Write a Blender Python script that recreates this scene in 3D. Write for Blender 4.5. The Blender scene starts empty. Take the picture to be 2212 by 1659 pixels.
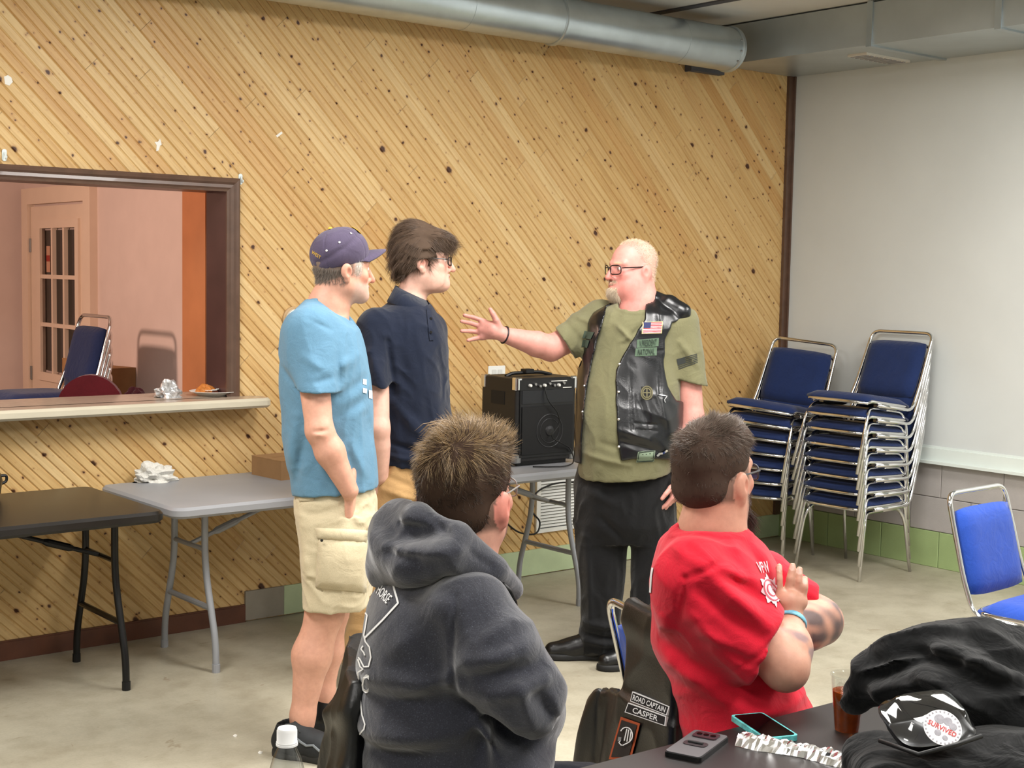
import bpy, bmesh, math, random, time
import numpy as np
from mathutils import Vector, Matrix
from mathutils.bvhtree import BVHTree
T0 = time.time()
rnd = random.Random(7)
scene = bpy.context.scene
COL = scene.collection

# ------------------------------------------------------------------ camera
EYE = np.array([0.0, 0.0, 1.68]); FOC = 3034.7; PCX, PCY = 1106.0, 829.5
YAW, PITCH, ROLL = 0.884, -0.080, 0.018
_F = np.array([math.cos(PITCH)*math.cos(YAW), math.cos(PITCH)*math.sin(YAW), math.sin(PITCH)])
_r = np.array([math.sin(YAW), -math.cos(YAW), 0.0]); _u = np.cross(_r, _F)
_R2 = _r*math.cos(ROLL) + _u*math.sin(ROLL); _U2 = -_r*math.sin(ROLL) + _u*math.cos(ROLL)
ROT = np.array([_R2, _U2, -_F]).T
cam_data = bpy.data.cameras.new('camera'); cam = bpy.data.objects.new('camera', cam_data); COL.objects.link(cam)
cam_data.sensor_fit = 'HORIZONTAL'; cam_data.sensor_width = 36.0; cam_data.lens = FOC/2212*36.0
cam_data.clip_start = 0.05; cam_data.clip_end = 60
m4 = Matrix.Identity(4)
for i in range(3):
    for j in range(3): m4[i][j] = ROT[i, j]
m4.translation = Vector(EYE); cam.matrix_world = m4
scene.camera = cam

# ------------------------------------------------------------------ world, lamps, exposure
w = bpy.data.worlds.new('world'); scene.world = w; w.use_nodes = True
w.node_tree.nodes['Background'].inputs[0].default_value = (0.80, 0.86, 0.95, 1)
w.node_tree.nodes['Background'].inputs[1].default_value = 0.25
def area(name, loc, size, power, color=(1, .97, .92), rot=(0, 0, 0)):
    l = bpy.data.lights.new(name, 'AREA'); l.shape = 'RECTANGLE'; l.size, l.size_y = size
    l.energy = power; l.color = color
    o = bpy.data.objects.new(name, l); COL.objects.link(o); o.location = loc; o.rotation_euler = rot
    return o
LIGHTC = (1, .972, .935)
for i, (x, y, p) in enumerate([(0.9, 3.9, 66), (3.5, 3.2, 84), (5.6, 2.2, 84), (2.6, 0.6, 58), (-0.6, 0.8, 42), (5.2, -0.8, 42)]):
    area('ceiling_lamp_%d_offscreen' % (i+1), (x, y, 3.08), (0.75, 1.5), p*1.3, LIGHTC)
area('back_room_lamp_offscreen', (0.75, 7.35, 2.05), (0.2, 0.2), 46, (1, .64, .48), (0, -1.25, 0))
vs = scene.view_settings; vs.view_transform = 'Standard'; vs.look = 'None'; vs.gamma = 1.0; vs.use_curve_mapping = False
vs.exposure = 0.12

# ------------------------------------------------------------------ pixel geometry (photo frame 2212 x 1659)
def unit(v): v = np.asarray(v, float); return v/np.linalg.norm(v)
def ray(x, y): return unit(ROT@np.array([x-PCX, -(y-PCY), -FOC]))
def dep(x, y, D): return EYE + ROT@(np.array([x-PCX, -(y-PCY), -FOC])/FOC*D)
def lev(x, y, z=0.0): r = ray(x, y); return EYE + (z-EYE[2])/r[2]*r
def on_y(x, y, Y): r = ray(x, y); return EYE + Y/r[1]*r
def on_x(x, y, X): r = ray(x, y); return EYE + X/r[0]*r
VX = np.array([math.sin(YAW), -math.cos(YAW), 0.0]); VY = np.array([math.cos(YAW), math.sin(YAW), 0.0])

# ------------------------------------------------------------------ materials
MAT = {}
def srgb(c):
    if isinstance(c, str):
        c = [int(c[i:i+2], 16)/255 for i in (0, 2, 4)]
    return tuple((v/12.92 if v <= .04045 else ((v+.055)/1.055)**2.4) for v in c) + (1,)
class NT:
    def __init__(s, name):
        s.m = bpy.data.materials.new(name); s.m.use_nodes = True; s.t = s.m.node_tree; s.t.nodes.clear()
        s.out = s.t.nodes.new('ShaderNodeOutputMaterial'); s.b = s.t.nodes.new('ShaderNodeBsdfPrincipled')
        s.t.links.new(s.b.outputs[0], s.out.inputs[0]); s.tc = s.t.nodes.new('ShaderNodeTexCoord')
    def n(s, typ, **kw):
        nd = s.t.nodes.new(typ)
        for k, v in kw.items():
            if k.startswith('i_'):
                key = k[2:]; key = int(key) if key.isdigit() else key.replace('_', ' ')
                nd.inputs[key].default_value = v
            else: setattr(nd, k, v)
        return nd
    def l(s, a, b): s.t.links.new(a, b)
    def noise(s, scale, detail=3, rough=.55, vec=None, dist=0):
        nd = s.n('ShaderNodeTexNoise'); nd.inputs['Scale'].default_value = scale; nd.inputs['Detail'].default_value = detail
        nd.inputs['Roughness'].default_value = rough; nd.inputs['Distortion'].default_value = dist
        s.l(vec if vec is not None else s.tc.outputs['Object'], nd.inputs['Vector']); return nd
    def ramp(s, fac, stops):
        r = s.n('ShaderNodeValToRGB'); e = r.color_ramp.elements
        while len(e) > 1: e.remove(e[-1])
        e[0].position = stops[0][0]; e[0].color = stops[0][1]
        for p, c in stops[1:]:
            x = e.new(p); x.color = c
        s.l(fac, r.inputs[0]); return r
    def mix(s, fac, a, b, typ='MIX'):
        m = s.n('ShaderNodeMix'); m.data_type = 'RGBA'; m.blend_type = typ
        for inp, v in ((m.inputs[0], fac), (m.inputs[6], a), (m.inputs[7], b)):
            if hasattr(v, 'is_linked') or hasattr(v, 'links'): s.l(v, inp)
            else: inp.default_value = v
        return m.outputs[2]
    def bump(s, h, strength=.3, dist=.01):
        b = s.n('ShaderNodeBump'); b.inputs['Strength'].default_value = strength; b.inputs['Distance'].default_value = dist
        s.l(h, b.inputs['Height']); s.l(b.outputs[0], s.b.inputs['Normal']); return b
def P(name, col, rough=.5, metal=0.0, var=.12, vscale=6, bump=0, bscale=60, bdist=.004, spec=.5, coat=0, trans=0, ior=1.45, alpha=1, sheen=0, sss=0):
    if name in MAT: return MAT[name]
    s = NT(name); c = srgb(col) if not (isinstance(col, tuple) and len(col) == 4) else col
    if var:
        nz = s.noise(vscale, 4)
        d = tuple(v*(1-var) for v in c[:3])+(1,); u = tuple(min(1, v*(1+var)) for v in c[:3])+(1,)
        r = s.ramp(nz.outputs[0], [(.3, d), (.7, u)]); s.l(r.outputs[0], s.b.inputs['Base Color'])
    else: s.b.inputs['Base Color'].default_value = c
    s.b.inputs['Roughness'].default_value = rough; s.b.inputs['Metallic'].default_value = metal
    s.b.inputs['Specular IOR Level'].default_value = spec; s.b.inputs['Coat Weight'].default_value = coat
    s.b.inputs['Transmission Weight'].default_value = trans; s.b.inputs['IOR'].default_value = ior
    s.b.inputs['Alpha'].default_value = alpha; s.b.inputs['Sheen Weight'].default_value = sheen
    if sss:
        s.b.inputs['Subsurface Weight'].default_value = sss; s.b.inputs['Subsurface Radius'].default_value = (1, .35, .2); s.b.inputs['Subsurface Scale'].default_value = .008
    if bump:
        nz = s.noise(bscale, 5, .6); s.bump(nz.outputs[0], bump, bdist)
    MAT[name] = s.m; return s.m
def thin_plastic(name, tint=(.97, .98, .98), rough=.04, refl=1.0, base=.05):
    if name in MAT: return MAT[name]
    s = NT(name); s.t.nodes.remove(s.b); tr = s.n('ShaderNodeBsdfTransparent'); tr.inputs[0].default_value = tint+(1,); gl = s.n('ShaderNodeBsdfGlossy'); gl.inputs['Roughness'].default_value = rough
    fr = s.n('ShaderNodeLayerWeight'); fr.inputs[0].default_value = .3; pw = s.n('ShaderNodeMath', operation='POWER'); s.l(fr.outputs['Facing'], pw.inputs[0]); pw.inputs[1].default_value = 2.5; ma = s.n('ShaderNodeMath', operation='MULTIPLY_ADD'); s.l(pw.outputs[0], ma.inputs[0]); ma.inputs[1].default_value = refl*.6; ma.inputs[2].default_value = base
    mx = s.n('ShaderNodeMixShader'); s.l(ma.outputs[0], mx.inputs[0]); s.l(tr.outputs[0], mx.inputs[1]); s.l(gl.outputs[0], mx.inputs[2]); s.l(mx.outputs[0], s.out.inputs[0])
    MAT[name] = s.m; return s.m
def fabric(name, col, weave=900, rough=.9, var=.1, bump=.25, sheen=.15, fold=.22, alt=None):
    if name in MAT: return MAT[name]
    s = NT(name); c = srgb(col)
    a = s.noise(weave, 2, .6); b = s.noise(9, 4)
    d = tuple(v*(1-var) for v in c[:3])+(1,); u = tuple(min(1, v*(1+var)) for v in c[:3])+(1,)
    r = s.ramp(b.outputs[0], [(.3, d), (.7, u)])
    f = s.ramp(a.outputs[0], [(.35, (.72, .72, .72, 1)), (.65, (1.2, 1.2, 1.2, 1))])
    col_ = s.mix(.7, r.outputs[0], f.outputs[0], 'MULTIPLY')
    if alt:
        fl = s.noise(420, 2); fr = s.ramp(fl.outputs[0], [(.62, (0, 0, 0, 1)), (.72, (1, 1, 1, 1))])
        col_ = s.mix(fr.outputs[0], col_, srgb(alt))
    s.l(col_, s.b.inputs['Base Color']); s.b.inputs['Roughness'].default_value = rough
    s.b.inputs['Sheen Weight'].default_value = sheen; s.b.inputs['Specular IOR Level'].default_value = .2
    b1 = s.bump(a.outputs[0], bump, .0015); e = s.noise(16, 3, .5, None, 1.1); b2 = s.n('ShaderNodeBump'); b2.inputs['Strength'].default_value = fold; b2.inputs['Distance'].default_value = .02; s.l(e.outputs[0], b2.inputs['Height']); s.l(b2.outputs[0], b1.inputs['Normal'])
    MAT[name] = s.m; return s.m

# ------------------------------------------------------------------ object helpers
def tag(o, label=None, cat=None, group=None, kind=None):
    if label: o['label'] = label
    if cat: o['category'] = cat
    if group: o['group'] = group
    if kind: o['kind'] = kind
    return o
def empty(name, loc=(0, 0, 0), rz=0.0, label=None, cat=None, group=None, kind=None):
    o = bpy.data.objects.new(name, None); COL.objects.link(o); o.location = tuple(loc); o.rotation_euler = (0, 0, rz)
    o.empty_display_size = .1
    return tag(o, label, cat, group, kind)
def obj(name, verts, faces, mat=None, parent=None, smooth=False, loc=None, mats=None, midx=None):
    me = bpy.data.meshes.new(name); me.from_pydata([tuple(map(float, v)) for v in verts], [], [tuple(map(int, f)) for f in faces])
    if smooth: me.polygons.foreach_set('use_smooth', [True]*len(me.polygons))
    if mats:
        for m_ in mats: me.materials.append(m_)
        if midx is not None: me.polygons.foreach_set('material_index', list(map(int, midx)))
    elif mat: me.materials.append(mat)
    me.update()
    o = bpy.data.objects.new(name, me); COL.objects.link(o)
    if parent: o.parent = parent
    if loc is not None: o.location = tuple(loc)
    return o
class MB:
    """collects simple solids into one mesh"""
    def __init__(s): s.v = []; s.f = []
    def add(s, v, f):
        n = len(s.v); s.v += [tuple(map(float, q)) for q in v]; s.f += [tuple(i+n for i in q) for q in f]; return s
    def box(s, lo, hi, M=None):
        (a, b, c), (d, e, g) = lo, hi
        v = [(a, b, c), (d, b, c), (d, e, c), (a, e, c), (a, b, g), (d, b, g), (d, e, g), (a, e, g)]
        if M is not None: v = [tuple(M@Vector(q)) for q in v]
        return s.add(v, [(0, 3, 2, 1), (4, 5, 6, 7), (0, 1, 5, 4), (1, 2, 6, 5), (2, 3, 7, 6), (3, 0, 4, 7)])
    def rbox(s, lo, hi, r, seg=3, M=None):
        """box with rounded vertical edges and chamfered rims"""
        (a, b, c), (d, e, g) = lo, hi; prof = []
        for (cx, cy, a0) in ((d-r, e-r, 0), (a+r, e-r, 90), (a+r, b+r, 180), (d-r, b+r, 270)):
            for k in range(seg+1):
                t = math.radians(a0+90*k/seg); prof.append((cx, cy, math.cos(t), math.sin(t)))
        n = len(prof); e_ = min(.35*r, .25*(g-c)); V = []; Fc = []
        for z, ins in ((c, e_), (c+e_, 0), (g-e_, 0), (g, e_)):
            V += [(px+(r-ins)*ux, py_+(r-ins)*uy, z) for px, py_, ux, uy in prof]
        for k in range(3):
            for i in range(n):
                j = (i+1) % n; Fc.append((k*n+i, k*n+j, (k+1)*n+j, (k+1)*n+i))
        Fc.append(tuple(range(n-1, -1, -1))); Fc.append(tuple(range(3*n, 4*n)))
        if M is not None: V = [tuple(M@Vector(q)) for q in V]
        return s.add(V, Fc)
    def tube(s, pts, r, seg=10, closed=False, caps=True):
        pts = [np.array(p, float) for p in pts]; n = len(pts); rr = r if hasattr(r, '__len__') else [r]*n
        tang = []
        for i in range(n):
            a = pts[(i-1) % n] if (closed or i > 0) else pts[i]; b = pts[(i+1) % n] if (closed or i < n-1) else pts[i]
            tang.append(unit(b-a))
        ref = np.array([0, 0, 1.0]) if abs(tang[0][2]) < .9 else np.array([1.0, 0, 0])
        nn = unit(np.cross(tang[0], ref)); V = []; Fc = []
        for i in range(n):
            nn = unit(nn - tang[i]*np.dot(nn, tang[i])); bb = np.cross(tang[i], nn)
            for k in range(seg):
                t = 2*math.pi*k/seg; V.append(pts[i]+rr[i]*(nn*math.cos(t)+bb*math.sin(t)))
        for i in range(n if closed else n-1):
            j = (i+1) % n
            for k in range(seg):
                l = (k+1) % seg; Fc.append((i*seg+k, i*seg+l, j*seg+l, j*seg+k))
        if caps and not closed:
            Fc.append(tuple(range(seg-1, -1, -1))); Fc.append(tuple(range((n-1)*seg, n*seg)))
        return s.add(V, Fc)
    def lathe(s, prof, seg=24, M=None, caps=True):
        V = []; Fc = []; n = len(prof)
        for r, z in prof:
            for k in range(seg):
                t = 2*math.pi*k/seg; V.append((r*math.cos(t), r*math.sin(t), z))
        for i in range(n-1):
            for k in range(seg):
                l = (k+1) % seg; Fc.append((i*seg+k, i*seg+l, (i+1)*seg+l, (i+1)*seg+k))
        if caps:
            Fc.append(tuple(range(seg-1, -1, -1))); Fc.append(tuple(range((n-1)*seg, n*seg)))
        if M is not None: V = [tuple(M@Vector(q)) for q in V]
        return s.add(V, Fc)
    def prism(s, poly, z0, z1, M=None):
        n = len(poly); V = [(x, y, z0) for x, y in poly]+[(x, y, z1) for x, y in poly]
        Fc = [tuple(range(n-1, -1, -1)), tuple(range(n, 2*n))]+[(i, (i+1) % n, n+(i+1) % n, n+i) for i in range(n)]
        if M is not None: V = [tuple(M@Vector(q)) for q in V]
        return s.add(V, Fc)
    def build(s, name, mat, parent=None, smooth=False, loc=None):
        o = obj(name, s.v, s.f, mat, parent, smooth, loc)
        if smooth == 'auto':
            me = o.data; me.polygons.foreach_set('use_smooth', [True]*len(me.polygons))
            try: me.set_sharp_from_angle(angle=math.radians(40))
            except Exception: pass
        return o
def fillet(pts, r, seg=5):
    pts = [np.array(p, float) for p in pts]; out = [pts[0]]
    for i in range(1, len(pts)-1):
        p = pts[i]; a = pts[i-1]-p; b = pts[i+1]-p; la, lb = np.linalg.norm(a), np.linalg.norm(b); d = min(r, la*.48, lb*.48)
        A = p+a/la*d; B = p+b/lb*d
        for k in range(seg+1):
            t = k/seg; out.append((1-t)**2*A+2*t*(1-t)*p+t*t*B)
    out.append(pts[-1]); return out
def copy_tree(o, parent=None):
    c = o.copy(); COL.objects.link(c); c.parent = parent
    for ch in o.children: copy_tree(ch, c)
    return c
def frameM(origin, x, y, z=None):
    x = Vector(x).normalized(); y = Vector(y); z = x.cross(y).normalized() if z is None else Vector(z).normalized(); y = z.cross(x)
    M = Matrix.Identity(4)
    for i in range(3): M[i][0] = x[i]; M[i][1] = y[i]; M[i][2] = z[i]; M[i][3] = origin[i]
    return M
# ------------------------------------------------------------------ materials of the place
WY, RX, CZ = 5.866, 7.057, 3.17
def wood_planks():
    s = NT('pine_planks'); oi = s.n('ShaderNodeObjectInfo')
    mp = s.n('ShaderNodeMapping'); mp.inputs['Scale'].default_value = (1, 1, 1); s.l(s.tc.outputs['Object'], mp.inputs[0])
    off = s.n('ShaderNodeVectorMath', operation='SCALE'); cx = s.n('ShaderNodeCombineXYZ'); s.l(oi.outputs['Random'], cx.inputs[0]); s.l(oi.outputs['Random'], cx.inputs[2])
    s.l(cx.outputs[0], off.inputs[0]); off.inputs['Scale'].default_value = 37.0
    ad = s.n('ShaderNodeVectorMath', operation='ADD'); s.l(mp.outputs[0], ad.inputs[0]); s.l(off.outputs[0], ad.inputs[1]); vec = ad.outputs[0]
    st = s.n('ShaderNodeVectorMath', operation='MULTIPLY'); s.l(vec, st.inputs[0]); st.inputs[1].default_value = (1.2, 26, 26)
    g = s.noise(2.2, 4, .6, st.outputs[0], .6); g2 = s.noise(7, 3, .6, st.outputs[0])
    base = s.ramp(oi.outputs['Random'], [(0, srgb((.805, .67, .455))), (.3, srgb((.825, .70, .49))), (.6, srgb((.785, .64, .42))), (.85, srgb((.845, .73, .53))), (1, srgb((.775, .615, .395)))])
    gr = s.ramp(g.outputs[0], [(.3, (.80, .72, .62, 1)), (.55, (1, 1, 1, 1)), (.8, (1.06, 1.05, 1.02, 1))])
    c = s.mix(.8, base.outputs[0], gr.outputs[0], 'MULTIPLY')
    gf = s.ramp(g2.outputs[0], [(.3, (.88, .85, .8, 1)), (.6, (1, 1, 1, 1))]); c = s.mix(.6, c, gf.outputs[0], 'MULTIPLY')
    # knots, large and small
    for scale, lim, soft, gate, sx in ((9.0, .075, .03, .62, .8), (19.0, .085, .05, .55, .85), (4.0, .05, .018, .6, .75)):
        k = s.n('ShaderNodeVectorMath', operation='MULTIPLY'); s.l(vec, k.inputs[0]); k.inputs[1].default_value = (sx, 1, 1)
        wob = s.noise(40, 2, .5, vec); wm = s.n('ShaderNodeVectorMath', operation='SCALE'); s.l(wob.outputs[1], wm.inputs[0]); wm.inputs['Scale'].default_value = .012
        k2 = s.n('ShaderNodeVectorMath', operation='ADD'); s.l(k.outputs[0], k2.inputs[0]); s.l(wm.outputs[0], k2.inputs[1])
        v = s.n('ShaderNodeTexVoronoi'); v.voronoi_dimensions = '2D'; v.inputs['Scale'].default_value = scale; s.l(k2.outputs[0], v.inputs['Vector'])
        sep = s.n('ShaderNodeSeparateColor'); s.l(v.outputs['Color'], sep.inputs[0])
        rad = s.n('ShaderNodeMapRange'); s.l(sep.outputs[0], rad.inputs[0]); rad.inputs[1].default_value = gate; rad.inputs[2].default_value = 1; rad.inputs[3].default_value = -.06; rad.inputs[4].default_value = lim
        df = s.n('ShaderNodeMath', operation='SUBTRACT'); s.l(rad.outputs[0], df.inputs[0]); s.l(v.outputs['Distance'], df.inputs[1])
        mk = s.n('ShaderNodeMapRange'); s.l(df.outputs[0], mk.inputs[0]); mk.inputs[1].default_value = -soft; mk.inputs[2].default_value = soft*.5
        halo = s.n('ShaderNodeMapRange'); s.l(df.outputs[0], halo.inputs[0]); halo.inputs[1].default_value = -soft*3.5; halo.inputs[2].default_value = 0; halo.inputs[4].default_value = .38
        c = s.mix(halo.outputs[0], c, srgb((.62, .40, .22))); c = s.mix(mk.outputs[0], c, srgb((.27, .155, .095)))
    s.l(c, s.b.inputs['Base Color']); s.b.inputs['Roughness'].default_value = .42; s.b.inputs['Specular IOR Level'].default_value = .35
    s.bump(g2.outputs[0], .08, .002); return s.m
def concrete():
    s = NT('concrete_floor'); a = s.noise(1.1, 5, .6); b = s.noise(7, 6, .65); d = s.noise(90, 3, .7)
    r = s.ramp(a.outputs[0], [(.3, srgb((.565, .535, .465))), (.5, srgb((.655, .63, .56))), (.72, srgb((.72, .70, .63)))])
    r2 = s.ramp(b.outputs[0], [(.32, (.78, .76, .72, 1)), (.55, (1, 1, 1, 1)), (.75, (1.08, 1.08, 1.06, 1))]); c = s.mix(.8, r.outputs[0], r2.outputs[0], 'MULTIPLY')
    r3 = s.ramp(d.outputs[0], [(.35, (.9, .9, .88, 1)), (.6, (1.04, 1.04, 1.03, 1))]); c = s.mix(.6, c, r3.outputs[0], 'MULTIPLY')
    st = s.n('ShaderNodeVectorMath', operation='MULTIPLY'); s.l(s.tc.outputs['Object'], st.inputs[0]); st.inputs[1].default_value = (1.0, 1.6, 1)
    e = s.noise(2.6, 4, .75, st.outputs[0], 1.2); er = s.ramp(e.outputs[0], [(.63, (0, 0, 0, 1)), (.70, (.55, .55, .55, 1))]); c = s.mix(er.outputs[0], c, srgb((.50, .44, .35)))
    f = s.noise(11, 3, .7, st.outputs[0], .8); fr = s.ramp(f.outputs[0], [(.70, (0, 0, 0, 1)), (.76, (.6, .6, .6, 1))]); c = s.mix(fr.outputs[0], c, srgb((.46, .38, .28)))
    s.l(c, s.b.inputs['Base Color']); s.b.inputs['Roughness'].default_value = .40; s.b.inputs['Specular IOR Level'].default_value = .35
    s.bump(b.outputs[0], .12, .003); return s.m
M_PINE = wood_planks(); M_FLOOR = concrete()
M_WHITEWALL = P('painted_white_panel', (.80, .815, .81), .38, var=.03, vscale=2)
M_GREYBLOCK = P('painted_grey_block', (.66, .64, .63), .55, var=.05, bump=.25, bscale=120)
M_GREEN = P('painted_green_block', (.60, .68, .47), .5, var=.06, bump=.25, bscale=120)
M_PALEGREEN = P('pale_green_paint', (.71, .77, .62), .5, var=.06, vscale=12)
M_TAUPE = P('taupe_paint', (.56, .53, .48), .55, var=.08, vscale=12)
M_BROWN = P('brown_baseboard', (.36, .215, .15), .45, var=.2, vscale=10)
M_DARKWOOD = P('dark_walnut_trim', (.36, .27, .22), .32, var=.16, vscale=14, coat=.15)
M_JAMB = P('dark_jamb', (.29, .20, .19), .35, var=.15)
M_ORANGEWOOD = P('orange_stained_wood', (.72, .47, .30), .45, var=.12, vscale=3)
M_ROOMPAINT = P('back_room_paint', (.86, .80, .78), .6, var=.03)
M_DOORPAINT = P('cream_door_paint', (.90, .83, .76), .42, var=.03)
M_CEIL = P('ceiling_board', (.80, .80, .79), .7, var=.05, vscale=1.5, bump=.1, bscale=300)
M_SEAM = P('dark_seam', (.30, .30, .32), .7, var=.1)
M_TRAY = P('white_rail', (.84, .87, .85), .35, var=.02)
M_COUNTER = P('counter_laminate', (.66, .60, .53), .22, var=.08, vscale=40, spec=.5)
M_COUNTEREDGE = P('counter_edge', (.77, .74, .66), .4, var=.05)
M_GALV = P('galvanised_steel', (.72, .76, .78), .28, .75, var=.10, vscale=5)
M_GALVFLAT = P('galvanised_panel', (.72, .75, .76), .36, .6, var=.08, vscale=3)
M_CHROME = P('chrome', (.86, .86, .86), .10, 1.0, var=0)
M_STEEL = P('brushed_steel', (.62, .62, .62), .35, 1.0, var=0)
M_DARKGLASS = P('dark_glass', (.05, .05, .05), .06, var=0, spec=.6)
M_BLACKPL = P('black_plastic', (.055, .055, .06), .45, var=.1)
M_BLACKVINYL = P('black_vinyl', (.085, .08, .08), .5, var=.12, bump=.4, bscale=500, bdist=.001)
M_WHITEPL = P('white_plastic', (.88, .88, .86), .35, var=.02)
M_GREYPL = P('grey_table_plastic', (.58, .585, .60), .42, var=.03, bump=.15, bscale=700, bdist=.0008)
M_GREYMETAL = P('grey_painted_metal', (.60, .61, .63), .35, .2, var=.04)
M_BLACKMETAL = P('black_painted_metal', (.06, .06, .062), .28, .1, var=.05)

# ------------------------------------------------------------------ floor, ceiling, plain walls
tag(MB().box((-2.6, -2.6, -.12), (RX+.25, 11.0, 0)).build('floor', M_FLOOR), kind='structure', label='worn stained beige concrete floor slab')
ceil = tag(MB().box((-2.6, -2.6, CZ), (RX+.25, WY+.1, CZ+.1)).build('ceiling', M_CEIL), kind='structure', label='pale grey ceiling boards with dark seams')
for x in (5.80, 4.58, 3.36, 2.14, .92): MB().box((x-.03, -2.6, CZ-.008), (x+.03, WY, CZ+.002)).build('seam', M_SEAM, ceil)
tag(MB().box((-2.7, -2.6, 0), (-2.6, WY+.1, CZ)).build('wall_left', M_WHITEWALL), kind='structure')
tag(MB().box((-2.6, -2.7, 0), (RX+.2, -2.6, CZ)).build('wall_front', M_WHITEWALL), kind='structure')

# ------------------------------------------------------------------ pine wall with the serving opening
OX0, OX1, OZ0, OZ1 = .80, 3.115, 1.03, 2.045
wallb = MB()
for lo, hi in (((OX1, WY+.018, 0), (RX+.2, WY+.13, CZ)), ((-2.6, WY+.018, OZ1), (OX1, WY+.13, CZ)), ((-2.6, WY+.018, 0), (OX1, WY+.13, OZ0)), ((-2.6, WY+.018, OZ0), (OX0, WY+.13, OZ1))):
    wallb.box(lo, hi)
wall_back = tag(wallb.build('wall_back', M_ROOMPAINT), kind='structure', label='knotty pine wall of diagonal tongue and groove boards')
def clip(poly, nx, nz, c):
    out = []
    for i in range(len(poly)):
        a, b = poly[i], poly[(i+1) % len(poly)]; da, db = nx*a[0]+nz*a[1]-c, nx*b[0]+nz*b[1]-c
        if da >= 0: out.append(a)
        if (da >= 0) != (db >= 0):
            t = da/(da-db); out.append((a[0]+(b[0]-a[0])*t, a[1]+(b[1]-a[1])*t))
    return out
S2 = math.sqrt(.5); PW = .0788; rp = random.Random(3)
XA, XB = -1.2, RX
PROF = [(0, -.0062), (.0055, 0), (PW/2-.0055, 0), (PW/2-.001, -.0052), (PW/2+.001, -.0052), (PW/2+.0055, 0), (PW-.0055, 0), (PW, -.0062)]
REG = [[(1, 0, OX1), (-1, 0, -XB)], [(-1, 0, -OX1), (0, 1, OZ1), (1, 0, XA)], [(-1, 0, -OX1), (0, -1, -OZ0), (1, 0, XA)], [(-1, 0, -OX0), (0, 1, OZ0), (0, -1, -OZ1), (1, 0, XA)]]
# along a=(1,-1)/sqrt2 (X,Z), across b=(1,1)/sqrt2
v0 = XA*S2
nb = int(((XB+CZ)*S2-v0)/PW)+1
for ib in range(nb):
    va = v0+ib*PW; u = (XA-CZ)*S2-rp.uniform(0, 2.4); U1 = XB*S2+.1
    while u < U1:
        ln = rp.uniform(1.7, 3.4); ua, ub = u+.0006, u+ln-.0006; u += ln
        comp = []
        for reg in REG:
            st = []
            for (q0, d0), (q1, d1) in zip(PROF[:-1], PROF[1:]):
                poly = [((uu+va+vv)*S2, (va+vv-uu)*S2) for uu, vv in ((ua, q0), (ub, q0), (ub, q1), (ua, q1))]
                for nx, nz, c in reg+[(0, 1, 0), (0, -1, -CZ)]:
                    poly = clip(poly, nx, nz, c)
                    if len(poly) < 3: break
                if len(poly) >= 3: st.append((poly, q0, d0, q1, d1))
            comp.append(st)
        vm = va+PW/2; zR = vm/S2-OX1; zL = vm/S2-OX0
        groups = []
        def join(a, b, ok):
            if ok and comp[a] and comp[b]:
                ga = next((g for g in groups if a in g), None) or {a}; gb = next((g for g in groups if b in g), None) or {b}
                for g in (ga, gb):
                    if g in groups: groups.remove(g)
                groups.append(ga | gb)
        for k in range(4):
            if comp[k]: groups.append({k})
        join(0, 1, zR > OZ1-.06); join(0, 2, zR < OZ0+.06); join(1, 3, zL >= OZ1-.06); join(3, 2, zL <= OZ0+.06)
        for g in groups:
            sts = [t for k in g for t in comp[k]]; allp = [p for t in sts for p in t[0]]
            cxm = sum(p[0] for p in allp)/len(allp); czm = sum(p[1] for p in allp)/len(allp)
            xs = [p[0] for p in allp]
            if max(xs)-min(xs) < .02: continue
            V = []; Fc = []
            for poly, q0, d0, q1, d1 in sts:
                idx = []
                for X_, Z_ in poly:
                    vv = (X_+Z_)*S2-va; dd = d0+(d1-d0)*(vv-q0)/(q1-q0)
                    V.append((((X_-cxm)-(Z_-czm))*S2, ((X_-cxm)+(Z_-czm))*S2, dd)); idx.append(len(V)-1)
                Fc.append(idx)
            o = obj('plank', V, Fc, M_PINE, wall_back)
            o.matrix_world = frameM((cxm, WY, czm), (S2, 0, -S2), (S2, 0, S2))
# serving opening: casing, jambs
cas = MB()
def casing(mb, p0, p1, inward, wid=.062):
    """moulded strip from p0 to p1 (X,Z), profile across 'inward'"""
    d = unit(np.array(p1, float)-np.array(p0, float)); inn = np.array(inward, float)
    prof = [(0, 0), (0, .022), (.008, .027), (.020, .024), (.030, .016), (.044, .018), (.052, .012), (.062, .010), (.062, 0)]
    V = []; n = len(prof)
    for p, s_ in ((np.array(p0, float), -1), (np.array(p1, float), 1)):
        for q, h in prof:
            e = p+inn*q-d*s_*q*1.0; V.append((e[0], WY-h, e[1]))
    Fc = [(i, (i+1) % n, n+(i+1) % n, n+i) for i in range(n)]+[tuple(range(n)), tuple(range(2*n-1, n-1, -1))]
    mb.add(V, Fc)
casing(cas, (OX0-.03, 2.083), (3.153, 2.083), (0, -1)); casing(cas, (3.153, 2.083), (3.153, 1.02), (-1, 0)); casing(cas, (OX0-.03, 1.02), (OX0-.03, 2.083), (1, 0))
tr = tag(cas.build('trim_1', M_DARKWOOD, smooth=False), kind='structure', label='dark brown moulded casing around the serving opening')
tag(MB().box((3.095, WY-.001, OZ0), (3.12, WY+.20, 2.03)).box((OX0-.005, WY-.001, OZ0), (OX0+.02, WY+.20, 2.03)).box((OX0, WY-.001, 2.022), (3.12, WY+.20, 2.047)).build('trim_2', M_JAMB), kind='structure', label='dark jamb lining the serving opening')
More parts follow.
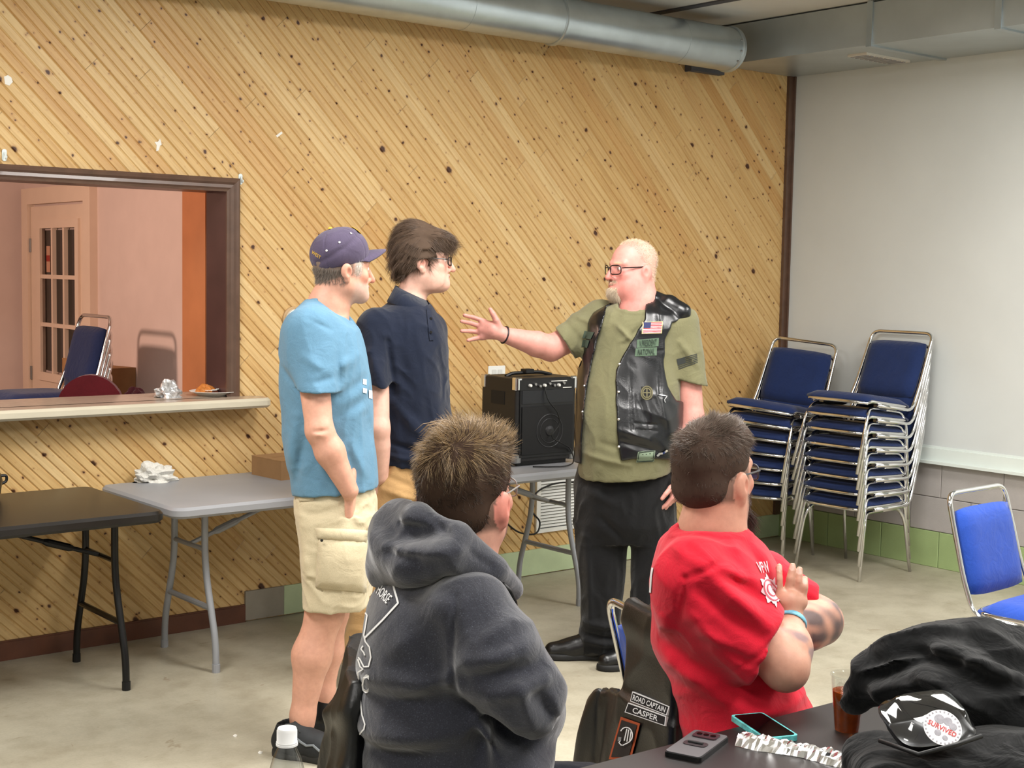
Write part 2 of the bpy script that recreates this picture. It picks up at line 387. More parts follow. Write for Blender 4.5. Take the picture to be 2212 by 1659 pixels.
# counter shelf through the opening
ctop = empty('serving_counter', (2.0, 5.85, 1.035), 0, 'taupe laminate serving counter shelf with pale front edge', 'counter')
MB().rbox((-1.195, -.02, 0), (1.09, .33, .042), .01, 2).rbox((-1.35, -.135, 0), (1.255, .012, .042), .05, 5).build('top', M_COUNTER, ctop)
edge = []
MB().rbox((-1.36, -.142, -.003), (1.262, .011, .0405), .055, 5).build('edge_band', M_COUNTEREDGE, ctop)
# base mouldings
tag(MB().box((-1.2, WY-.016, 0), (3.19, WY, .078)).box((-1.2, WY-.012, .078), (3.19, WY, .084)).build('baseboard_back', M_BROWN), kind='structure', label='dark brown baseboard below the pine wall')
tag(MB().box((3.192, WY-.012, .006), (3.40, WY, .146)).build('trim_3', M_TAUPE), kind='structure', label='unpainted taupe stretch of baseboard')
tag(MB().box((3.401, WY-.012, .006), (RX, WY, .146)).build('trim_4', M_PALEGREEN), kind='structure', label='pale green painted baseboard')
tag(MB().box((RX-.012, WY-.035, .61), (RX+.0, WY+.0, CZ-.22)).box((RX-.05, WY-.02, .146), (RX, WY, CZ-.22)).build('trim_5', M_DARKWOOD), kind='structure', label='dark vertical corner trim')

# ------------------------------------------------------------------ white wall on block base
wall_right = tag(MB().box((RX+.03, -2.6, 0), (RX+.2, WY+.1, CZ)).build('wall_right', M_GREYBLOCK), kind='structure', label='painted block wall faced with a smooth white board')
MB().box((RX, -2.6, .66), (RX+.03, WY-.001, CZ-.18)).build('panel', M_WHITEWALL, wall_right)
rail = MB().box((RX-.018, -2.6, .625), (RX+.03, WY-.03, .70)).box((RX-.05, -2.6, .612), (RX+.02, WY-.03, .628)).box((RX-.006, -2.6, .70), (RX+.03, WY-.03, .712)).build('rail', M_TRAY, wall_right)
for ic, (z0, z1, mm) in enumerate(((0, .212, M_GREEN), (.212, .412, M_GREYBLOCK), (.412, .612, M_GREYBLOCK))):
    y = WY - (.2 if ic % 2 else 0)
    first = True
    while y > -.2:
        y1 = WY-.001 if first and ic % 2 else y; y0 = (y if first and ic % 2 else y-.4)
        e = .0016; a0, a1, c0, c1 = y0+e, y1-e, z0+e*(ic > 0), z1-e
        b = .003
        V = [(RX+.03, a0, c0), (RX+.03, a1, c0), (RX+.03, a1, c1), (RX+.03, a0, c1), (RX+.0025, a0+0, c0), (RX+.0025, a1, c0), (RX+.0025, a1, c1), (RX+.0025, a0, c1),
             (RX, a0+b, c0+b), (RX, a1-b, c0+b), (RX, a1-b, c1-b), (RX, a0+b, c1-b)]
        Fc = [(0, 4, 5, 1), (1, 5, 6, 2), (2, 6, 7, 3), (3, 7, 4, 0), (4, 8, 9, 5), (5, 9, 10, 6), (6, 10, 11, 7), (7, 11, 8, 4), (8, 11, 10, 9)]
        obj('block', V, Fc, mm, wall_right)
        if not (first and ic % 2): y -= .4
        first = False

# ------------------------------------------------------------------ back room
BX = 3.50; BY = 9.50
def door_px(x, y): return on_x(x, y, BX)
bw = MB().box((BX, WY+.13, 0), (BX+.1, BY+.1, 2.9)); wall_bs = tag(bw.build('wall_back_room_side', M_ROOMPAINT), kind='structure', label='pinkish painted side wall of the back room')
tag(MB().box((-2.6, BY, 0), (BX, BY+.1, 2.9)).build('wall_back_room_end', M_ROOMPAINT), kind='structure', label='end wall of the back room')
tag(MB().box((-2.6, WY+.13, 2.75), (BX+.1, BY+.1, 2.85)).build('ceiling_back_room', M_CEIL), kind='structure')
tag(MB().box((-2.7, WY+.13, 0), (-2.6, BY+.1, 2.85)).build('wall_back_room_left', M_ROOMPAINT), kind='structure')
tag(MB().box((3.17, 6.20, 0), (3.32, 6.47, 2.75)).box((3.165, 6.215, 0), (3.17, 6.455, 2.75)).build('post', M_ORANGEWOOD), 'orange stained wooden post beside the serving opening', 'post')
# panelled door with nine panes, set in the side wall
dr = tag(empty('door_1', (BX, 8.86, 0)), kind='structure', label='cream door with nine glass panes')
yA, yB = -.455, .455
g0, g1, h0, h1 = -.32, .26, .965, 1.905
fr = MB().box((-.028, yA, .01), (0, g0-.03, 2.05)).box((-.028, g1+.03, .01), (0, yB, 2.05)).box((-.028, g0-.03, .01), (0, g1+.03, h0-.03)).box((-.028, g0-.03, h1+.03), (0, g1+.03, 2.05))
fr.build('leaf', M_DOORPAINT, dr)
gf = MB().box((-.045, g0-.055, h0-.055), (-.0281, g0, h1+.055)).box((-.045, g1, h0-.055), (-.0281, g1+.055, h1+.055)).box((-.045, g0, h0-.055), (-.0281, g1, h0)).box((-.045, g0, h1), (-.0281, g1, h1+.055))
gf.build('glazing_frame', M_DOORPAINT, dr)
pw = (g1-g0)/3; ph = (h1-h0)/3
for i in range(3):
    for j in range(3):
        MB().box((-.014, g0+i*pw+.012, h0+j*ph+.012), (-.008, g0+(i+1)*pw-.012, h0+(j+1)*ph-.012)).build('pane', M_DARKGLASS, dr)
mm = MB()
for i in (1, 2): mm.box((-.04, g0+i*pw-.013, h0), (-.006, g0+i*pw+.013, h1))
for j in (1, 2): mm.box((-.039, g0, h0+j*ph-.013), (-.006, g1, h0+j*ph+.013))
mm.build('muntin', M_DOORPAINT, dr)
tc = MB().box((-.05, yA-.115, 0), (0, yA-.01, 2.17)).box((-.05, yB+.01, 0), (0, yB+.115, 2.17)).box((-.05, yA-.01, 2.065), (0, yB+.01, 2.17)); tc.build('door_casing', M_DOORPAINT, dr)
for z in (.9, 1.75): MB().tube([(-.034, yB+.002, z), (-.034, yB+.002, z+.09)], .008, 8).build('hinge', M_STEEL, dr)
for q, c in ((MB().box((-.0175, .155, 1.62), (-.0145, .215, 1.79)), (.80, .62, .52)), ):
    q.build('notice', P('door_notice', c, .6, var=.05), dr)
    MB().box((-.018, .155, 1.69), (-.0176, .215, 1.73)).build('notice_band', P('notice_band', (.62, .2, .16), .6, var=0), dr)
# second door, in the end wall, only its hinge side in view
d2 = tag(empty('door_2', (1.75, BY, 0)), kind='structure', label='dark brown door in a cream casing')
MB().box((-.9, -.02, .01), (.42, 0, 2.04)).build('leaf', P('dark_red_door', (.30, .15, .10), .4, var=.15), d2)
MB().box((.43, -.045, 0), (.60, 0, 2.13)).box((-.9, -.045, 2.05), (.43, 0, 2.13)).build('door_casing', M_DOORPAINT, d2)
for z in (.98, 1.72): MB().tube([(.425, -.03, z), (.425, -.03, z+.1)], .01, 8).build('hinge', M_STEEL, d2)
MB().tube([(.44, -.05, 1.2), (.44, -.07, 1.22), (.56, -.07, 1.215)], .009, 8).build('handle', P('brass', (.60, .46, .28), .3, 1, var=0), d2)
# ------------------------------------------------------------------ ducts under the ceiling
dct = empty('air_duct', (6.72, 4.0, 2.935), 0, 'square galvanised air duct along the white wall below the ceiling', 'duct')
MB().box((-.355, -6.5, 0), (.335, 1.86, .225)).build('body', M_GALVFLAT, dct)
for y in (.765, -.01, -.80, -1.6): MB().box((-.366, y-.018, -.010), (.336, y+.018, .232)).build('seam', M_GALV, dct)
gr = MB().box((-.16, .93, -.012), (.25, 1.06, 0)).build('grille', P('duct_grille', (.84, .82, .78), .5, var=.02), dct)
for k in range(9): MB().box((-.145+.043*k, .94, -.016), (-.125+.043*k, 1.05, -.011)).build('louvre', M_GREYPL, gr)
pipe = empty('round_duct', (3.0, 5.625, 2.985), 0, 'round galvanised spiral duct pipe along the pine wall', 'duct')
def pseg(x0, x1, r):
    return MB().tube([(x0, 0, 0), (x1, 0, 0)], r, 36)
xs = [-3.2, -1.7, -.2, 1.25, 1.85, 2.75, 3.21]
for i in range(len(xs)-1): pseg(xs[i], xs[i+1], .122+.0015*(i % 2)).build('pipe_section', M_GALV, pipe, smooth='auto')
for x in (-1.7, -.2, 1.85, 3.19):
    MB().tube([(x-.018, 0, 0), (x-.012, 0, 0), (x-.008, 0, 0), (x+.008, 0, 0), (x+.012, 0, 0), (x+.018, 0, 0)], [.125, .125, .132, .132, .125, .125], 36).build('collar', M_GALV, pipe, smooth='auto')
for k in range(3): MB().lathe([(.006, 0), (.006, .004), (.002, .007)], 8, Matrix.Translation((3.165, -.125*math.cos(.5*k-.3), -.125*math.sin(.5*k-.3)))@Matrix.Rotation(math.pi/2, 4, 'X')).build('screw', M_STEEL, pipe)
tag(MB().box((6.08, WY-.06, 2.872), (6.36, WY-.012, 2.905)).box((6.07, WY-.065, 2.868), (6.085, WY-.012, 2.912)).build('pipe_bracket', M_SEAM), 'dark wooden cleat under the round duct end', 'bracket')

# ------------------------------------------------------------------ small things on the pine wall
M_CLEAR = P('clear_hook_plastic', (.86, .90, .90), .2, var=0, spec=.6)
for px_, py_, lab in ((519, 387, 'clear plastic adhesive hook by the casing corner beside the opening'), (9, 335, 'clear plastic adhesive hook above the opening casing')):
    p = on_y(px_, py_, WY); h = empty('wall_hook', (p[0], WY, p[2]), 0, lab, 'hook', 'adhesive hooks on the pine wall')
    MB().rbox((-.010, -.025, 0), (.010, .025, .004), .009, 4, Matrix.Rotation(math.pi/2, 4, 'X')).build('plate', M_CLEAR, h)
    MB().tube(fillet([(0, -.004, .012), (0, -.016, -.004), (0, -.018, -.016), (0, -.026, -.014), (0, -.028, -.004)], .006), .0035, 8).build('prong', M_CLEAR, h)
M_PAPER = P('white_paper', (.90, .89, .86), .7, var=.03)
for px_, py_, poly, lab in ((18, 173, [(-.014, -.018), (.004, -.022), (.018, -.006), (.012, .012), (-.002, .02), (-.018, .012)], 'torn scrap of white paper high on the pine wall'),
                            (340, 312, [(-.006, -.03), (.006, -.026), (.012, -.004), (.02, .0), (.012, .026), (.002, .012), (-.014, .01), (-.004, -.004)], 'jagged torn tape scrap above the opening casing'),
                            (603, 290, [(-.018, -.008), (.012, .014), (.018, .006), (-.010, -.016)], 'small white tape strip stuck on bare pine boards')):
    p = on_y(px_, py_, WY)
    tag(MB().prism(poly, 0, .0015, frameM((p[0], WY, p[2]), (1, 0, 0), (0, 0, 1))).build('paper_scrap', M_PAPER), lab, 'paper scrap')
p = on_y(622, 690, WY)
th = empty('thermostat', (p[0]+.03, WY, p[2]), 0, 'round white thermostat on a wooden plate by the blue shirt man', 'thermostat')
MB().lathe([(.062, 0), (.062, .010), (.056, .014)], 28, Matrix.Rotation(math.pi/2, 4, 'X')).build('back_plate', P('tan_plate', (.72, .60, .44), .5), th)
MB().lathe([(.050, .0142), (.050, .030), (.042, .038), (.02, .041)], 28, Matrix.Rotation(math.pi/2, 4, 'X')).build('body', M_WHITEPL, th)
p = on_y(1072, 806, WY)
ot = empty('outlet_plate', (p[0], WY, p[2]-.02), 0, 'white outlet cover plate on the wall behind the amplifier', 'outlet')
MB().rbox((-.058, -.06, 0), (.058, .06, .006), .006, 3, Matrix.Rotation(math.pi/2, 4, 'X')).build('plate', M_WHITEPL, ot)
MB().rbox((-.035, -.04, .006), (-.005, .04, .010), .006, 3, Matrix.Rotation(math.pi/2, 4, 'X')).rbox((.005, -.04, .006), (.035, .04, .010), .006, 3, Matrix.Rotation(math.pi/2, 4, 'X')).build('socket', P('socket_plastic', (.8, .8, .78), .4, var=0), ot)
vt = empty('wall_vent', (5.185, WY, .40), 0, 'white louvred wall vent low on the pine wall', 'vent')
W2, H2 = .195, .165
MB().box((-W2, -.016, -H2), (-W2+.028, 0, H2)).box((W2-.028, -.016, -H2), (W2, 0, H2)).box((-W2+.028, -.016, -H2), (W2-.028, 0, -H2+.022)).box((-W2+.028, -.016, H2-.022), (W2-.028, 0, H2)).build('frame', M_WHITEPL, vt)
MB().box((-W2+.028, -.002, -H2+.022), (W2-.028, 0, H2-.022)).build('backing', M_SEAM, vt)
for k in range(17):
    z = -H2+.03+k*.0174
    obj('louvre', [(-W2+.028, -.014, z), (W2-.028, -.014, z), (W2-.028, -.003, z+.011), (-W2+.028, -.003, z+.011), (-W2+.028, -.013, z-.002), (W2-.028, -.013, z-.002), (W2-.028, -.002, z+.009), (-W2+.028, -.002, z+.009)],
        [(0, 1, 2, 3), (7, 6, 5, 4), (0, 4, 5, 1), (1, 5, 6, 2), (2, 6, 7, 3), (3, 7, 4, 0)], M_WHITEPL, vt)

# ------------------------------------------------------------------ folding tables
def folding_table(name, label, x0, x1, y0, y1, ztop, mtop, mleg, ends, thick=.045):
    cx_, cy_ = (x0+x1)/2, (y0+y1)/2; t = empty(name, (cx_, cy_, 0), 0, label, 'table'); hx, hy = (x1-x0)/2, (y1-y0)/2
    MB().rbox((-hx, -hy, ztop-thick), (hx, hy, ztop), .055, 6).build('tabletop', mtop, t, smooth='auto')
    for sx, inset in ends:
        xl = sx*(hx-inset)
        for sy in (-1, 1):
            yi = sy*(hy-.14); pts = fillet([(xl, yi*.60, ztop-thick), (xl, yi*.60, .43), (xl, yi*1.01, .13), (xl, yi*1.03, .0)], .10, 5)
            lg = MB().tube(pts, .0145, 12).build('leg', mleg, t, smooth='auto')
            MB().tube([(xl, yi*1.03, .0), (xl, yi*1.03, .035)], .0168, 12).build('foot_cap', M_BLACKPL if mleg is M_BLACKMETAL else M_GREYPL, lg)
        MB().tube([(xl, -(hy-.14)*.83, .26), (xl, (hy-.14)*.83, .26)], .0125, 10).build('crossbar', mleg, t)
        MB().tube([(xl, -(hy-.14)*.60, .50), (xl, (hy-.14)*.60, .50)], .0105, 10).build('upper_crossbar', mleg, t)
        br = MB().tube([(xl, 0, .50), (xl-sx*.52, 0, ztop-thick)], .0095, 10).build('brace', mleg, t)
        d = np.array([-sx*.52, 0, ztop-thick-.5]); a = np.array([xl, 0, .5])
        MB().tube([a+d*.22, a+d*.25, a+d*.42, a+d*.45], [.011, .016, .016, .011], 10).build('lock_ring', mleg, br)
    return t
gtab = folding_table('folding_table', 'long grey plastic folding table holding the amplifier along the pine wall', 2.445, 4.885, 5.05, 5.80, .725, M_GREYPL, M_GREYMETAL, ((-1, .245), (1, .17)))
btab = folding_table('folding_table', 'black folding table beside the grey one under the serving counter', .575, 2.405, 5.035, 5.80, .725, P('black_table_top', (.11, .10, .095), .30, var=.15, bump=.1, bscale=500, bdist=.0008), M_BLACKMETAL, ((-1, .12), (1, .115)))

# ------------------------------------------------------------------ stacking chairs
M_NAVY = fabric('navy_chair_fabric', (.10, .165, .33), 700, .85, .08)
M_ROYAL = fabric('royal_blue_chair_fabric', (.13, .27, .62), 700, .85, .06)
def pad(hx, hy, th, puff, nx=10, ny=8, rc=.05):
    """soft cushion, puffed on the +z face"""
    V = []; Fc = []; pr = []
    for i in range(nx+1):
        for j in range(ny+1):
            u_, v_ = 2*i/nx-1, 2*j/ny-1
            x_ = hx*u_*(1-.045*v_**4); y_ = hy*v_*(1-.06*u_**4)
            pr.append((x_, y_, (1-u_**6)*(1-v_**6)))
    for (x_, y_, e) in pr: V.append((x_, y_, th*.35+puff*e**.6+th*.4*(e > 0)))
    for (x_, y_, e) in pr: V.append((x_, y_, -th*.1))
    n1 = (nx+1)*(ny+1)
    for i in range(nx):
        for j in range(ny):
            a = i*(ny+1)+j; q = (a, a+ny+1, a+ny+2, a+1); Fc.append(q); Fc.append(tuple(k+n1 for k in q[::-1]))
    ring = [i*(ny+1) for i in range(nx+1)]+[nx*(ny+1)+j for j in range(1, ny+1)]+[i*(ny+1)+ny for i in range(nx-1, -1, -1)]+[j for j in range(ny-1, 0, -1)]
    for a, b in zip(ring, ring[1:]+ring[:1]): Fc.append((b, a, a+n1, b+n1))
    return V, Fc
SH = .435
def make_chair(fab, label, group=None):
    """origin on the floor under the seat centre, front = +y"""
    c = empty('stacking_chair', (0, 0, 0), 0, label, 'chair', group)
    V, Fc = pad(.215, .215, .03, .022); obj('seat', [(x, y+.005, z+SH-.03) for x, y, z in V], Fc, fab, c, smooth=True)
    rim = []
    for k in range(28):
        t = 2*math.pi*k/28; cs, sn = math.cos(t), math.sin(t)
        rim.append((.222*math.copysign(abs(cs)**.42, cs), .005+.222*math.copysign(abs(sn)**.42, sn)+(.012*(1-abs(cs)) if sn > 0 else 0), SH-.028-(.012 if sn > .5 else 0)))
    MB().tube(rim, .0095, 8, closed=True).build('seat_rim', M_CHROME, c, smooth=True)
    # back frame
    bf = fillet([(-.225, .12, SH-.045), (-.225, -.20, SH-.045), (-.218, -.255, SH+.09), (-.208, -.345, SH+.412), (.208, -.345, SH+.412), (.218, -.255, SH+.09), (.225, -.20, SH-.045), (.225, .12, SH-.045)], .055, 6)
    MB().tube(bf, .0105, 10).build('back_frame', M_CHROME, c, smooth=True)
    lo, hi = np.array([0, -.240, SH+.02]), np.array([0, -.325, SH+.355]); ax = unit(hi-lo); nm = unit(np.cross([1, 0, 0], ax))
    V, Fc = pad(.196, .172, .032, .014); mid = (lo+hi)/2
    V2 = [mid+np.array([1, 0, 0])*x+ax*y-nm*(-z if nm[1] > 0 else z) for x, y, z in V]
    V2 = [mid+np.array([1.0, 0, 0])*x+ax*y+(nm if nm[1] > 0 else -nm)*z for x, y, z in V]
    obj('backrest', V2, Fc, fab, c, smooth=True)
    for sx in (-1, 1):
        for fy in (-1, 1):
            x0 = sx*.19; pts = fillet([(x0, 0, SH-.062), (x0, fy*.15, SH-.062), (x0+sx*.02, fy*(.185), SH-.13), (x0+sx*.035, fy*.235, .0)], .05, 5)
            MB().tube(pts, .0095, 10).build('leg', M_CHROME, c, smooth=True)
        MB().box((sx*.19-.016, -.09, SH-.056), (sx*.19+.016, .09, SH-.040)).build('seat_bracket', M_STEEL, c)
    MB().box((-.19, -.012, SH-.072), (.19, .012, SH-.058)).build('cross_brace', M_STEEL, c)
    return c
chair_n = make_chair(M_NAVY, 'x'); chair_r = make_chair(M_ROYAL, 'x')
usedc = set()
def put_chair(proto, loc, rz, label, group=None, tilt=0, roll=0):
    c = proto if proto.name not in usedc else copy_tree(proto)
    usedc.add(proto.name); c.location = loc; c.rotation_euler = (tilt, roll, rz); c['label'] = label
    if group: c['group'] = group
    elif 'group' in c: del c['group']
    return c
def stack(x, y, n, rz, pitch, where, lean=.006, tilt=1.5, roll=0.0):
    f = np.array([-math.sin(rz), math.cos(rz), 0])
    for k in range(n):
        o = np.array([x, y, k*pitch])+f*(lean*k+math.sin(math.radians(tilt*k))*SH); o[2] += SH*(1-math.cos(math.radians(tilt*k)))-.20*math.sin(math.radians(tilt*k))*.6
        ordn = ['lowest', 'second lowest', 'third lowest', 'fourth lowest', 'fifth', 'sixth', 'seventh', 'eighth'][k]
        lab = ('navy blue stacking chair on top of the stack ' if k == n-1 else 'navy blue stacking chair, %s in the stack ' % (ordn if k < 4 else ordn+' from the floor'))+where
        put_chair(chair_n, tuple(o), rz, lab, 'stacked chairs '+where, math.radians(tilt*k), math.radians(roll*k))
stack(6.60, 4.925, 8, math.radians(90), .0836, 'along the white wall', lean=.000, tilt=1.1)
stack(6.46, 5.475, 7, math.radians(90+17), .0836, 'in the wall corner', lean=.000, tilt=1.2, roll=-.8)
bk = dep(208, 684, 7.75); fb = -.77*VX-.64*VY; ob = bk+fb*.345
stack(ob[0], ob[1], 8, math.atan2(fb[1], fb[0])-math.pi/2, .078, 'behind the serving counter', lean=0, tilt=0)
# single chair in the open floor
fz = 0.66*VX-0.75*VY; pc = lev(2108, 1316, .42); wd = .75*VX+.66*VY
cc = pc+wd*.215+fz*.20
put_chair(chair_r, (cc[0], cc[1], 0), math.atan2(fz[1], fz[0])-math.pi/2, 'single royal blue chair standing alone on the open floor')

# ------------------------------------------------------------------ amplifier on the grey table
amp = empty('portable_amplifier', (4.53, 5.39, .725), math.radians(-2), 'black portable amplifier speaker with chrome corners on the grey table', 'speaker')
aw, ad, ah = .190, .145, .435
MB().rbox((-aw, -ad, .022), (aw, ad, ah), .014, 3).build('cabinet', M_BLACKVINYL, amp)
MB().rbox((-aw+.03, -ad+.03, 0), (aw-.03, ad-.03, .022), .01, 3).build('plinth', M_BLACKPL, amp)
MB().box((-aw+.02, -ad-.006, .045), (aw-.02, -ad+.002, ah-.055)).build('front_panel', P('amp_front', (.07, .072, .08), .5, var=.1), amp)
M_GRILL = P('speaker_cloth', (.045, .045, .05), .75, var=.2, vscale=300, bump=.6, bscale=900, bdist=.001)
MB().box((-aw+.03, -ad-.012, .06), (aw-.03, -ad-.004, .295)).build('speaker_grille', M_GRILL, amp)
ring = MB(); ring.tube([(.012+.082*math.cos(t), -ad-.013, .172+.082*math.sin(t)) for t in np.linspace(0, 2*math.pi, 36, endpoint=False)], .0022, 6, closed=True); ring.tube([(.012+.06*math.cos(t), -ad-.013, .172+.06*math.sin(t)) for t in np.linspace(0, 2*math.pi, 36, endpoint=False)], .0014, 6, closed=True)
ring.build('speaker_ring', P('grey_ring', (.2, .2, .21), .4, var=0), amp)
MB().lathe([(.028, 0), (.024, .006), (.010, .010)], 20, Matrix.Translation((.012, -ad-.011, .172))@Matrix.Rotation(math.pi/2, 4, 'X')).build('dust_cap', P('cone_grey', (.13, .13, .14), .4, var=0), amp)
MB().box((-aw+.03, -ad-.009, .31), (aw-.03, -ad-.004, .375)).build('upper_panel', P('amp_blue_black', (.09, .095, .115), .4, var=.05), amp)
ctl = MB().box((-aw+.018, -ad-.008, ah-.058), (aw-.018, -ad+.004, ah-.008)).build('control_panel', M_BLACKPL, amp)
for k in range(8):
    x = -.115+.03*k
    MB().lathe([(.008, 0), (.0075, .012), (.006, .014)], 12, Matrix.Translation((x, -ad-.008, ah-.035+.006*math.sin(k*2)))@Matrix.Rotation(math.pi/2, 4, 'X')).build('knob', M_STEEL if k % 3 else M_WHITEPL, ctl)
MB().box((.02, -ad-.0095, ah-.020), (.12, -ad-.008, ah-.016)).box((.095, -ad-.0095, ah-.054), (.15, -ad-.008, ah-.050)).build('lettering_bar', M_WHITEPL, ctl)
for sx in (-1, 1):
    for (z0, z1) in ((ah-.06, ah+.004), (.018, .06)):
        for sy in (-1, 1):
            if z0 < .1 and sy > 0: continue
            x0, x1 = sorted((sx*(aw+.005), sx*(aw-.038))); y0, y1 = sorted((sy*(ad+.005), sy*(ad-.038)))
            MB().rbox((x0, y0, z0), (x1, y1, z1), .012, 3).build('corner_guard', M_CHROME if z0 > .1 else M_STEEL, amp, smooth='auto')
MB().box((-aw-.002, -.05, .30), (-aw+.004, .06, .365)).build('side_handle_recess', P('recess_black', (.015, .015, .015), .7, var=0), amp)
MB().tube(fillet([(-.14, .01, ah), (-.10, .01, ah+.014), (.08, .01, ah+.016), (.15, .01, ah)], .03), .009, 8).build('carry_strap', M_BLACKPL, amp)
MB().rbox((-.035, -.02, ah+.012), (.02, .03, ah+.034), .008, 3).build('strap_grip', M_BLACKPL, amp)
M_CABLE = P('black_cable', (.03, .03, .03), .5, var=0)
def cable(name, pts, r, label, mat=M_CABLE):
    P_ = [np.array(p, float) for p in pts]; out = []
    for i in range(len(P_)-1):
        p0, p1, p2, p3 = P_[max(i-1, 0)], P_[i], P_[i+1], P_[min(i+2, len(P_)-1)]
        for k in range(7):
            t = k/7; out.append(.5*((2*p1)+(-p0+p2)*t+(2*p0-5*p1+4*p2-p3)*t*t+(-p0+3*p1-3*p2+p3)*t**3))
    out.append(P_[-1]); return tag(MB().tube(out, r, 7).build(name, mat, smooth=True), label, 'cable')
fy = 5.39-ad-.03
cable('microphone_cable', [(4.50, fy+.02, 1.12), (4.51, fy, 1.05), (4.56, fy-.01, .99), (4.575, fy-.01, .93), (4.53, fy-.01, .87), (4.60, fy-.01, .83), (4.66, fy, .80), (4.64, fy-.05, .745), (4.56, fy-.09, .732), (4.47, fy-.07, .731), (4.40, fy-.02, .731)], .0032, 'thin dark microphone lead hanging down the amplifier front')
cable('power_cord', [(4.55, 5.545, .735), (4.60, 5.72, .732), (4.64, 5.825, .728), (4.66, 5.835, .66), (4.68, 5.83, .55), (4.69, 5.825, .40), (4.80, 5.80, .28), (4.93, 5.79, .25), (4.97, 5.80, .31), (4.92, 5.81, .38), (4.96, 5.82, .47), (5.10, 5.82, .51), (5.28, 5.83, .50)], .005, 'black power cord looping below the grey table by the vent')
sb = empty('shoulder_bag_strap', (4.40, 5.52, .68), 0, 'black webbing strap hanging under the grey table top', 'strap')
MB().box((-.055, -.003, -.17), (-.02, .003, 0)).box((.055, -.003, -.13), (.085, .003, 0)).build('webbing', M_BLACKPL, sb)
MB().rbox((-.055, -.006, -.195), (.085, .006, -.13), .012, 3).build('padded_grip', M_BLACKVINYL, sb)

# ------------------------------------------------------------------ things on the tables and counter
M_CARD = P('cardboard', (.60, .46, .31), .8, var=.08, vscale=15)
bxo = empty('cardboard_box', (3.36, 5.62, .725), math.radians(4), 'flat brown cardboard box on the grey table', 'box')
MB().box((-.20, -.12, 0), (.20, .12, .085)).build('body', M_CARD, bxo)
MB().box((-.201, -.121, .085), (.201, -.004, .088)).build('flap', M_CARD, bxo); MB().box((-.201, .002, .085), (.201, .121, .0885)).build('flap', M_CARD, bxo)
MB().box((-.03, -.1235, .05), (.03, -.1212, .0882)).build('packing_tape', P('tan_tape', (.56, .42, .27), .35, var=0), bxo)
def crumple(name, loc, sx, sy, sz, mat, label, cat, seed, sub=28, amp=.35, freq=2.4):
    """crumpled sheet: a closed lumpy skin with sharp folds, resting at z=0"""
    rs = np.random.RandomState(seed); V = []; Fc = []; nu, nv = sub, sub//2
    ks = rs.normal(size=(9, 3))*freq; ph = rs.uniform(0, 6.28, 9)
    for j in range(nv+1):
        th_ = math.pi*j/nv
        for i in range(nu):
            a = 2*math.pi*i/nu; d = np.array([math.sin(th_)*math.cos(a), math.sin(th_)*math.sin(a), math.cos(th_)])
            rr = 1+amp*sum(abs(math.sin(ks[q]@d+ph[q]))-.6 for q in range(9))/3.2
            q = d*rr; z = q[2]*sz
            V.append((q[0]*sx, q[1]*sy, max(0.0, z+.25*sz)))
    for j in range(nv):
        for i in range(nu):
            a, b = j*nu+i, j*nu+(i+1) % nu; Fc.append((a, a+nu, b+nu, b))
    return tag(obj(name, V, Fc, mat, None, False, loc), label, cat)
p = lev(340, 1040, .727)
crumple('cleaning_rag', (p[0], p[1]+.02, .7252), .085, .06, .06, fabric('white_rag', (.84, .83, .80), 500), 'crumpled white cloth rag on the grey table', 'rag', 5, 40, .55, 2.8)
p = lev(365, 858, 1.077)
crumple('foil_wrapper', (p[0], p[1], 1.0772), .055, .045, .052, P('foil_paper', (.78, .78, .78), .35, .55, var=.4, vscale=60), 'crumpled silver and white wrapper on the serving counter', 'wrapper', 9, 36, .6, 3.2)
pp = lev(461, 853, 1.077)
pl = empty('paper_plate', (pp[0], pp[1]-.01, 1.0772), 0, 'white paper plate of leftover food on the serving counter', 'plate')
MB().lathe([(.075, 0), (.08, .002), (.108, .018), (.116, .019), (.116, .021), (.107, .021), (.079, .005), (.02, .004)], 36).build('dish', M_WHITEPL, pl, smooth='auto')
for i, (x, y, sx, sy, sz, c) in enumerate(((-.04, .01, .045, .032, .034, (.72, .44, .18)), (-.015, -.02, .03, .02, .014, (.32, .14, .06)), (.055, .02, .028, .02, .022, (.62, .33, .15)), (.02, .03, .03, .03, .010, (.75, .70, .66)))):
    crumple('food_scrap', (pp[0]+x, pp[1]-.01+y, 1.0772+.0055), sx, sy, sz, P('food_%d' % i, c, .6, var=.3, vscale=50), ['golden crust of bread on the paper plate', 'dark meat sauce remains on the paper plate', 'brown meat scrap near the fork handle', 'greyish leftover mush on the paper plate'][i], 'food', 20+i, 18, .4)
fk = empty('plastic_fork', (pp[0]+.05, pp[1]-.02, 1.0772+.022), math.radians(8), 'white plastic fork resting across the paper plate', 'fork')
MB().tube([(-.05, 0, .006), (.0, 0, .010), (.05, 0, .014), (.10, .0, .028)], [.0035, .004, .0045, .005], 8).build('handle', M_WHITEPL, fk)
MB().rbox((-.085, -.012, .002), (-.05, .012, .006), .005, 3).box((-.11, -.011, .001), (-.084, -.007, .003)).box((-.11, -.002, .001), (-.084, .002, .003)).box((-.11, .007, .001), (-.084, .011, .003)).build('tines', M_WHITEPL, fk)
p = lev(-44, 1075, .727)
bl = empty('black_pot', (p[0]-.02, p[1], .725), 0, 'round black pot at the far end of the black table', 'pot')
MB().lathe([(.075, 0), (.10, .02), (.108, .07), (.10, .10), (.09, .105), (.085, .1), (.09, .07), (.06, .02)], 28).build('body', M_BLACKMETAL, bl, smooth='auto')
MB().tube(fillet([(.10, 0, .085), (.13, 0, .085), (.13, 0, .06), (.104, 0, .05)], .01), .006, 8).build('handle', M_BLACKPL, bl)

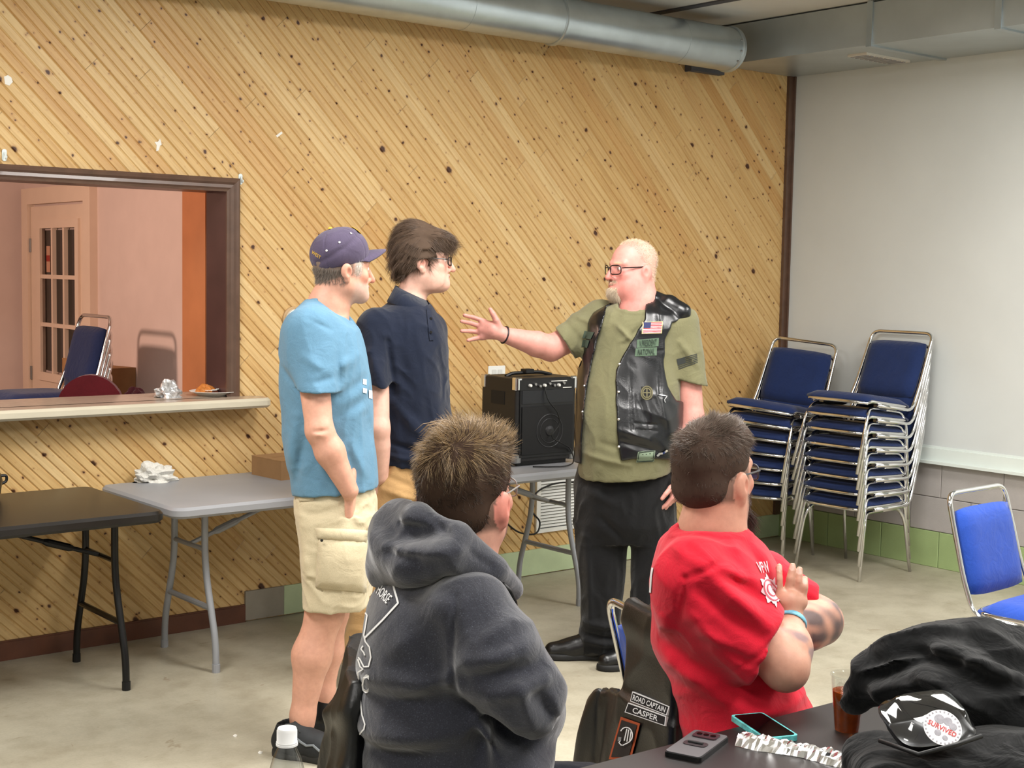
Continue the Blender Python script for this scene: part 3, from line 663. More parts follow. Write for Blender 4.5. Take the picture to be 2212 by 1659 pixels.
# ------------------------------------------------------------------ back room odds
pms = dep(208, 830, 6.75)
ms = empty('maroon_stool', (pms[0], pms[1], 0), math.radians(-30), 'maroon upholstered tall stool with rounded back behind the counter', 'stool')
M_MAROON = fabric('maroon_fabric', (.34, .07, .10), 700)
for sx in (-1, 1):
    for sy in (-1, 1): MB().tube([(sx*.17, sy*.17, 0), (sx*.13, sy*.13, .72)], .014, 8).build('leg', M_BLACKMETAL, ms)
MB().tube([(.185*math.cos(t), .185*math.sin(t), .25) for t in np.linspace(0, 6.283, 24, endpoint=False)], .009, 8, closed=True).build('foot_ring', M_BLACKMETAL, ms)
MB().lathe([(.10, .70), (.20, .71), (.215, .74), (.205, .78), (.12, .795), (.01, .80)], 28).build('seat', M_MAROON, ms, smooth='auto')
V = []; Fc = []; nn_ = 18
for k in range(nn_+1):
    t = math.pi*k/nn_; x = .17*math.cos(t); z = .80+.365*(max(0, math.sin(t)))**.55
    for (yy, s_) in ((-.15, 1), (-.21, 1)): V.append((x, yy-.04*(z-.8), z)); V.append((x*.9, yy-.0, .79))
for k in range(nn_):
    a = 4*k; b = a+4; Fc += [(a, b, b+1, a+1), (a+3, b+3, b+2, a+2), (a, a+2, b+2, b)]
Fc += [(0, 1, 3, 2), (4*nn_+2, 4*nn_+3, 4*nn_+1, 4*nn_)]
obj('backrest', V, Fc, M_MAROON, ms, smooth=False)
crumple('maroon_jacket', (pms[0]+.15, pms[1]-.10, .985), .06, .05, .075, fabric('dark_maroon', (.22, .05, .08), 600), 'dark maroon garment heaped beside the rounded stool back', 'jacket', 31, 32, .5, 2.2)
ptb = dep(262, 760, 8.35)-np.array([.16, .05, 0])
tb = empty('tall_carton', (ptb[0], ptb[1], 0), math.radians(12), 'tall brown cardboard carton behind the stacked chairs', 'carton')
MB().box((-.14, -.16, 0), (.14, .16, 1.08)).build('body', M_CARD, tb); MB().box((-.14, -.16, 1.08), (-.135, .16, 1.13)).box((-.14, .155, 1.08), (.14, .16, 1.12)).build('flap', M_CARD, tb)
# ------------------------------------------------------------------ implicit surfaces for bodies and clothing
A_ = lambda v: np.asarray(v, float)
class Sd:
    lo = hi = None
    def __init__(s, fn, lo, hi): s.fn = fn; s.lo = A_(lo); s.hi = A_(hi)
    def __call__(s, p): return s.fn(p)
def Cap(a, b, ra, rb=None):
    a, b = A_(a), A_(b); rb = ra if rb is None else rb; ab = b-a; L2 = max(1e-9, ab@ab); m = max(ra, rb)
    def fn(p):
        d = p-a; t = np.clip(d@ab/L2, 0, 1); d = d-t[:, None]*ab; return np.sqrt(np.einsum('ij,ij->i', d, d))-(ra+(rb-ra)*t)
    return Sd(fn, np.minimum(a, b)-m, np.maximum(a, b)+m)
def Chain(pts, rad, k=.0):
    cs = [Cap(pts[i], pts[i+1], rad[i], rad[i+1]) for i in range(len(pts)-1)]
    return U(k, *cs)
def Ell(c, r, R=None):
    c, r = A_(c), A_(r); m = r.max()
    def fn(p):
        q = p-c
        if R is not None: q = q@R.T
        k0 = np.sqrt(((q/r)**2).sum(1)); k1 = np.sqrt(((q/r**2)**2).sum(1))+1e-9; return k0*(k0-1)/k1
    return Sd(fn, c-(m if R is not None else r), c+(m if R is not None else r))
def Box(c, h, R=None, rad=.005):
    c, h = A_(c), A_(h)-rad; m = np.linalg.norm(h)+rad
    def fn(p):
        q = p-c
        if R is not None: q = q@R.T
        q = np.abs(q)-h; return np.sqrt((np.maximum(q, 0)**2).sum(1))+np.minimum(q.max(1), 0)-rad
    return Sd(fn, c-m, c+m)
def smin(a, b, k):
    if k <= 0: return np.minimum(a, b)
    h = np.clip(.5+.5*(b-a)/k, 0, 1); return b+(a-b)*h-k*h*(1-h)
FARD = .09
def U(k, *ps):
    def fn(p):
        d = None
        for s in ps:
            ds = np.maximum(s.lo-p, p-s.hi).max(1); near = ds < FARD
            if near.all(): ds = s(p)
            elif near.any(): ds[near] = s(p[near])
            d = ds if d is None else smin(d, ds, k)
        return d
    return Sd(fn, np.min([s.lo for s in ps], 0)-k*.3, np.max([s.hi for s in ps], 0)+k*.3)
def _neg(a, b, k, sg):
    def fn(p):
        d = a(p); m = d < FARD
        if m.all(): return -smin(-d, sg*b(p), k)
        if m.any(): d = d.copy(); d[m] = -smin(-d[m], sg*b(p[m]), k)
        return d
    return fn
def Sub(a, b, k=0): return Sd(_neg(a, b, k, 1), a.lo, a.hi)
def Int(a, b, k=0): return Sd(_neg(a, b, k, -1), np.maximum(a.lo, b.lo), np.minimum(a.hi, b.hi))
BIG = 9.0
def Half(o, n):
    """keeps the side the normal points away from"""
    o, n = A_(o), unit(n); return Sd(lambda p: (p-o)@n, [-BIG]*3, [BIG]*3)
def Grow(a, r): return Sd(lambda p: a(p)-r, a.lo-r, a.hi+r)
def Disp(a, f, m):
    def fn(p):
        d = a(p); n = np.abs(d) < FARD
        if n.any(): d = d.copy(); d[n] -= f(p[n])
        return d
    return Sd(fn, a.lo-m, a.hi+m)
def Loft(secs, n=2.25):
    """stacked superellipses: (w, cu, cv, a, b, rot)"""
    S_ = A_([list(s)+[0]*(6-len(s)) for s in sorted(secs)]); w = S_[:, 0]
    ww = np.linspace(w[0], w[-1], 96); m_ = len(w)
    out = [ww]
    for c in range(1, 6):
        y = S_[:, c]; sl = np.diff(y)/np.diff(w); t = np.zeros(m_); t[1:-1] = np.where(sl[:-1]*sl[1:] > 0, 2*sl[:-1]*sl[1:]/(sl[:-1]+sl[1:]+1e-12), 0); t[0], t[-1] = sl[0], sl[-1]
        i = np.clip(np.searchsorted(w, ww)-1, 0, m_-2); h = w[i+1]-w[i]; x = (ww-w[i])/h
        out.append((2*x**3-3*x**2+1)*y[i]+(x**3-2*x**2+x)*h*t[i]+(-2*x**3+3*x**2)*y[i+1]+(x**3-x**2)*h*t[i+1])
    T = np.array(out); m = np.maximum(S_[:, 3], S_[:, 4]).max()
    def fn(p):
        z = np.clip(p[:, 2], w[0], w[-1]); cu, cv, a, b, ro = (np.interp(z, T[0], T[k]) for k in range(1, 6))
        x, y = p[:, 0]-cu, p[:, 1]-cv; cs, sn = np.cos(ro), np.sin(ro); x, y = x*cs+y*sn, -x*sn+y*cs
        X, Y = np.abs(x/a)+1e-6, np.abs(y/b)+1e-6; k0 = (X**n+Y**n)**(1/n)
        g = k0**(1-n)*np.sqrt((X**(n-1)/a)**2+(Y**(n-1)/b)**2)+1e-6
        d = np.maximum((k0-1)/g, -np.minimum(a, b)); return np.maximum(d, np.maximum(p[:, 2]-w[-1], w[0]-p[:, 2]))
    cu, cv = S_[:, 1], S_[:, 2]
    return Sd(fn, [cu.min()-m, cv.min()-m, w[0]], [cu.max()+m, cv.max()+m, w[-1]])
def PolyUW(pts, v0, v1):
    """polygon in the (u, w) plane swept from depth v0 to v1"""
    Pn = A_(pts); n = len(Pn)
    def fn(p):
        q = p[:, [0, 2]]; d = np.full(len(q), 1e9); s = np.ones(len(q))
        for i in range(n):
            a, b = Pn[i], Pn[i-1]; e = b-a; w_ = q-a; t = np.clip(w_@e/(e@e), 0, 1); dd = w_-t[:, None]*e; d = np.minimum(d, (dd**2).sum(1))
            c1 = q[:, 1] >= a[1]; c2 = q[:, 1] < b[1]; c3 = e[0]*w_[:, 1] > e[1]*w_[:, 0]
            f = (c1 & c2 & c3) | (~c1 & ~c2 & ~c3); s = np.where(f, -s, s)
        return np.maximum(s*np.sqrt(d), np.maximum(p[:, 1]-v1, v0-p[:, 1]))
    return Sd(fn, [Pn[:, 0].min(), v0, Pn[:, 1].min()], [Pn[:, 0].max(), v1, Pn[:, 1].max()])
def creases(lst):
    """soft ridges (+) and valleys (-) along segments: (a, b, width, height)"""
    L_ = [(A_(a), A_(b), w_, h_*1.7) for a, b, w_, h_ in lst]
    def fn(p):
        o = np.zeros(len(p))
        for a, b, w_, h_ in L_:
            e_ = np.array([2.6*w_, .075+w_, 2.6*w_]); lo, hi = np.minimum(a, b)-e_, np.maximum(a, b)+e_; m = np.where(((p > lo) & (p < hi)).all(1))[0]
            if not len(m): continue
            ab = b-a; ax = ab*[1, .05, 1]; d = p[m]-a; t = np.clip(d@ax/(ab@ax), 0, 1); r2 = (((d-t[:, None]*ab)*[1, .22, 1])**2).sum(1); o[m] += h_*np.exp(-r2/(w_*w_))*(.35+.65*np.sin(np.pi*np.clip(t, .08, .92)))
        return o
    return fn
def wrinkle(freq, amp, seed=0, squash=(1, 1, 1)):
    rs = np.random.RandomState(seed); freq = freq*3.6; K = rs.normal(size=(6, 3))*freq*A_(squash); ph = rs.uniform(0, 6.3, 6); K2 = rs.normal(size=(3, 3))*freq*.6
    def fn(p):
        wv = np.sin(p@K2[0]+1.0)*.9+np.sin(p@K2[1]+2.2)*.7
        o = np.zeros(len(p))
        for i in range(6): o += np.sin(p@K[i]+ph[i]+1.6*wv)
        o /= 6; return amp*1.25*(1-2.4*np.abs(o)**.8)
    return fn
def rib(cap, h=.0045, w_=.017):
    """raised band of cloth around an opening"""
    return lambda p: h*np.clip((w_-np.abs(cap(p)))/.004, 0, 1)
def addf(*fs): return lambda p: sum(f(p) for f in fs)

def surf(sd, h):
    """surface nets on a sparse block grid"""
    lo = sd.lo-3*h; hi = sd.hi+3*h; B = 8
    nb_ = np.maximum(1, np.ceil((hi-lo)/(B*h)).astype(int)); N = nb_*B
    ci = np.stack(np.meshgrid(*[np.arange(k) for k in nb_], indexing='ij'), -1).reshape(-1, 3)
    cp = lo+(ci*B+(B-1)/2)*h; cd = sd(cp); keep = np.abs(cd) < B*h*.5*1.733*1.25+h
    Fd = np.repeat(np.repeat(np.repeat(np.where(cd.reshape(nb_) < 0, -1.0, 1.0).astype(np.float32), B, 0), B, 1), B, 2)
    g = np.stack(np.meshgrid(*[np.arange(B)]*3, indexing='ij'), -1).reshape(-1, 3)
    kb = ci[keep]*B
    for s in range(0, len(kb), 700):
        ix = (kb[s:s+700, None, :]+g[None]).reshape(-1, 3); Fd[ix[:, 0], ix[:, 1], ix[:, 2]] = sd(lo+ix*h)
    S_ = Fd < 0
    cnt = np.zeros(N-1, np.int8)
    for dx in (0, 1):
        for dy in (0, 1):
            for dz in (0, 1): cnt += S_[dx:N[0]-1+dx, dy:N[1]-1+dy, dz:N[2]-1+dz]
    act = np.argwhere((cnt > 0) & (cnt < 8)); vid = np.full(N-1, -1, np.int32); vid[act[:, 0], act[:, 1], act[:, 2]] = np.arange(len(act))
    C = np.array([(a, b, c) for a in (0, 1) for b in (0, 1) for c in (0, 1)])
    val = np.stack([Fd[act[:, 0]+c[0], act[:, 1]+c[1], act[:, 2]+c[2]] for c in C], 1).astype(float)
    acc = np.zeros((len(act), 3)); num = np.zeros(len(act))
    for i in range(8):
        for j in range(i+1, 8):
            if np.abs(C[i]-C[j]).sum() != 1: continue
            a, b = val[:, i], val[:, j]; m = (a < 0) != (b < 0); t = np.where(m, a/np.where(m, a-b, 1), 0)
            acc += np.where(m[:, None], C[i]+(C[j]-C[i])*t[:, None], 0); num += m
    V = lo+(act+acc/num[:, None])*h
    Fq = []
    for ax in range(3):
        sl0 = [slice(None)]*3; sl1 = [slice(None)]*3; sl0[ax] = slice(0, N[ax]-1); sl1[ax] = slice(1, N[ax])
        a, b = S_[tuple(sl0)], S_[tuple(sl1)]; o1, o2 = [(1, 2), (2, 0), (0, 1)][ax]
        e = np.argwhere(a != b); e = e[(e[:, o1] > 0) & (e[:, o2] > 0) & (e[:, o1] < N[o1]-1) & (e[:, o2] < N[o2]-1)]
        q = []
        for d1, d2 in ((1, 1), (0, 1), (0, 0), (1, 0)):
            c = e.copy(); c[:, o1] -= d1; c[:, o2] -= d2; q.append(vid[c[:, 0], c[:, 1], c[:, 2]])
        q = np.stack(q, 1); fl_ = ~a[e[:, 0], e[:, 1], e[:, 2]]; q[fl_] = q[fl_][:, ::-1]; Fq.append(q)
    Fq = np.concatenate(Fq); return V, Fq[(Fq >= 0).all(1)]
def nobj(name, V, Fq, mat=None, parent=None, smooth=True, tone=None):
    me = bpy.data.meshes.new(name); V = np.ascontiguousarray(V, np.float32); Fq = np.ascontiguousarray(Fq, np.int32); k = Fq.shape[1]
    me.vertices.add(len(V)); me.vertices.foreach_set('co', V.ravel()); me.loops.add(Fq.size); me.loops.foreach_set('vertex_index', Fq.ravel())
    me.polygons.add(len(Fq)); me.polygons.foreach_set('loop_start', np.arange(0, Fq.size, k, dtype=np.int32))
    try: me.polygons.foreach_set('loop_total', np.full(len(Fq), k, np.int32))
    except Exception: pass
    me.polygons.foreach_set('use_smooth', np.full(len(Fq), bool(smooth)))
    me.update(calc_edges=True)
    if tone is not None:
        at = me.color_attributes.new('tone', 'FLOAT_COLOR', 'POINT'); c = np.ones((len(V), 4), np.float32); c[:, :3] = tone; at.data.foreach_set('color', c.ravel())
    if mat: me.materials.append(mat)
    o = bpy.data.objects.new(name, me); COL.objects.link(o)
    if parent: o.parent = parent
    return o
def normals(V, Fq):
    n = np.cross(V[Fq[:, 2]]-V[Fq[:, 0]], V[Fq[:, 3]]-V[Fq[:, 1]]); o = np.zeros_like(V)
    for k in range(4): np.add.at(o, Fq[:, k], n)
    return o/(np.linalg.norm(o, axis=1)[:, None]+1e-12)
def strands(name, V, N_, n, length, flow, rad, mat, parent, seed=1, droop=(0, 0, -.3), mask=None, pts=5, jit=.35, tone=None, sink=.004, clump=0):
    rs = np.random.RandomState(seed); idx = np.arange(len(V)) if mask is None else np.where(mask(V, N_))[0]
    i = rs.choice(idx, n); p = V[i]+rs.normal(size=(n, 3))*.002-N_[i]*sink; nn = N_[i]
    d = flow(p, nn)
    if clump:
        K = rs.normal(size=(5, 3))*clump; cl = np.stack([np.sin(p@K[0]+np.sin(p@K[3])*2), np.sin(p@K[1]+np.sin(p@K[4])*2), np.sin(p@K[2])], 1)*.5; d = d+cl
    d = d+rs.normal(size=(n, 3))*jit; d /= np.linalg.norm(d, axis=1)[:, None]
    L_ = (length(p, nn) if callable(length) else np.full(n, length))*rs.uniform(.6, 1.15, n); dr = A_(droop)
    t = np.linspace(0, 1, pts); c = p[:, None]+d[:, None]*(L_[:, None]*t)[..., None]+dr*(L_[:, None]*t**2)[..., None]*.5
    s1 = np.cross(d, rs.normal(size=(n, 3))); s1 /= np.linalg.norm(s1, axis=1)[:, None]; s2 = np.cross(d, s1)
    R_ = rad*(1-.85*t)
    VV = np.concatenate([(c+(s1[:, None]*math.cos(a)+s2[:, None]*math.sin(a))*R_[None, :, None])[:, :, None] for a in (0, 2.094, 4.189)], 2)  # n,pts,3,3
    VV = VV.reshape(-1, 3); base = (np.arange(n)*pts*3)[:, None, None]; ii = (np.arange(pts-1)*3)[None, :, None]
    Fq = np.concatenate([np.stack(np.broadcast_arrays(base+ii+k, base+ii+(k+1) % 3, base+ii+3+(k+1) % 3, base+ii+3+k), -1) for k in range(3)], 2).reshape(-1, 4)
    col = None
    if tone is not None: col = np.repeat(tone(p, L_, rs), pts*3, 0)
    o = nobj(name, VV, Fq, mat, parent, True, col); return o
def tone_mat(name, rough=.5, sss=.12, bump=.08, bscale=400, spec=.4, var=.10):
    if name in MAT: return MAT[name]
    s = NT(name); at = s.n('ShaderNodeAttribute'); at.attribute_name = 'tone'
    nz = s.noise(45, 4, .65); r = s.ramp(nz.outputs[0], [(.3, (1-var, 1-var*1.3, 1-var*1.3, 1)), (.7, (1+var*.5, 1+var*.4, 1+var*.4, 1))])
    s.l(s.mix(1, at.outputs['Color'], r.outputs[0], 'MULTIPLY'), s.b.inputs['Base Color']); s.b.inputs['Roughness'].default_value = rough
    s.b.inputs['Specular IOR Level'].default_value = spec
    if sss: s.b.inputs['Subsurface Weight'].default_value = sss; s.b.inputs['Subsurface Radius'].default_value = (1, .35, .2); s.b.inputs['Subsurface Scale'].default_value = .006
    if bump: b = s.noise(bscale, 3); s.bump(b.outputs[0], bump, .002)
    MAT[name] = s.m; return s.m
M_SKIN = tone_mat('skin'); M_HAIR = tone_mat('hair', .42, 0, 0, spec=.45, var=.05)
M_HAIRBASE = tone_mat('hair_base', .8, 0, 0, spec=.15, var=.15); lin = lambda c: A_(srgb(c)[:3])

class Fig:
    """a person: local axes are u (across the view), v (away), w (up); origin on the floor"""
    def __init__(s, label, D, px, cat='person', name='person', z=0.0):
        s.D = D; o = dep(px, 900, D); s.O = np.array([o[0], o[1], z])
        s.root = empty(name, s.O, YAW-math.pi/2, label, cat); s.bv = {}
    def loc(s, p): d = A_(p)-s.O; return np.array([d@VX, d@VY, d[2]])
    def L(s, x, y, dv=0.0): return s.loc(dep(x, y, s.D+dv))
    def w(s, y, x=None, dv=0.0): return s.L(PCX if x is None else x, y, dv)[2]
    def sec(s, y, x0, x1, dv, b, rot=0.0):
        a, c = s.L(x0, y, dv), s.L(x1, y, dv); m = (a+c)/2; return (m[2], m[0], m[1], abs(c[0]-a[0])/2, b, rot)
    def part(s, name, sd, h, mat, parent=None, tone=None, keep=False):
        V, Fq = surf(sd, h); o = nobj(name, V, Fq, mat, parent or s.root, True, tone(V) if tone else None)
        s.bv[name] = (V, Fq); return o
    def bvh(s, *names):
        Vs = []; Fs = []; n = 0
        for k in names: V, F_ = s.bv[k]; Vs.append(V); Fs.append(F_+n); n += len(V)
        return BVHTree.FromPolygons([tuple(v) for v in np.concatenate(Vs)], [tuple(map(int, f)) for f in np.concatenate(Fs)])
    def hit(s, bvh, x, y, off=.002):
        """where the line of sight through a photo pixel meets the cloth: a print sits there, on the surface"""
        o = s.loc(EYE); d = s.loc(dep(x, y, 1.0))-o; d = unit(d); r = bvh.ray_cast(Vector(o), Vector(d))
        if r[0] is None: return None
        n = r[1] if r[1].dot(Vector(d)) < 0 else -r[1]; return np.array(r[0]+n*off)
def toward(bvh, c, d, off=.0005):
    c, d = A_(c), unit(d); r = bvh.ray_cast(Vector(c+d*.4), Vector(-d)); return np.array(r[0])+d*off if r[0] is not None else c+d*.1
def surf_patch(fig, bvh, name, corners, mat, parent, nu=10, nv=6, off=.002, tex=None, smooth=True):
    """sheet lying on the cloth between four photo corners (tl, tr, br, bl)"""
    c = [A_(q) for q in corners]; V = []; ok = True
    for j in range(nv+1):
        for i in range(nu+1):
            a, b = i/nu, j/nv; q = (c[0]*(1-a)+c[1]*a)*(1-b)+(c[3]*(1-a)+c[2]*a)*b; h = fig.hit(bvh, q[0], q[1], off)
            V.append(h)
    idx = lambda i, j: j*(nu+1)+i
    Fc = [(idx(i, j+1), idx(i+1, j+1), idx(i+1, j), idx(i, j)) for j in range(nv) for i in range(nu)]
    Fc = [f for f in Fc if all(V[k] is not None for k in f)]
    V = [v if v is not None else (0, 0, 0) for v in V]
    return obj(name, V, Fc, mat, parent, smooth) if Fc else None
def surf_poly(fig, bvh, name, c, pts, mat, parent, off=.0025, rings=4):
    """flat print with a free outline, laid on the cloth"""
    c = A_(c); n = len(pts); V = [fig.hit(bvh, c[0], c[1], off)]; Fc = []
    for r in range(1, rings+1):
        for p in pts: q = c+(A_(p)-c)*r/rings; V.append(fig.hit(bvh, q[0], q[1], off))
    for i in range(n):
        j = (i+1) % n; Fc.append((0, 1+j, 1+i))
        for r in range(rings-1): Fc.append((1+r*n+i, 1+r*n+j, 1+(r+1)*n+j, 1+(r+1)*n+i))
    Fc = [f for f in Fc if all(V[k] is not None for k in f)]; V = [v if v is not None else (0, 0, 0) for v in V]
    return obj(name, V, Fc, mat, parent, True) if Fc else None
def surf_line(fig, bvh, name, paths, wpx, mat, parent, off=.0022):
    V = []; Fc = []
    for pts in paths:
        pts = [A_(p) for p in pts]; dense = []
        for a, b in zip(pts[:-1], pts[1:]):
            n = max(1, int(np.linalg.norm(b-a)/4)); dense += [a+(b-a)*k/n for k in range(n)]
        dense.append(pts[-1]); prev = None
        for i, q in enumerate(dense):
            t = dense[min(i+1, len(dense)-1)]-dense[max(i-1, 0)]; t = t/(np.linalg.norm(t)+1e-9); n = np.array([-t[1], t[0]])*wpx/2
            a, b = fig.hit(bvh, *(q+n), off), fig.hit(bvh, *(q-n), off)
            if a is None or b is None or np.linalg.norm(a-b) > .05: prev = None; continue
            V += [a, b]; k = len(V)-2
            if prev is not None: Fc.append((prev, prev+1, k+1, k))
            prev = k
    return obj(name, V, Fc, mat, parent, True) if Fc else None
def text_mesh(body, bold=0.0):
    cu = bpy.data.curves.new('lettering', 'FONT'); cu.body = body; cu.resolution_u = 2; cu.offset = bold; o = bpy.data.objects.new('lettering', cu); COL.objects.link(o)
    dg = bpy.context.evaluated_depsgraph_get(); me = bpy.data.meshes.new_from_object(o.evaluated_get(dg)); V = np.array([v.co[:2] for v in me.vertices]); Fc = [tuple(p.vertices) for p in me.polygons]
    bpy.data.objects.remove(o); bpy.data.curves.remove(cu); bpy.data.meshes.remove(me)
    lo, hi = V.min(0), V.max(0); return (V-lo)/(hi-lo), Fc
def surf_text(fig, bvh, name, body, corners, mat, parent, off=.003, bold=.0):
    V2, Fc = text_mesh(body, bold); c = [A_(q) for q in corners]; V = []
    for a, b in V2:
        b = 1-b; q = (c[0]*(1-a)+c[1]*a)*(1-b)+(c[3]*(1-a)+c[2]*a)*b; V.append(fig.hit(bvh, q[0], q[1], off))
    Fc = [f for f in Fc if all(V[k] is not None for k in f)]; V = [v if v is not None else (0, 0, 0) for v in V]
    return obj(name, V, Fc, mat, parent, False) if Fc else None

class Head:
    """facing angle phi in the (u, v) plane: 0 = image right, 90 = away"""
    def __init__(s, fig, c, phi, scale=1.0, pitch=0.0, jaw=1.0, fat=0.0, nose=1.0, roll=0.0):
        f = np.array([math.cos(phi), math.sin(phi), 0]); up = np.array([0, 0, 1.0]); r = np.cross(f, up)
        f2 = f*math.cos(pitch)+up*math.sin(pitch); u2 = np.cross(r, f2)
        r3 = r*math.cos(roll)+u2*math.sin(roll); u3 = np.cross(r3, f2)
        s.R = np.array([r3, f2, u3]); s.c = A_(c); s.k = scale; s.jaw, s.fat, s.nose = jaw, fat, nose
    def p(s, x, y, z): return s.c+s.k*(A_([x, y, z])@s.R)
    def q(s, P_): return ((P_-s.c)@s.R.T)/s.k
    def ell(s, c, r): return Ell(s.p(*c), A_(r)*s.k, s.R)
    def sph(s, c, r): return Cap(s.p(*c), s.p(*c)+1e-5, r*s.k)
    def cap(s, a, b, ra, rb=None): return Cap(s.p(*a), s.p(*b), ra*s.k, (ra if rb is None else rb)*s.k)
    def sd(s):
        j, f = s.jaw, s.fat
        skull = U(.03, s.ell((0, -.012, .042), (.077, .099, .088)), s.ell((0, .030, -.005), (.066, .066, .088)), s.ell((0, .036, -.056), (.056*j, .056, .049)),
                  s.cap((-.045*j, .005, -.055), (-.012, .080, -.085), .026, .021), s.cap((.045*j, .005, -.055), (.012, .080, -.085), .026, .021))
        if f: skull = U(.035, skull, s.ell((0, .035, -.088), (.060*f, .050, .030)), s.ell((-.05, .03, -.06), (.026*f, .045, .045)), s.ell((.05, .03, -.06), (.026*f, .045, .045)))
        skull = U(.014, skull, s.sph((-.045, .062, -.016), .022), s.sph((.045, .062, -.016), .022), s.cap((-.05, .070, .032), (-.012, .090, .030), .010, .011), s.cap((.05, .070, .032), (.012, .090, .030), .010, .011), s.sph((0, .086, -.087), .018))
        for x in (-.032, .032): skull = Sub(skull, s.sph((x, .104, .010), .017), .012)
        skull = U(.003, skull, s.sph((-.032, .0785, .011), .0128), s.sph((.032, .0785, .011), .0128))
        n = s.nose
        skull = U(.009, skull, s.cap((0, .094, .020), (0, .094+.026*n, -.026), .009, .0125), s.sph((-.013, .100, -.031), .0095), s.sph((.013, .100, -.031), .0095))
        skull = U(.006, skull, s.cap((-.020, .094, -.0535), (0, .1035, -.0515), .0055, .0065), s.cap((.020, .094, -.0535), (0, .1035, -.0515), .0055, .0065), s.cap((-.018, .093, -.062), (0, .101, -.0635), .006, .007), s.cap((.018, .093, -.062), (0, .101, -.0635), .006, .007))
        skull = Sub(skull, s.cap((-.022, .104, -.0575), (.022, .104, -.0575), .0028), .004)
        ears = []
        for sx in (-1, 1):
            e = U(.006, s.ell((sx*.086, -.016, -.003), (.010, .021, .028)), s.ell((sx*.081, -.009, -.031), (.008, .011, .014)))
            e = Sub(e, s.ell((sx*.099, -.009, -.007), (.013, .011, .017)), .004); ears.append(e)
        return U(.007, skull, *ears)
    def tone(s, V, base, lips=(.70, .42, .38), brow=None, stubble=None, stubble_amt=0, ear=None, extra=None):
        q = s.q(V); c = np.tile(lin(base), (len(V), 1)); inh = (np.abs(q[:, 2]-.02) < .17) & (np.abs(q[:, 0]) < .11)
        def mixin(mask, col): c[:] = c*(1-mask[:, None])+lin(col)*mask[:, None]
        g = lambda x, y, z, rx, ry, rz: np.exp(-(((np.abs(q[:, 0])-x)/rx)**2+((q[:, 1]-y)/ry)**2+((q[:, 2]-z)/rz)**2)**2)
        b = A_(base); red = tuple(np.clip(b*[1.02, .82, .80], 0, 1))
        mixin(.55*g(.046, .065, -.022, .028, .04, .026), red); mixin(.6*g(0, .118, -.024, .02, .03, .018), red); mixin(.5*g(.083, -.01, -.002, .014, .03, .03), red)
        if stubble: mixin(stubble_amt*np.clip((-.034-q[:, 2])/.012, 0, 1)*np.clip((q[:, 1]-.012)/.02, 0, 1)*(q[:, 2] > -.12)*inh, stubble)
        mixin(.9*g(0, .100, -.052, .019, .03, .0045), lips); mixin(.9*g(0, .100, -.0635, .018, .03, .0055), lips)
        if brow: mixin(.9*g(.032, .088, .034, .020, .03, .0055)*inh, brow)
        eye = np.minimum(np.linalg.norm(q-[.032, .0785, .011], axis=1), np.linalg.norm(q-[-.032, .0785, .011], axis=1)) < .0137
        slit = np.abs(q[:, 2]-.011) < .0052
        mixin((eye & slit).astype(float), (.88, .86, .84)); mixin((eye & slit & (np.abs(np.abs(q[:, 0])-.032) < .0045)).astype(float), (.16, .12, .10))
        if extra: extra(q, V, c, mixin)
        return c
    def glasses(s, fig, col, name='glasses', w_=.030, hgt=.019, z=.006, yf=.112, thick=.0026, lens=True):
        M = P('glasses_frame_%s' % name, col, .3, var=0); g = MB()
        k = s.k
        for sx in (-1, 1):
            ring = [];
            for t in np.linspace(0, 2*math.pi, 28, endpoint=False):
                cs, sn = math.cos(t), math.sin(t); x = sx*.036+w_*math.copysign(abs(cs)**.55, cs); zz = z+hgt*math.copysign(abs(sn)**.6, sn)
                ring.append(s.p(x, yf-.9*max(0, abs(x)-.02)**1.5*2.2, zz))
            g.tube(ring, thick*k, 6, closed=True)
        g.tube([s.p(-.008, yf, z+.006), s.p(0, yf+.002, z+.008), s.p(.008, yf, z+.006)], thick*k, 6)
        gl = g.build('glasses', M, fig.root, smooth=True)
        for sx in (-1, 1):
            MB().tube([s.p(sx*.065, yf-.022, z+.008), s.p(sx*.074, yf-.03, z+.009), s.p(sx*.0815, .02, z+.010), s.p(sx*.0845, -.010, z+.012), s.p(sx*.084, -.028, z-.008)], thick*k, 6).build('temple_arm', M, gl)
            if lens:
                V = [s.p(sx*.036, yf-.012, z)]; n = 20
                for t in np.linspace(0, 2*math.pi, n, endpoint=False):
                    cs, sn = math.cos(t), math.sin(t); x = sx*.036+w_*math.copysign(abs(cs)**.55, cs); zz = z+hgt*math.copysign(abs(sn)**.6, sn)
                    V.append(s.p(x, yf-.9*max(0, abs(x)-.02)**1.5*2.2, zz))
                V[0] = np.mean(V[1:], 0); obj('lens', V, [(0, i+1, (i+1) % n+1) for i in range(n)], thin_plastic('spectacle_lens', (.96, .96, .96), .03, .8, .03), gl)
        return gl
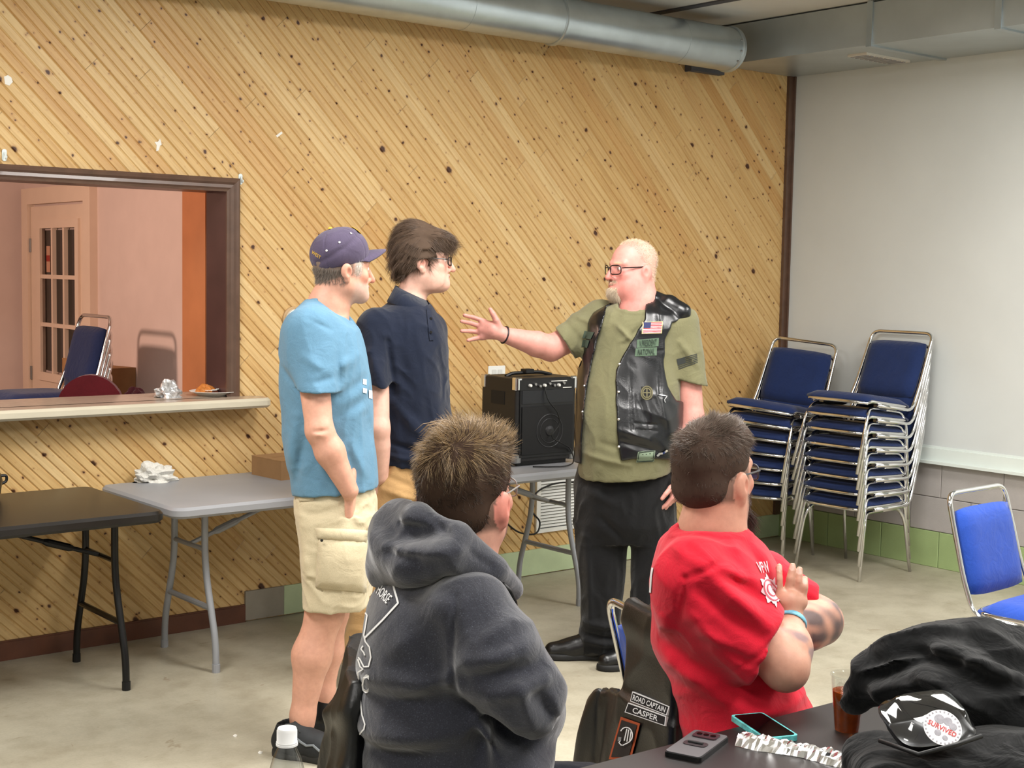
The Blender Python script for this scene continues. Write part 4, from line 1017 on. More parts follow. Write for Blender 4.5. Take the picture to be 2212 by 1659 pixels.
def shoe(fig, heel, phi, L_=.295, wid=.052, high=.10, sole_h=.028):
    """returns upper and sole; heel = (u, v) of the heel back on the floor"""
    f = np.array([math.cos(phi), math.sin(phi), 0]); r = np.array([math.sin(phi), -math.cos(phi), 0]); h = np.array([heel[0], heel[1], 0.0])
    pt = lambda a, b, z: h+f*a*L_+r*b*wid+np.array([0, 0, z])
    Rm_ = np.array([f, r, [0, 0, 1.0]])
    up = U(.03, Cap(pt(.16, 0, .052), pt(.30, 0, .052), .042, .044), Cap(pt(.30, 0, .05), pt(.62, .05, .042), .046, .042), Cap(pt(.62, .05, .040), pt(.86, .06, .034), .046, .038), Cap(pt(.17, 0, .06), pt(.22, 0, high), .040, .043), Cap(pt(.22, 0, high), pt(.50, 0, .062), .036, .036))
    up = Int(up, Half((0, 0, .012), (0, 0, -1)))
    so = U(.03, Ell(pt(.19, 0, .012), (.055, .040, .05), Rm_), Ell(pt(.5, .02, .012), (.10, .043, .05), Rm_), Ell(pt(.76, .06, .012), (.075, .053, .05), Rm_))
    so = Int(Int(so, Half((0, 0, .001), (0, 0, -1))), Half((0, 0, sole_h), (0, 0, 1)), .004)
    return up, so, pt
def hand_relaxed(w, d, palm_n, side, k=1.0, curl=.5):
    """simple five-finger hand: wrist point, direction, palm normal; side = thumb side vector"""
    w, d, n, t = A_(w), unit(d), unit(palm_n), unit(side); parts = []
    pc = w+d*.048*k; parts.append(Box(pc, (.048*k, .041*k, .015*k), np.array([d, t, n]), .014*k))
    L_ = [(.044, .026, .020), (.050, .030, .022), (.046, .028, .021), (.036, .021, .018)]; fingers = []
    for i in range(4):
        b = w+d*(.092-.004*abs(i-1))*k+t*(.030-.0205*i)*k; dir_ = d; pts = [b]; a = 0
        for s_ in L_[i]:
            a += curl*.55; dir_ = unit(d*math.cos(a)+n*math.sin(a)+t*(.12-.08*i)*.6); b = b+dir_*s_*k; pts.append(b)
        fingers.append(Chain(pts, [.0098*k, .0092*k, .0082*k, .0070*k], .002))
    b0 = w+d*.022*k+t*.032*k; b1 = b0+unit(t*.8+d*.7+n*.3)*.045*k; b2 = b1+unit(t*.35+d*.9+n*.3)*.034*k; b3 = b2+unit(t*.1+d*.95+n*.35)*.026*k
    return U(.006, U(.012, *parts, Cap(b0, b1, .015*k, .012*k)), *fingers, Chain([b1, b2, b3], [.0118*k, .0105*k, .0085*k], .002))
# ================================================================== man in the blue T-shirt and cap
def person_cap():
    F = Fig('man in light blue T-shirt, purple cap and khaki cargo shorts, hand in pocket', 4.95, 712); L = F.L
    skin = (.82, .62, .53)
    H = Head(F, L(737, 584), math.radians(30), 1.0, pitch=math.radians(-3), jaw=1.05)
    arm = [L(668, 722, -.15), L(690, 930, -.215), L(755, 1060, -.185)]
    armf = [L(722, 725, .17), L(735, 925, .21), L(782, 1045, .17)]
    legn = [L(727, 1090, -.095), L(702, 1322, -.10), L(674, 1415, -.10), L(654, 1545, -.10), L(652, 1592, -.10)]
    legf = [L(735, 1090, .09), L(716, 1320, .09), L(706, 1405, .09), L(699, 1495, .09), L(697, 1545, .09)]
    wr = arm[2]; hd = unit(L(772, 1145, .08)-wr)
    neck = U(.03, Cap(L(728, 600), L(708, 668), .062, .068), Cap(L(708, 665), L(698, 710), .070, .09))
    core = Loft([F.sec(690, 650, 745, 0, .13), F.sec(760, 635, 760, 0, .15), F.sec(950, 645, 780, 0, .13), F.sec(1080, 665, 790, 0, .13)])
    limb = lambda P_, r: Chain(P_, r, .01)
    body = U(.025, U(.03, H.sd(), neck), core, U(.02, Cap(arm[0], arm[1], .060, .046), Cap(arm[1], arm[1]+(arm[2]-arm[1])*.35, .045, .049), Cap(arm[1]+(arm[2]-arm[1])*.35, arm[2], .049, .031)),
             limb(armf, [.055, .043, .03]),
             U(.03, Cap(legn[0]+[0, .03, 0], legn[1], .070, .064), Cap(legn[1], legn[2], .060, .066), Cap(legn[2], legn[3], .064, .039), Cap(legn[3], legn[4], .039, .040)),
             U(.03, Cap(legf[0]-[0, .03, 0], legf[1], .070, .06), Cap(legf[1], legf[2], .056, .056), Cap(legf[2], legf[3], .056, .037), Cap(legf[3], legf[4], .037, .038)))
    hand = hand_relaxed(wr, hd, unit(np.array([-1, .15, 0])), unit(np.array([.15, 1, .1])), 1.0, .15)
    body = U(.016, body, hand)
    body = Disp(body, creases([(L(678, 933, -.27), L(706, 930, -.27), .006, -.004), (L(676, 940, -.27), L(700, 942, -.27), .008, .003)]), .004)
    def tone(V):
        def ex(q, V, c, mixin):
            back = np.clip((.02-q[:, 1])/.01, 0, 1)*(np.abs(q[:, 2]-.02) < .12)
            hl = -.022+np.clip(-q[:, 1]-.02, 0, .1)*-.55
            mixin(back*np.clip((q[:, 2]-hl)/.008, 0, 1)*.9*(np.abs(q[:, 0]) < .0795), (.46, .42, .38))
            side = np.exp(-(((q[:, 1]-.035)/.016)**2+((q[:, 2]-.022)/.036)**2)**2)*(np.abs(q[:, 0]) > .045); mixin(side*.9, (.80, .78, .74))
        return H.tone(V, skin, brow=(.35, .30, .27), stubble=(.74, .66, .62), stubble_amt=.55, extra=ex)
    F.part('body', body, .0048, M_SKIN, tone=tone);
    # T-shirt
    tor = Loft([F.sec(648, 660, 690, -.02, .06), F.sec(664, 643, 716, -.02, .115), F.sec(688, 621, 752, -.01, .165), F.sec(716, 610, 777, 0, .195), F.sec(765, 606, 790, 0, .205), F.sec(850, 607, 802, 0, .185), F.sec(950, 613, 808, 0, .17), F.sec(1035, 630, 815, 0, .175), F.sec(1090, 636, 818, 0, .178)], 2.2)
    slv = U(.02, Cap(L(672, 718, -.13), L(688, 860, -.205), .088, .070)); slf = Cap(L(716, 715, .13), L(735, 850, .20), .085, .072)
    sh = U(.045, tor, slv, slf)

    cutn = Int(Grow(Cap(L(660, 720, -.19), L(692, 980, -.23), .105, .10), 0), Half(L(690, 846, -.2), (.04, 0, 1.0)))
    torso_only = Grow(tor, .004)
    sleeve_cut = Sub(cutn, torso_only)
    sh = Sub(sh, sleeve_cut, .004)
    hem = Half(L(720, 1057), (np.array([.09, 0, -1.0]))); sh = Int(sh, hem, .004)
    sh = Sub(sh, Cap(L(748, 600, -.02), L(716, 676, -.012), .076, .070), .006)
    cr = creases([(L(735, 860, -.22), L(800, 810, -.1), .016, -0.0085), (L(735, 900, -.2), L(806, 850, -.08), .018, -0.0068), (L(730, 800, -.24), L(770, 770, -.16), .02, 0.0068), (L(640, 900, -.16), L(625, 1010, -.1), .02, 0.0068),
                  (L(655, 950, -.18), L(640, 1040, -.12), .014, -0.0068), (L(760, 960, -.18), L(800, 1040, -.08), .015, 0.0060), (L(740, 950, -.19), L(770, 1050, -.16), .013, -0.0051), (L(610, 780, -.05), L(650, 850, -.2), .014, -0.0051),
                  (L(672, 690, -.18), L(725, 720, -.23), .007, -0.0034), (L(725, 720, -.23), L(732, 850, -.22), .008, -0.0051), (L(655, 770, -.24), L(700, 800, -.28), .016, 0.0051), (L(670, 830, -.27), L(725, 815, -.27), .012, -0.0043), (L(790, 900, -.08), L(812, 960, 0), .016, -0.0051)])
    sh = Disp(sh, addf(rib(Cap(L(748, 600, -.02), L(716, 676, -.012), .076, .070)), cr, wrinkle(8, .0028, 3, (1, 1, .5))), .012)
    M_T = fabric('blue_tshirt_cotton', (.375, .53, .63), 1100, .92, .05, .12, .1, alt=(.43, .575, .67))
    shirt = F.part('t_shirt', sh, .0055, M_T)
    # white chest print fragments
    b = F.bvh('t_shirt'); Mw = P('white_print', (.88, .92, .95), .8, var=.05)
    for i, c in enumerate((((783, 818), (791, 820), (791, 832), (783, 830)), ((783, 838), (792, 840), (791, 850), (783, 848)), ((796, 842), (803, 844), (803, 862), (796, 860)))):
        surf_patch(F, b, 'print', c, Mw, shirt, 3, 3)
    # cargo shorts
    Lw = [F.sec(1035, 650, 800, 0, .145), F.sec(1085, 638, 813, 0, .168), F.sec(1135, 645, 811, 0, .17), F.sec(1180, 655, 806, 0, .14)]
    near = Loft([F.sec(1110, 645, 808, -.08, .10), F.sec(1200, 652, 806, -.09, .118), F.sec(1260, 655, 800, -.09, .120), F.sec(1318, 658, 792, -.09, .118)], 2.4)
    farl = Loft([F.sec(1110, 660, 812, .09, .10), F.sec(1200, 668, 808, .09, .11), F.sec(1308, 678, 800, .09, .11)], 2.4)
    st = U(.03, Loft(Lw), near, farl)
    st = Int(st, Half(L(725, 1309, -.09), (.02, 0, -1)), .004); st = Sub(st, Loft([F.sec(1250, 668, 782, -.09, .10), F.sec(1345, 668, 782, -.09, .10)]), .004)
    st = Disp(st, addf(creases([(L(660, 1120, -.2), L(740, 1100, -.26), .012, -.005), (L(745, 1100, -.26), L(800, 1150, -.2), .014, .007), (L(668, 1260, -.22), L(700, 1290, -.24), .012, -.006), (L(640, 1075, -.16), L(700, 1085, -.25), .007, -.003), (L(735, 1270, -.24), L(770, 1210, -.24), .012, .005), (L(655, 1190, -.16), L(665, 1240, -.18), .02, .008)]), wrinkle(9, .0032, 8)), .012)
    M_K = fabric('khaki_cotton', (.77, .72, .60), 900, .9, .05, .15)
    shorts = F.part('cargo_shorts', st, .0055, M_K)
    b = F.bvh('cargo_shorts')
    def slab(name, corners, off, th, nu=8, nv=6):
        c = [A_(q) for q in corners]; V = []; n1 = (nu+1)*(nv+1)
        for o_ in (off, off+th):
            for j in range(nv+1):
                for i in range(nu+1):
                    a, b_ = i/nu, j/nv; q = (c[0]*(1-a)+c[1]*a)*(1-b_)+(c[3]*(1-a)+c[2]*a)*b_; e = 1 if o_ == off else min(1, 4*min(a, 1-a)*1.2)*min(1, 4*min(b_, 1-b_)*1.2)
                    h = F.hit(b, q[0], q[1], off+(o_-off)*(.4+.6*e)); V.append(h if h is not None else F.L(q[0], q[1], -.2))
        idx = lambda i, j, k: k*n1+j*(nu+1)+i; Fc = []
        for j in range(nv):
            for i in range(nu): Fc.append((idx(i, j+1, 1), idx(i+1, j+1, 1), idx(i+1, j, 1), idx(i, j, 1)))
        for i in range(nu): Fc.append((idx(i, 0, 1), idx(i+1, 0, 1), idx(i+1, 0, 0), idx(i, 0, 0))); Fc.append((idx(i, nv, 0), idx(i+1, nv, 0), idx(i+1, nv, 1), idx(i, nv, 1)))
        for j in range(nv): Fc.append((idx(0, j, 0), idx(0, j+1, 0), idx(0, j+1, 1), idx(0, j, 1))); Fc.append((idx(nu, j, 1), idx(nu, j+1, 1), idx(nu, j+1, 0), idx(nu, j, 0)))
        return obj(name, V, Fc, M_K, shorts, True)
    slab('cargo_pocket', ((690, 1160), (792, 1166), (788, 1280), (682, 1268)), .001, .014)
    slab('pocket_flap', ((683, 1140), (795, 1146), (788, 1174), (686, 1164)), .004, .012, 10, 3)
    slab('back_pocket_flap', ((643, 1066), (682, 1064), (678, 1082), (648, 1084)), .001, .006, 4, 3)
    surf_line(F, b, 'pocket_edge', [[(741, 1092), (762, 1064), (784, 1040)]], 5, M_K, shorts, .006)
    for x, y in ((698, 1170),): h = F.hit(b, x, y, .018); MB().lathe([(.005, 0), (.005, .002), (.002, .003)], 10, frameM(h, (1, 0, 0), (0, 0, 1))).build('button', M_BLACKPL, shorts)
    # shoes
    Msh = P('black_shoe_mesh', (.105, .115, .125), .7, var=.2, vscale=40, bump=.4, bscale=500, bdist=.001); Mso = P('dark_sole', (.14, .135, .125), .7, var=.2, vscale=30)
    for k, (hx, dv, ph) in enumerate(((588, -.10, -14), (668, .10, 4))):
        hl = F.L(hx, 1560, dv); up, so, pt = shoe(F, (hl[0], hl[1]), math.radians(ph)); up = Sub(up, Cap(pt(.20, 0, .10), pt(.20, 0, .2), .034, .040), .006)
        nm = 'shoe' if k == 0 else 'shoe.001'; o = F.part(nm, up, .0045, Msh); F.part('sole%d' % k, so, .0045, Mso, o).name = 'sole'
        lac = MB()
        for i in range(4):
            a = .36+.075*i; z = .104-.014*i; lac.tube([pt(a, -.45, z-.012), pt(a+.01, 0, z+.004), pt(a+.02, .5, z-.012)], .0028, 6)
        lac.tube(fillet([pt(.36, 0, .108), pt(.34, .5, .118), pt(.40, .7, .10)], .01), .0024, 6); lac.build('laces', M_BLACKPL, o)
        tr_ = MB(); tr_.tube([pt(.34, .78, .088), pt(.42, .92, .072), pt(.50, .98, .062), (pt(.58, .98, .066)), pt(.66, 1.03, .050), pt(.74, 1.02, .046)], .0045, 6); tr_.build('side_stripe', P('shoe_grey', (.42, .44, .45), .6, var=.1), o)
    so = Chain([L(652, 1565, -.10), L(650, 1590, -.10)], [.043, .044]); F.part('sock', U(0, so, Chain([L(697, 1510, .09), L(697, 1545, .09)], [.041, .043])), .005, M_BLACKPL)
    # cap
    Mc = fabric('purple_cap_twill', (.31, .275, .36), 900, .85, .10, .15)
    R_ = H
    HH = H; H = Head(F, L(737, 584), math.radians(30), 1.0, pitch=math.radians(16)); H.c = H.c+H.k*(A_([0, .010, .004])@H.R)
    crown = U(.02, H.ell((0, -.008, .058), (.087, .100, .088)), H.ell((0, .03, .055), (.078, .075, .082)))
    low = Half(H.p(0, 0, .014), H.p(0, -.06, -1)-H.p(0, 0, 0)); crown = Int(crown, low, .004)
    crown = Disp(crown, lambda p: -.0022*np.exp(-((H.q(p)[:, 0])/.002)**2)-.0022*np.exp(-((np.abs(H.q(p)[:, 0])-.9*(np.abs(H.q(p)[:, 1]+.01)))/.003)**2)-.004*np.exp(-(((H.q(p)[:, 2]-.082)-.35*H.q(p)[:, 1])/.010)**2)*(H.q(p)[:, 0] > .02), .003)
    crown = Sub(crown, H.ell((0, -.115, .012), (.034, .05, .026)), .004)
    cap_o = F.part('cap', crown, .0032, Mc)
    # visor, curved sheet with thickness
    V = []; Fc = []; nu, nv = 16, 6
    for lay in (0, 1):
        for j in range(nv+1):
            for i in range(nu+1):
                a = (i/nu*2-1); t = j/nv; xx = a*(.074-.006*t); y0 = .098*math.sqrt(max(0, 1-(a*.93)**2))-.004; yy = y0+t*(.092*(1-.42*a*a)); zz = .040-.019*a*a-.004*t-.010*t*t-(.004 if lay else 0); V.append(H.p(xx, yy-.012, zz))
    n1 = (nu+1)*(nv+1); ix = lambda i, j, k: k*n1+j*(nu+1)+i
    for j in range(nv):
        for i in range(nu): Fc += [(ix(i, j, 0), ix(i+1, j, 0), ix(i+1, j+1, 0), ix(i, j+1, 0)), (ix(i, j+1, 1), ix(i+1, j+1, 1), ix(i+1, j, 1), ix(i, j, 1))]
    for i in range(nu): Fc += [(ix(i, nv, 0), ix(i+1, nv, 0), ix(i+1, nv, 1), ix(i, nv, 1))]
    for j in range(nv): Fc += [(ix(0, j, 0), ix(0, j+1, 0), ix(0, j+1, 1), ix(0, j, 1)), (ix(nu, j, 1), ix(nu, j+1, 1), ix(nu, j+1, 0), ix(nu, j, 0))]
    obj('visor', V, Fc, Mc, cap_o, True)
    My = P('gold_thread', (.82, .66, .25), .6, var=.1)
    MB().lathe([(.008, 0), (.008, .003), (.004, .006)], 12, frameM(H.p(0, -.012, .1465), H.R[0], H.R[1])).build('crown_button', My, cap_o)
    b = F.bvh('cap')
    for d_ in ((.55, .42, .62), (.80, -.12, .52), (.66, -.62, .34)):
        d_ = A_(d_)@H.R; h = toward(b, H.p(0, -.01, .05), d_); n = unit(d_); MB().lathe([(.0038, 0), (.0038, .0018), (.0015, .0024)], 10, frameM(h, np.cross(n, [0, 0, 1]), np.cross(n, np.cross(n, [0, 0, 1])), n)).build('eyelet', M_WHITEPL, cap_o)
    surf_text(F, b, 'lettering', 'WEST', ((676, 541), (694, 553), (692, 560), (673, 547)), My, cap_o, .0018, .01)
    en = unit(A_([.12, .80, .62])@H.R); sp_ = toward(b, H.p(0, -.01, .05), en, -.001); MB().lathe([(.020, 0), (.020, .002), (.012, .003)], 16, frameM(sp_, np.cross(en, [0, 0, 1]), np.cross(en, np.cross(en, [0, 0, 1])), en)).build('front_emblem', My, cap_o)
    H = HH
    # sideburn and nape hair
    V, Fq = F.bv['body']; N_ = normals(V, Fq)
    def mk(V, N_): q = H.q(V); return (np.abs(q[:, 2]-.0) < .05) & (q[:, 2] > -.05+np.clip(-q[:, 1], 0, .1)*-.1) & (q[:, 1] < -.015) & (q[:, 2] < .004) & (np.abs(q[:, 0]) < .079)
    strands('hair', V, N_, 2600, .012, lambda p, n: n*.5+A_([-.3, 0, -1]), .0005, M_HAIR, F.root, 4, mask=mk, tone=lambda p, L_, rs: lin((.50, .46, .42))*rs.uniform(.6, 1.5, (len(p), 1)), sink=.001)
    def mk2(V, N_): q = H.q(V); return (np.abs(q[:, 1]-.036) < .016) & (np.abs(q[:, 2]-.018) < .034) & (np.abs(q[:, 0]) > .045)
    strands('sideburn', V, N_, 900, .014, lambda p, n: n*.3+A_([-.6, 0, -.7]), .0005, M_HAIR, F.root, 5, mask=mk2, tone=lambda p, L_, rs: lin((.82, .80, .76))*rs.uniform(.7, 1.1, (len(p), 1)), sink=.001)
    return F
person_cap()
# ================================================================== tall young man in the navy polo
def person_polo():
    F = Fig('tall young man with glasses in a navy polo and khaki trousers', 5.75, 868); L = F.L; skin = (.84, .67, .60)
    H = Head(F, L(914, 567), math.radians(8), 1.02, jaw=.98, fat=.55)
    arm = [L(812, 712, -.13), L(818, 925, -.20), L(822, 1030, -.14)]
    armf = [L(925, 720, .14), L(935, 930, .2), L(925, 1040, .16)]
    neck = U(.03, Cap(L(900, 600), L(882, 665), .058, .062), Cap(L(882, 665), L(878, 700), .066, .09))
    core = Loft([F.sec(690, 830, 920, 0, .11), F.sec(760, 820, 930, 0, .13), F.sec(1000, 830, 930, 0, .11)])
    wr = arm[2]; hd = unit(np.array([.25, .35, -1.0]))
    legs = U(.03, Cap(L(868, 1040, -.06), L(815, 1230, -.09), .085, .062), Cap(L(815, 1230, -.09), L(774, 1430, -.06), .058, .045), Cap(L(915, 1040, .06), L(918, 1240, .06), .085, .06), Cap(L(918, 1240, .06), L(920, 1420, .06), .058, .045))
    body = U(.02, U(.03, H.sd(), neck), core, U(.02, Cap(arm[0], arm[1], .052, .043), Chain([arm[1], arm[1]+(arm[2]-arm[1])*.35, arm[2]], [.042, .045, .032])), Chain(armf, [.05, .042, .03]), legs, hand_relaxed(wr, hd, (-.2, .9, 0), (.9, 0, .3), .98, .2))
    F.part('body', body, .005, M_SKIN, tone=lambda V: H.tone(V, skin, lips=(.78, .50, .47), brow=(.30, .22, .17)))
    tor = Loft([F.sec(636, 862, 905, 0, .05), F.sec(652, 842, 925, 0, .09), F.sec(672, 815, 940, 0, .14), F.sec(705, 796, 957, 0, .175), F.sec(765, 784, 967, 0, .185), F.sec(850, 788, 971, 0, .175), F.sec(910, 796, 977, 0, .165), F.sec(965, 805, 978, 0, .168), F.sec(1030, 810, 976, 0, .17)], 2.2)
    slv = Cap(L(815, 710, -.12), L(815, 850, -.195), .083, .070); slf = Cap(L(925, 715, .12), L(935, 850, .19), .08, .07)
    sh = U(.045, tor, slv, slf)
    cut = Int(Cap(L(812, 720, -.19), L(818, 980, -.22), .10, .10), Half(L(815, 832, -.2), (.0, .0, 1.0))); sh = Sub(sh, Sub(cut, Grow(tor, .003)), .004)
    sh = Int(sh, Half(L(880, 996), (-.16, .05, -1.0)), .004); sh = Sub(sh, Cap(L(915, 600, -.02), L(893, 662, -.02), .068, .058), .006)
    sh = Disp(sh, addf(creases([(L(800, 760, -.25), L(835, 850, -.25), .02, .010), (L(835, 740, -.2), L(850, 850, -.2), .018, -.012), (L(850, 870, -.18), L(930, 960, -.15), .022, .008), (L(845, 960, -.18), L(960, 985, -.1), .012, -.010), (L(840, 985, -.17), L(940, 1000, -.12), .012, .008), (L(950, 760, -.12), L(962, 900, -.08), .02, -.008)]), wrinkle(7, .0032, 12, (1, 1, .5))), .014)
    M_N = fabric('navy_pique', (.075, .105, .175), 900, .88, .08, .25)
    shirt = F.part('polo_shirt', sh, .0055, M_N)
    # fold-over collar, placket, cuff
    ring = lambda k, dz: [L(889, 660, -.018)+np.array([.066*k*math.cos(t), .066*k*math.sin(t), dz-.030*math.cos(t)]) for t in np.linspace(0, 2*math.pi, 33)]
    up, lo_ = ring(1.0, .046), ring(1.52, -.012); V = []; Fc = []
    for a, b in zip(up, lo_): V += [a, a*.98+b*.02+[0, 0, .006], b, b-[0, 0, .004]]
    n = len(up)
    for i in range(n-1):
        if 30 <= i or i < 1: continue
        a = 4*i; c = a+4; Fc += [(a+1, c+1, c+2, a+2), (a, a+3, c+3, c), (a, c, c+1, a+1), (a+2, c+2, c+3, a+3)]
    Fc += [(4, 5, 6, 7), (4*30, 4*30+3, 4*30+2, 4*30+1)]
    obj('collar', V, Fc, M_N, shirt, True)
    b = F.bvh('polo_shirt'); surf_patch(F, b, 'placket', ((920, 668), (930, 667), (936, 735), (927, 736)), M_N, shirt, 3, 10, .004)
    for y in (690, 718):
        h = F.hit(b, 929, y, .006)
        if h is not None: MB().lathe([(.006, 0), (.005, .003)], 10, frameM(h, (1, 0, 0), (0, 0, 1))).build('button', M_BLACKPL, shirt)
    # trousers
    tr_ = U(.035, Loft([F.sec(985, 808, 972, 0, .16), F.sec(1040, 808, 970, 0, .165), F.sec(1090, 815, 965, 0, .14)]),
            Cap(L(865, 1060, -.07), L(815, 1235, -.09), .105, .088), Cap(L(815, 1235, -.09), L(775, 1425, -.07), .088, .072), Cap(L(915, 1060, .06), L(918, 1240, .06), .105, .088), Cap(L(918, 1240, .06), L(920, 1420, .06), .088, .072))
    tr_ = Int(tr_, Half((0, 0, .045), (0, 0, -1)), .004)
    tr_ = Disp(tr_, addf(creases([(L(830, 1030, -.2), L(900, 1060, -.2), .012, -.008), (L(825, 1060, -.2), L(905, 1085, -.2), .014, .008), (L(840, 1100, -.2), L(900, 1120, -.2), .014, -.008)]), wrinkle(8, .004, 22)), .014)
    F.part('trousers', tr_, .007, fabric('tan_chino', (.69, .55, .37), 900, .88, .06, .15))
    for k, (hx, dv, ph) in enumerate(((756, -.07, -25), (902, .06, -12))):
        hl = F.L(hx, 1420, dv); up_, so, pt = shoe(F, (hl[0], hl[1]), math.radians(ph)); o = F.part('shoe' if k == 0 else 'shoe.001', up_, .006, P('brown_shoe', (.28, .18, .12), .45, var=.15)); F.part('sole%d' % k, so, .006, P('dark_sole', (.1, .1, .1)), o).name = 'sole'
    # swept brown hair
    hs = U(.03, H.ell((0, -.022, .060), (.091, .112, .094)), H.ell((0, -.075, -.01), (.074, .052, .062)), H.ell((.02, .050, .092), (.072, .060, .044)), H.ell((0, .082, .078), (.060, .030, .030)), H.ell((.072, -.02, .03), (.026, .05, .055)), H.ell((-.072, -.02, .03), (.026, .05, .055)), H.ell((.0, -.04, .13), (.06, .06, .04)))
    face = H.ell((0, .115, -.035), (.085, .085, .105)); hs = Sub(hs, face, .012); hs = Sub(hs, H.ell((.085, -.006, -.02), (.03, .026, .035)), .008)
    hs = Disp(hs, lambda p: .0045*np.sin(H.q(p)[:, 2]*150+18*H.q(p)[:, 1]+3*np.sin(60*H.q(p)[:, 0]))*np.clip((.1-H.q(p)[:, 2])/.06, .3, 1), .005)
    ht = lambda V: np.tile(lin((.30, .245, .20)), (len(V), 1))
    hair = F.part('hair', hs, .004, M_HAIRBASE, tone=ht); V, Fq = F.bv['hair']; N_ = normals(V, Fq)
    def flow(p, n):
        q = H.q(p); f = np.stack([np.zeros(len(q)), np.where(q[:, 1] > .0, .9, -.5), np.where(q[:, 2] > .1, -.05, -.7)], 1)@H.R; f = f-n*(f*n).sum(1)[:, None]; return f/(np.linalg.norm(f, axis=1)[:, None]+1e-6)+n*.06
    strands('hair_strands', V, N_, 9000, lambda p, n: np.where(H.q(p)[:, 2] > .06, .06, .045), flow, .0007, M_HAIR, hair, 6, droop=(0, 0, -.35), jit=.05, clump=0, tone=lambda p, L_, rs: lin((.36, .29, .235))*rs.uniform(.5, 1.5, (len(p), 1)))
    H.glasses(F, (.05, .045, .05), 'polo', w_=.027, hgt=.016)
person_polo()
# ================================================================== man in the leather vest
def person_vest():
    F = Fig('bald bearded man in olive T-shirt and black leather vest gesturing with open hand', 6.14, 1352); L = F.L; skin = (.79, .56, .515)
    H = Head(F, L(1366, 585), math.radians(-153), 1.04, pitch=math.radians(-2), jaw=1.12, fat=1.05, nose=1.0)
    ra = [L(1292, 700, .10), L(1190, 752, .0), L(1088, 723, -.10)]
    la = [L(1478, 705, -.03), L(1494, 900, -.05), L(1470, 1035, -.10)]
    neck = U(.03, Cap(L(1376, 600), L(1378, 660), .075, .080), Cap(L(1378, 655), L(1374, 700), .085, .10))
    core = Loft([F.sec(690, 1320, 1430, 0, .11), F.sec(800, 1300, 1420, 0, .13), F.sec(1000, 1300, 1400, 0, .13)])
    # open right hand, fingers spread towards the listeners
    hz = -.11; kn = [(1040, 692), (1034, 704), (1034, 718), (1040, 730)]; tp = [(1003, 681), (997, 694), (997, 715), (1011, 735)]
    hand = [U(.02, Cap(L(1088, 723, hz), L(1066, 714, hz-.01), .027, .030), Cap(L(1066, 706, hz-.005), L(1044, 699, hz), .024, .016), Cap(L(1066, 720, hz-.005), L(1043, 727, hz), .024, .015), Cap(L(1064, 712, hz-.005), L(1040, 712, hz), .026, .017))]
    for (a, b), sg in zip(zip(kn, tp), (.01, .015, .012, .008)):
        A, B = L(*a, hz), L(*b, hz-sg*2); M_ = (A+B)/2+np.array([0, sg, .002]); hand.append(Chain([A+(A-B)*.18, M_, B], [.0105, .0098, .0080], .003))
    th = [L(1078, 708, hz-.012), L(1072, 692, hz-.03), L(1065, 678, hz-.035), L(1059, 668, hz-.035)]; hand.append(Chain(th, [.019, .014, .0118, .009], .003))
    hand = U(.008, *hand)
    lw = la[2]; lhand = hand_relaxed(lw, unit(L(1450, 1090, -.12)-lw), (-.8, .5, 0), (-.3, -.8, .2), 1.0, .7)
    legs = U(.03, Cap(L(1300, 1030, 0), L(1298, 1230, 0), .10, .07), Cap(L(1298, 1230, 0), L(1298, 1400, 0), .066, .05), Cap(L(1400, 1030, .0), L(1402, 1230, -.02), .10, .07), Cap(L(1402, 1230, -.02), L(1405, 1410, -.04), .066, .05))
    body = U(.02, U(.03, H.sd(), neck), core, U(.02, Cap(ra[0], ra[1], .066, .056), Chain([ra[1], ra[1]+(ra[2]-ra[1])*.3, ra[2]], [.054, .056, .033], .01)), U(.02, Cap(la[0], la[1], .06, .052), Chain([la[1], la[1]+(la[2]-la[1])*.3, la[2]], [.051, .052, .034], .01)), legs)
    body = U(.012, body, hand, lhand)
    def tone(V):
        def ex(q, V, c, mixin):
            cheek = (np.abs(q[:, 2]-.0) < .16)*(np.abs(q[:, 0]) < .1)*(q[:, 1] > -.01); mixin(.45*cheek*np.clip((.03-q[:, 2])/.04, 0, 1), (.80, .49, .46))
            sc = np.clip((-.005-q[:, 1]+.35*(q[:, 2]-.06))/.03, 0, 1)*(q[:, 2] > -.055)*(np.abs(q[:, 0]) < .082)*(np.abs(q[:, 2]) < .16); mixin(.45*sc, (.84, .74, .66))
            gt = np.exp(-(((q[:, 0])/.032)**2+((q[:, 1]-.085)/.045)**2+((q[:, 2]+.092)/.028)**2)**2); mixin(.8*gt, (.84, .77, .68))
            ms = np.exp(-(((np.abs(q[:, 0])-.012)/.016)**2+((q[:, 1]-.1)/.03)**2+((q[:, 2]+.044)/.006)**2)**2); mixin(.6*ms, (.86, .76, .68))
        return H.tone(V, skin, lips=(.72, .38, .36), brow=(.80, .66, .54), extra=ex)
    F.part('body', body, .0045, M_SKIN, tone=tone)
    # olive T-shirt
    TS = [F.sec(645, 1350, 1402, 0, .06), F.sec(660, 1318, 1432, 0, .11), F.sec(678, 1288, 1464, 0, .145), F.sec(705, 1272, 1478, 0, .165), F.sec(760, 1262, 1472, 0, .175), F.sec(830, 1254, 1468, -.02, .185), F.sec(900, 1250, 1466, -.04, .20), F.sec(960, 1249, 1458, -.04, .20), F.sec(1012, 1249, 1450, -.03, .195), F.sec(1060, 1252, 1448, -.02, .185)]
    tor = Loft(TS, 2.2)
    s1 = Cap(L(1300, 695, .09), L(1212, 745, .01), .098, .078); s2 = Cap(L(1468, 702, -.02), L(1492, 840, -.05), .088, .072)
    sh = U(.04, tor, s1, s2)
    c1 = Int(Cap(L(1290, 715, .08), L(1130, 750, -.05), .13, .13), Half(L(1222, 742, .02), (.90, .05, .62)))
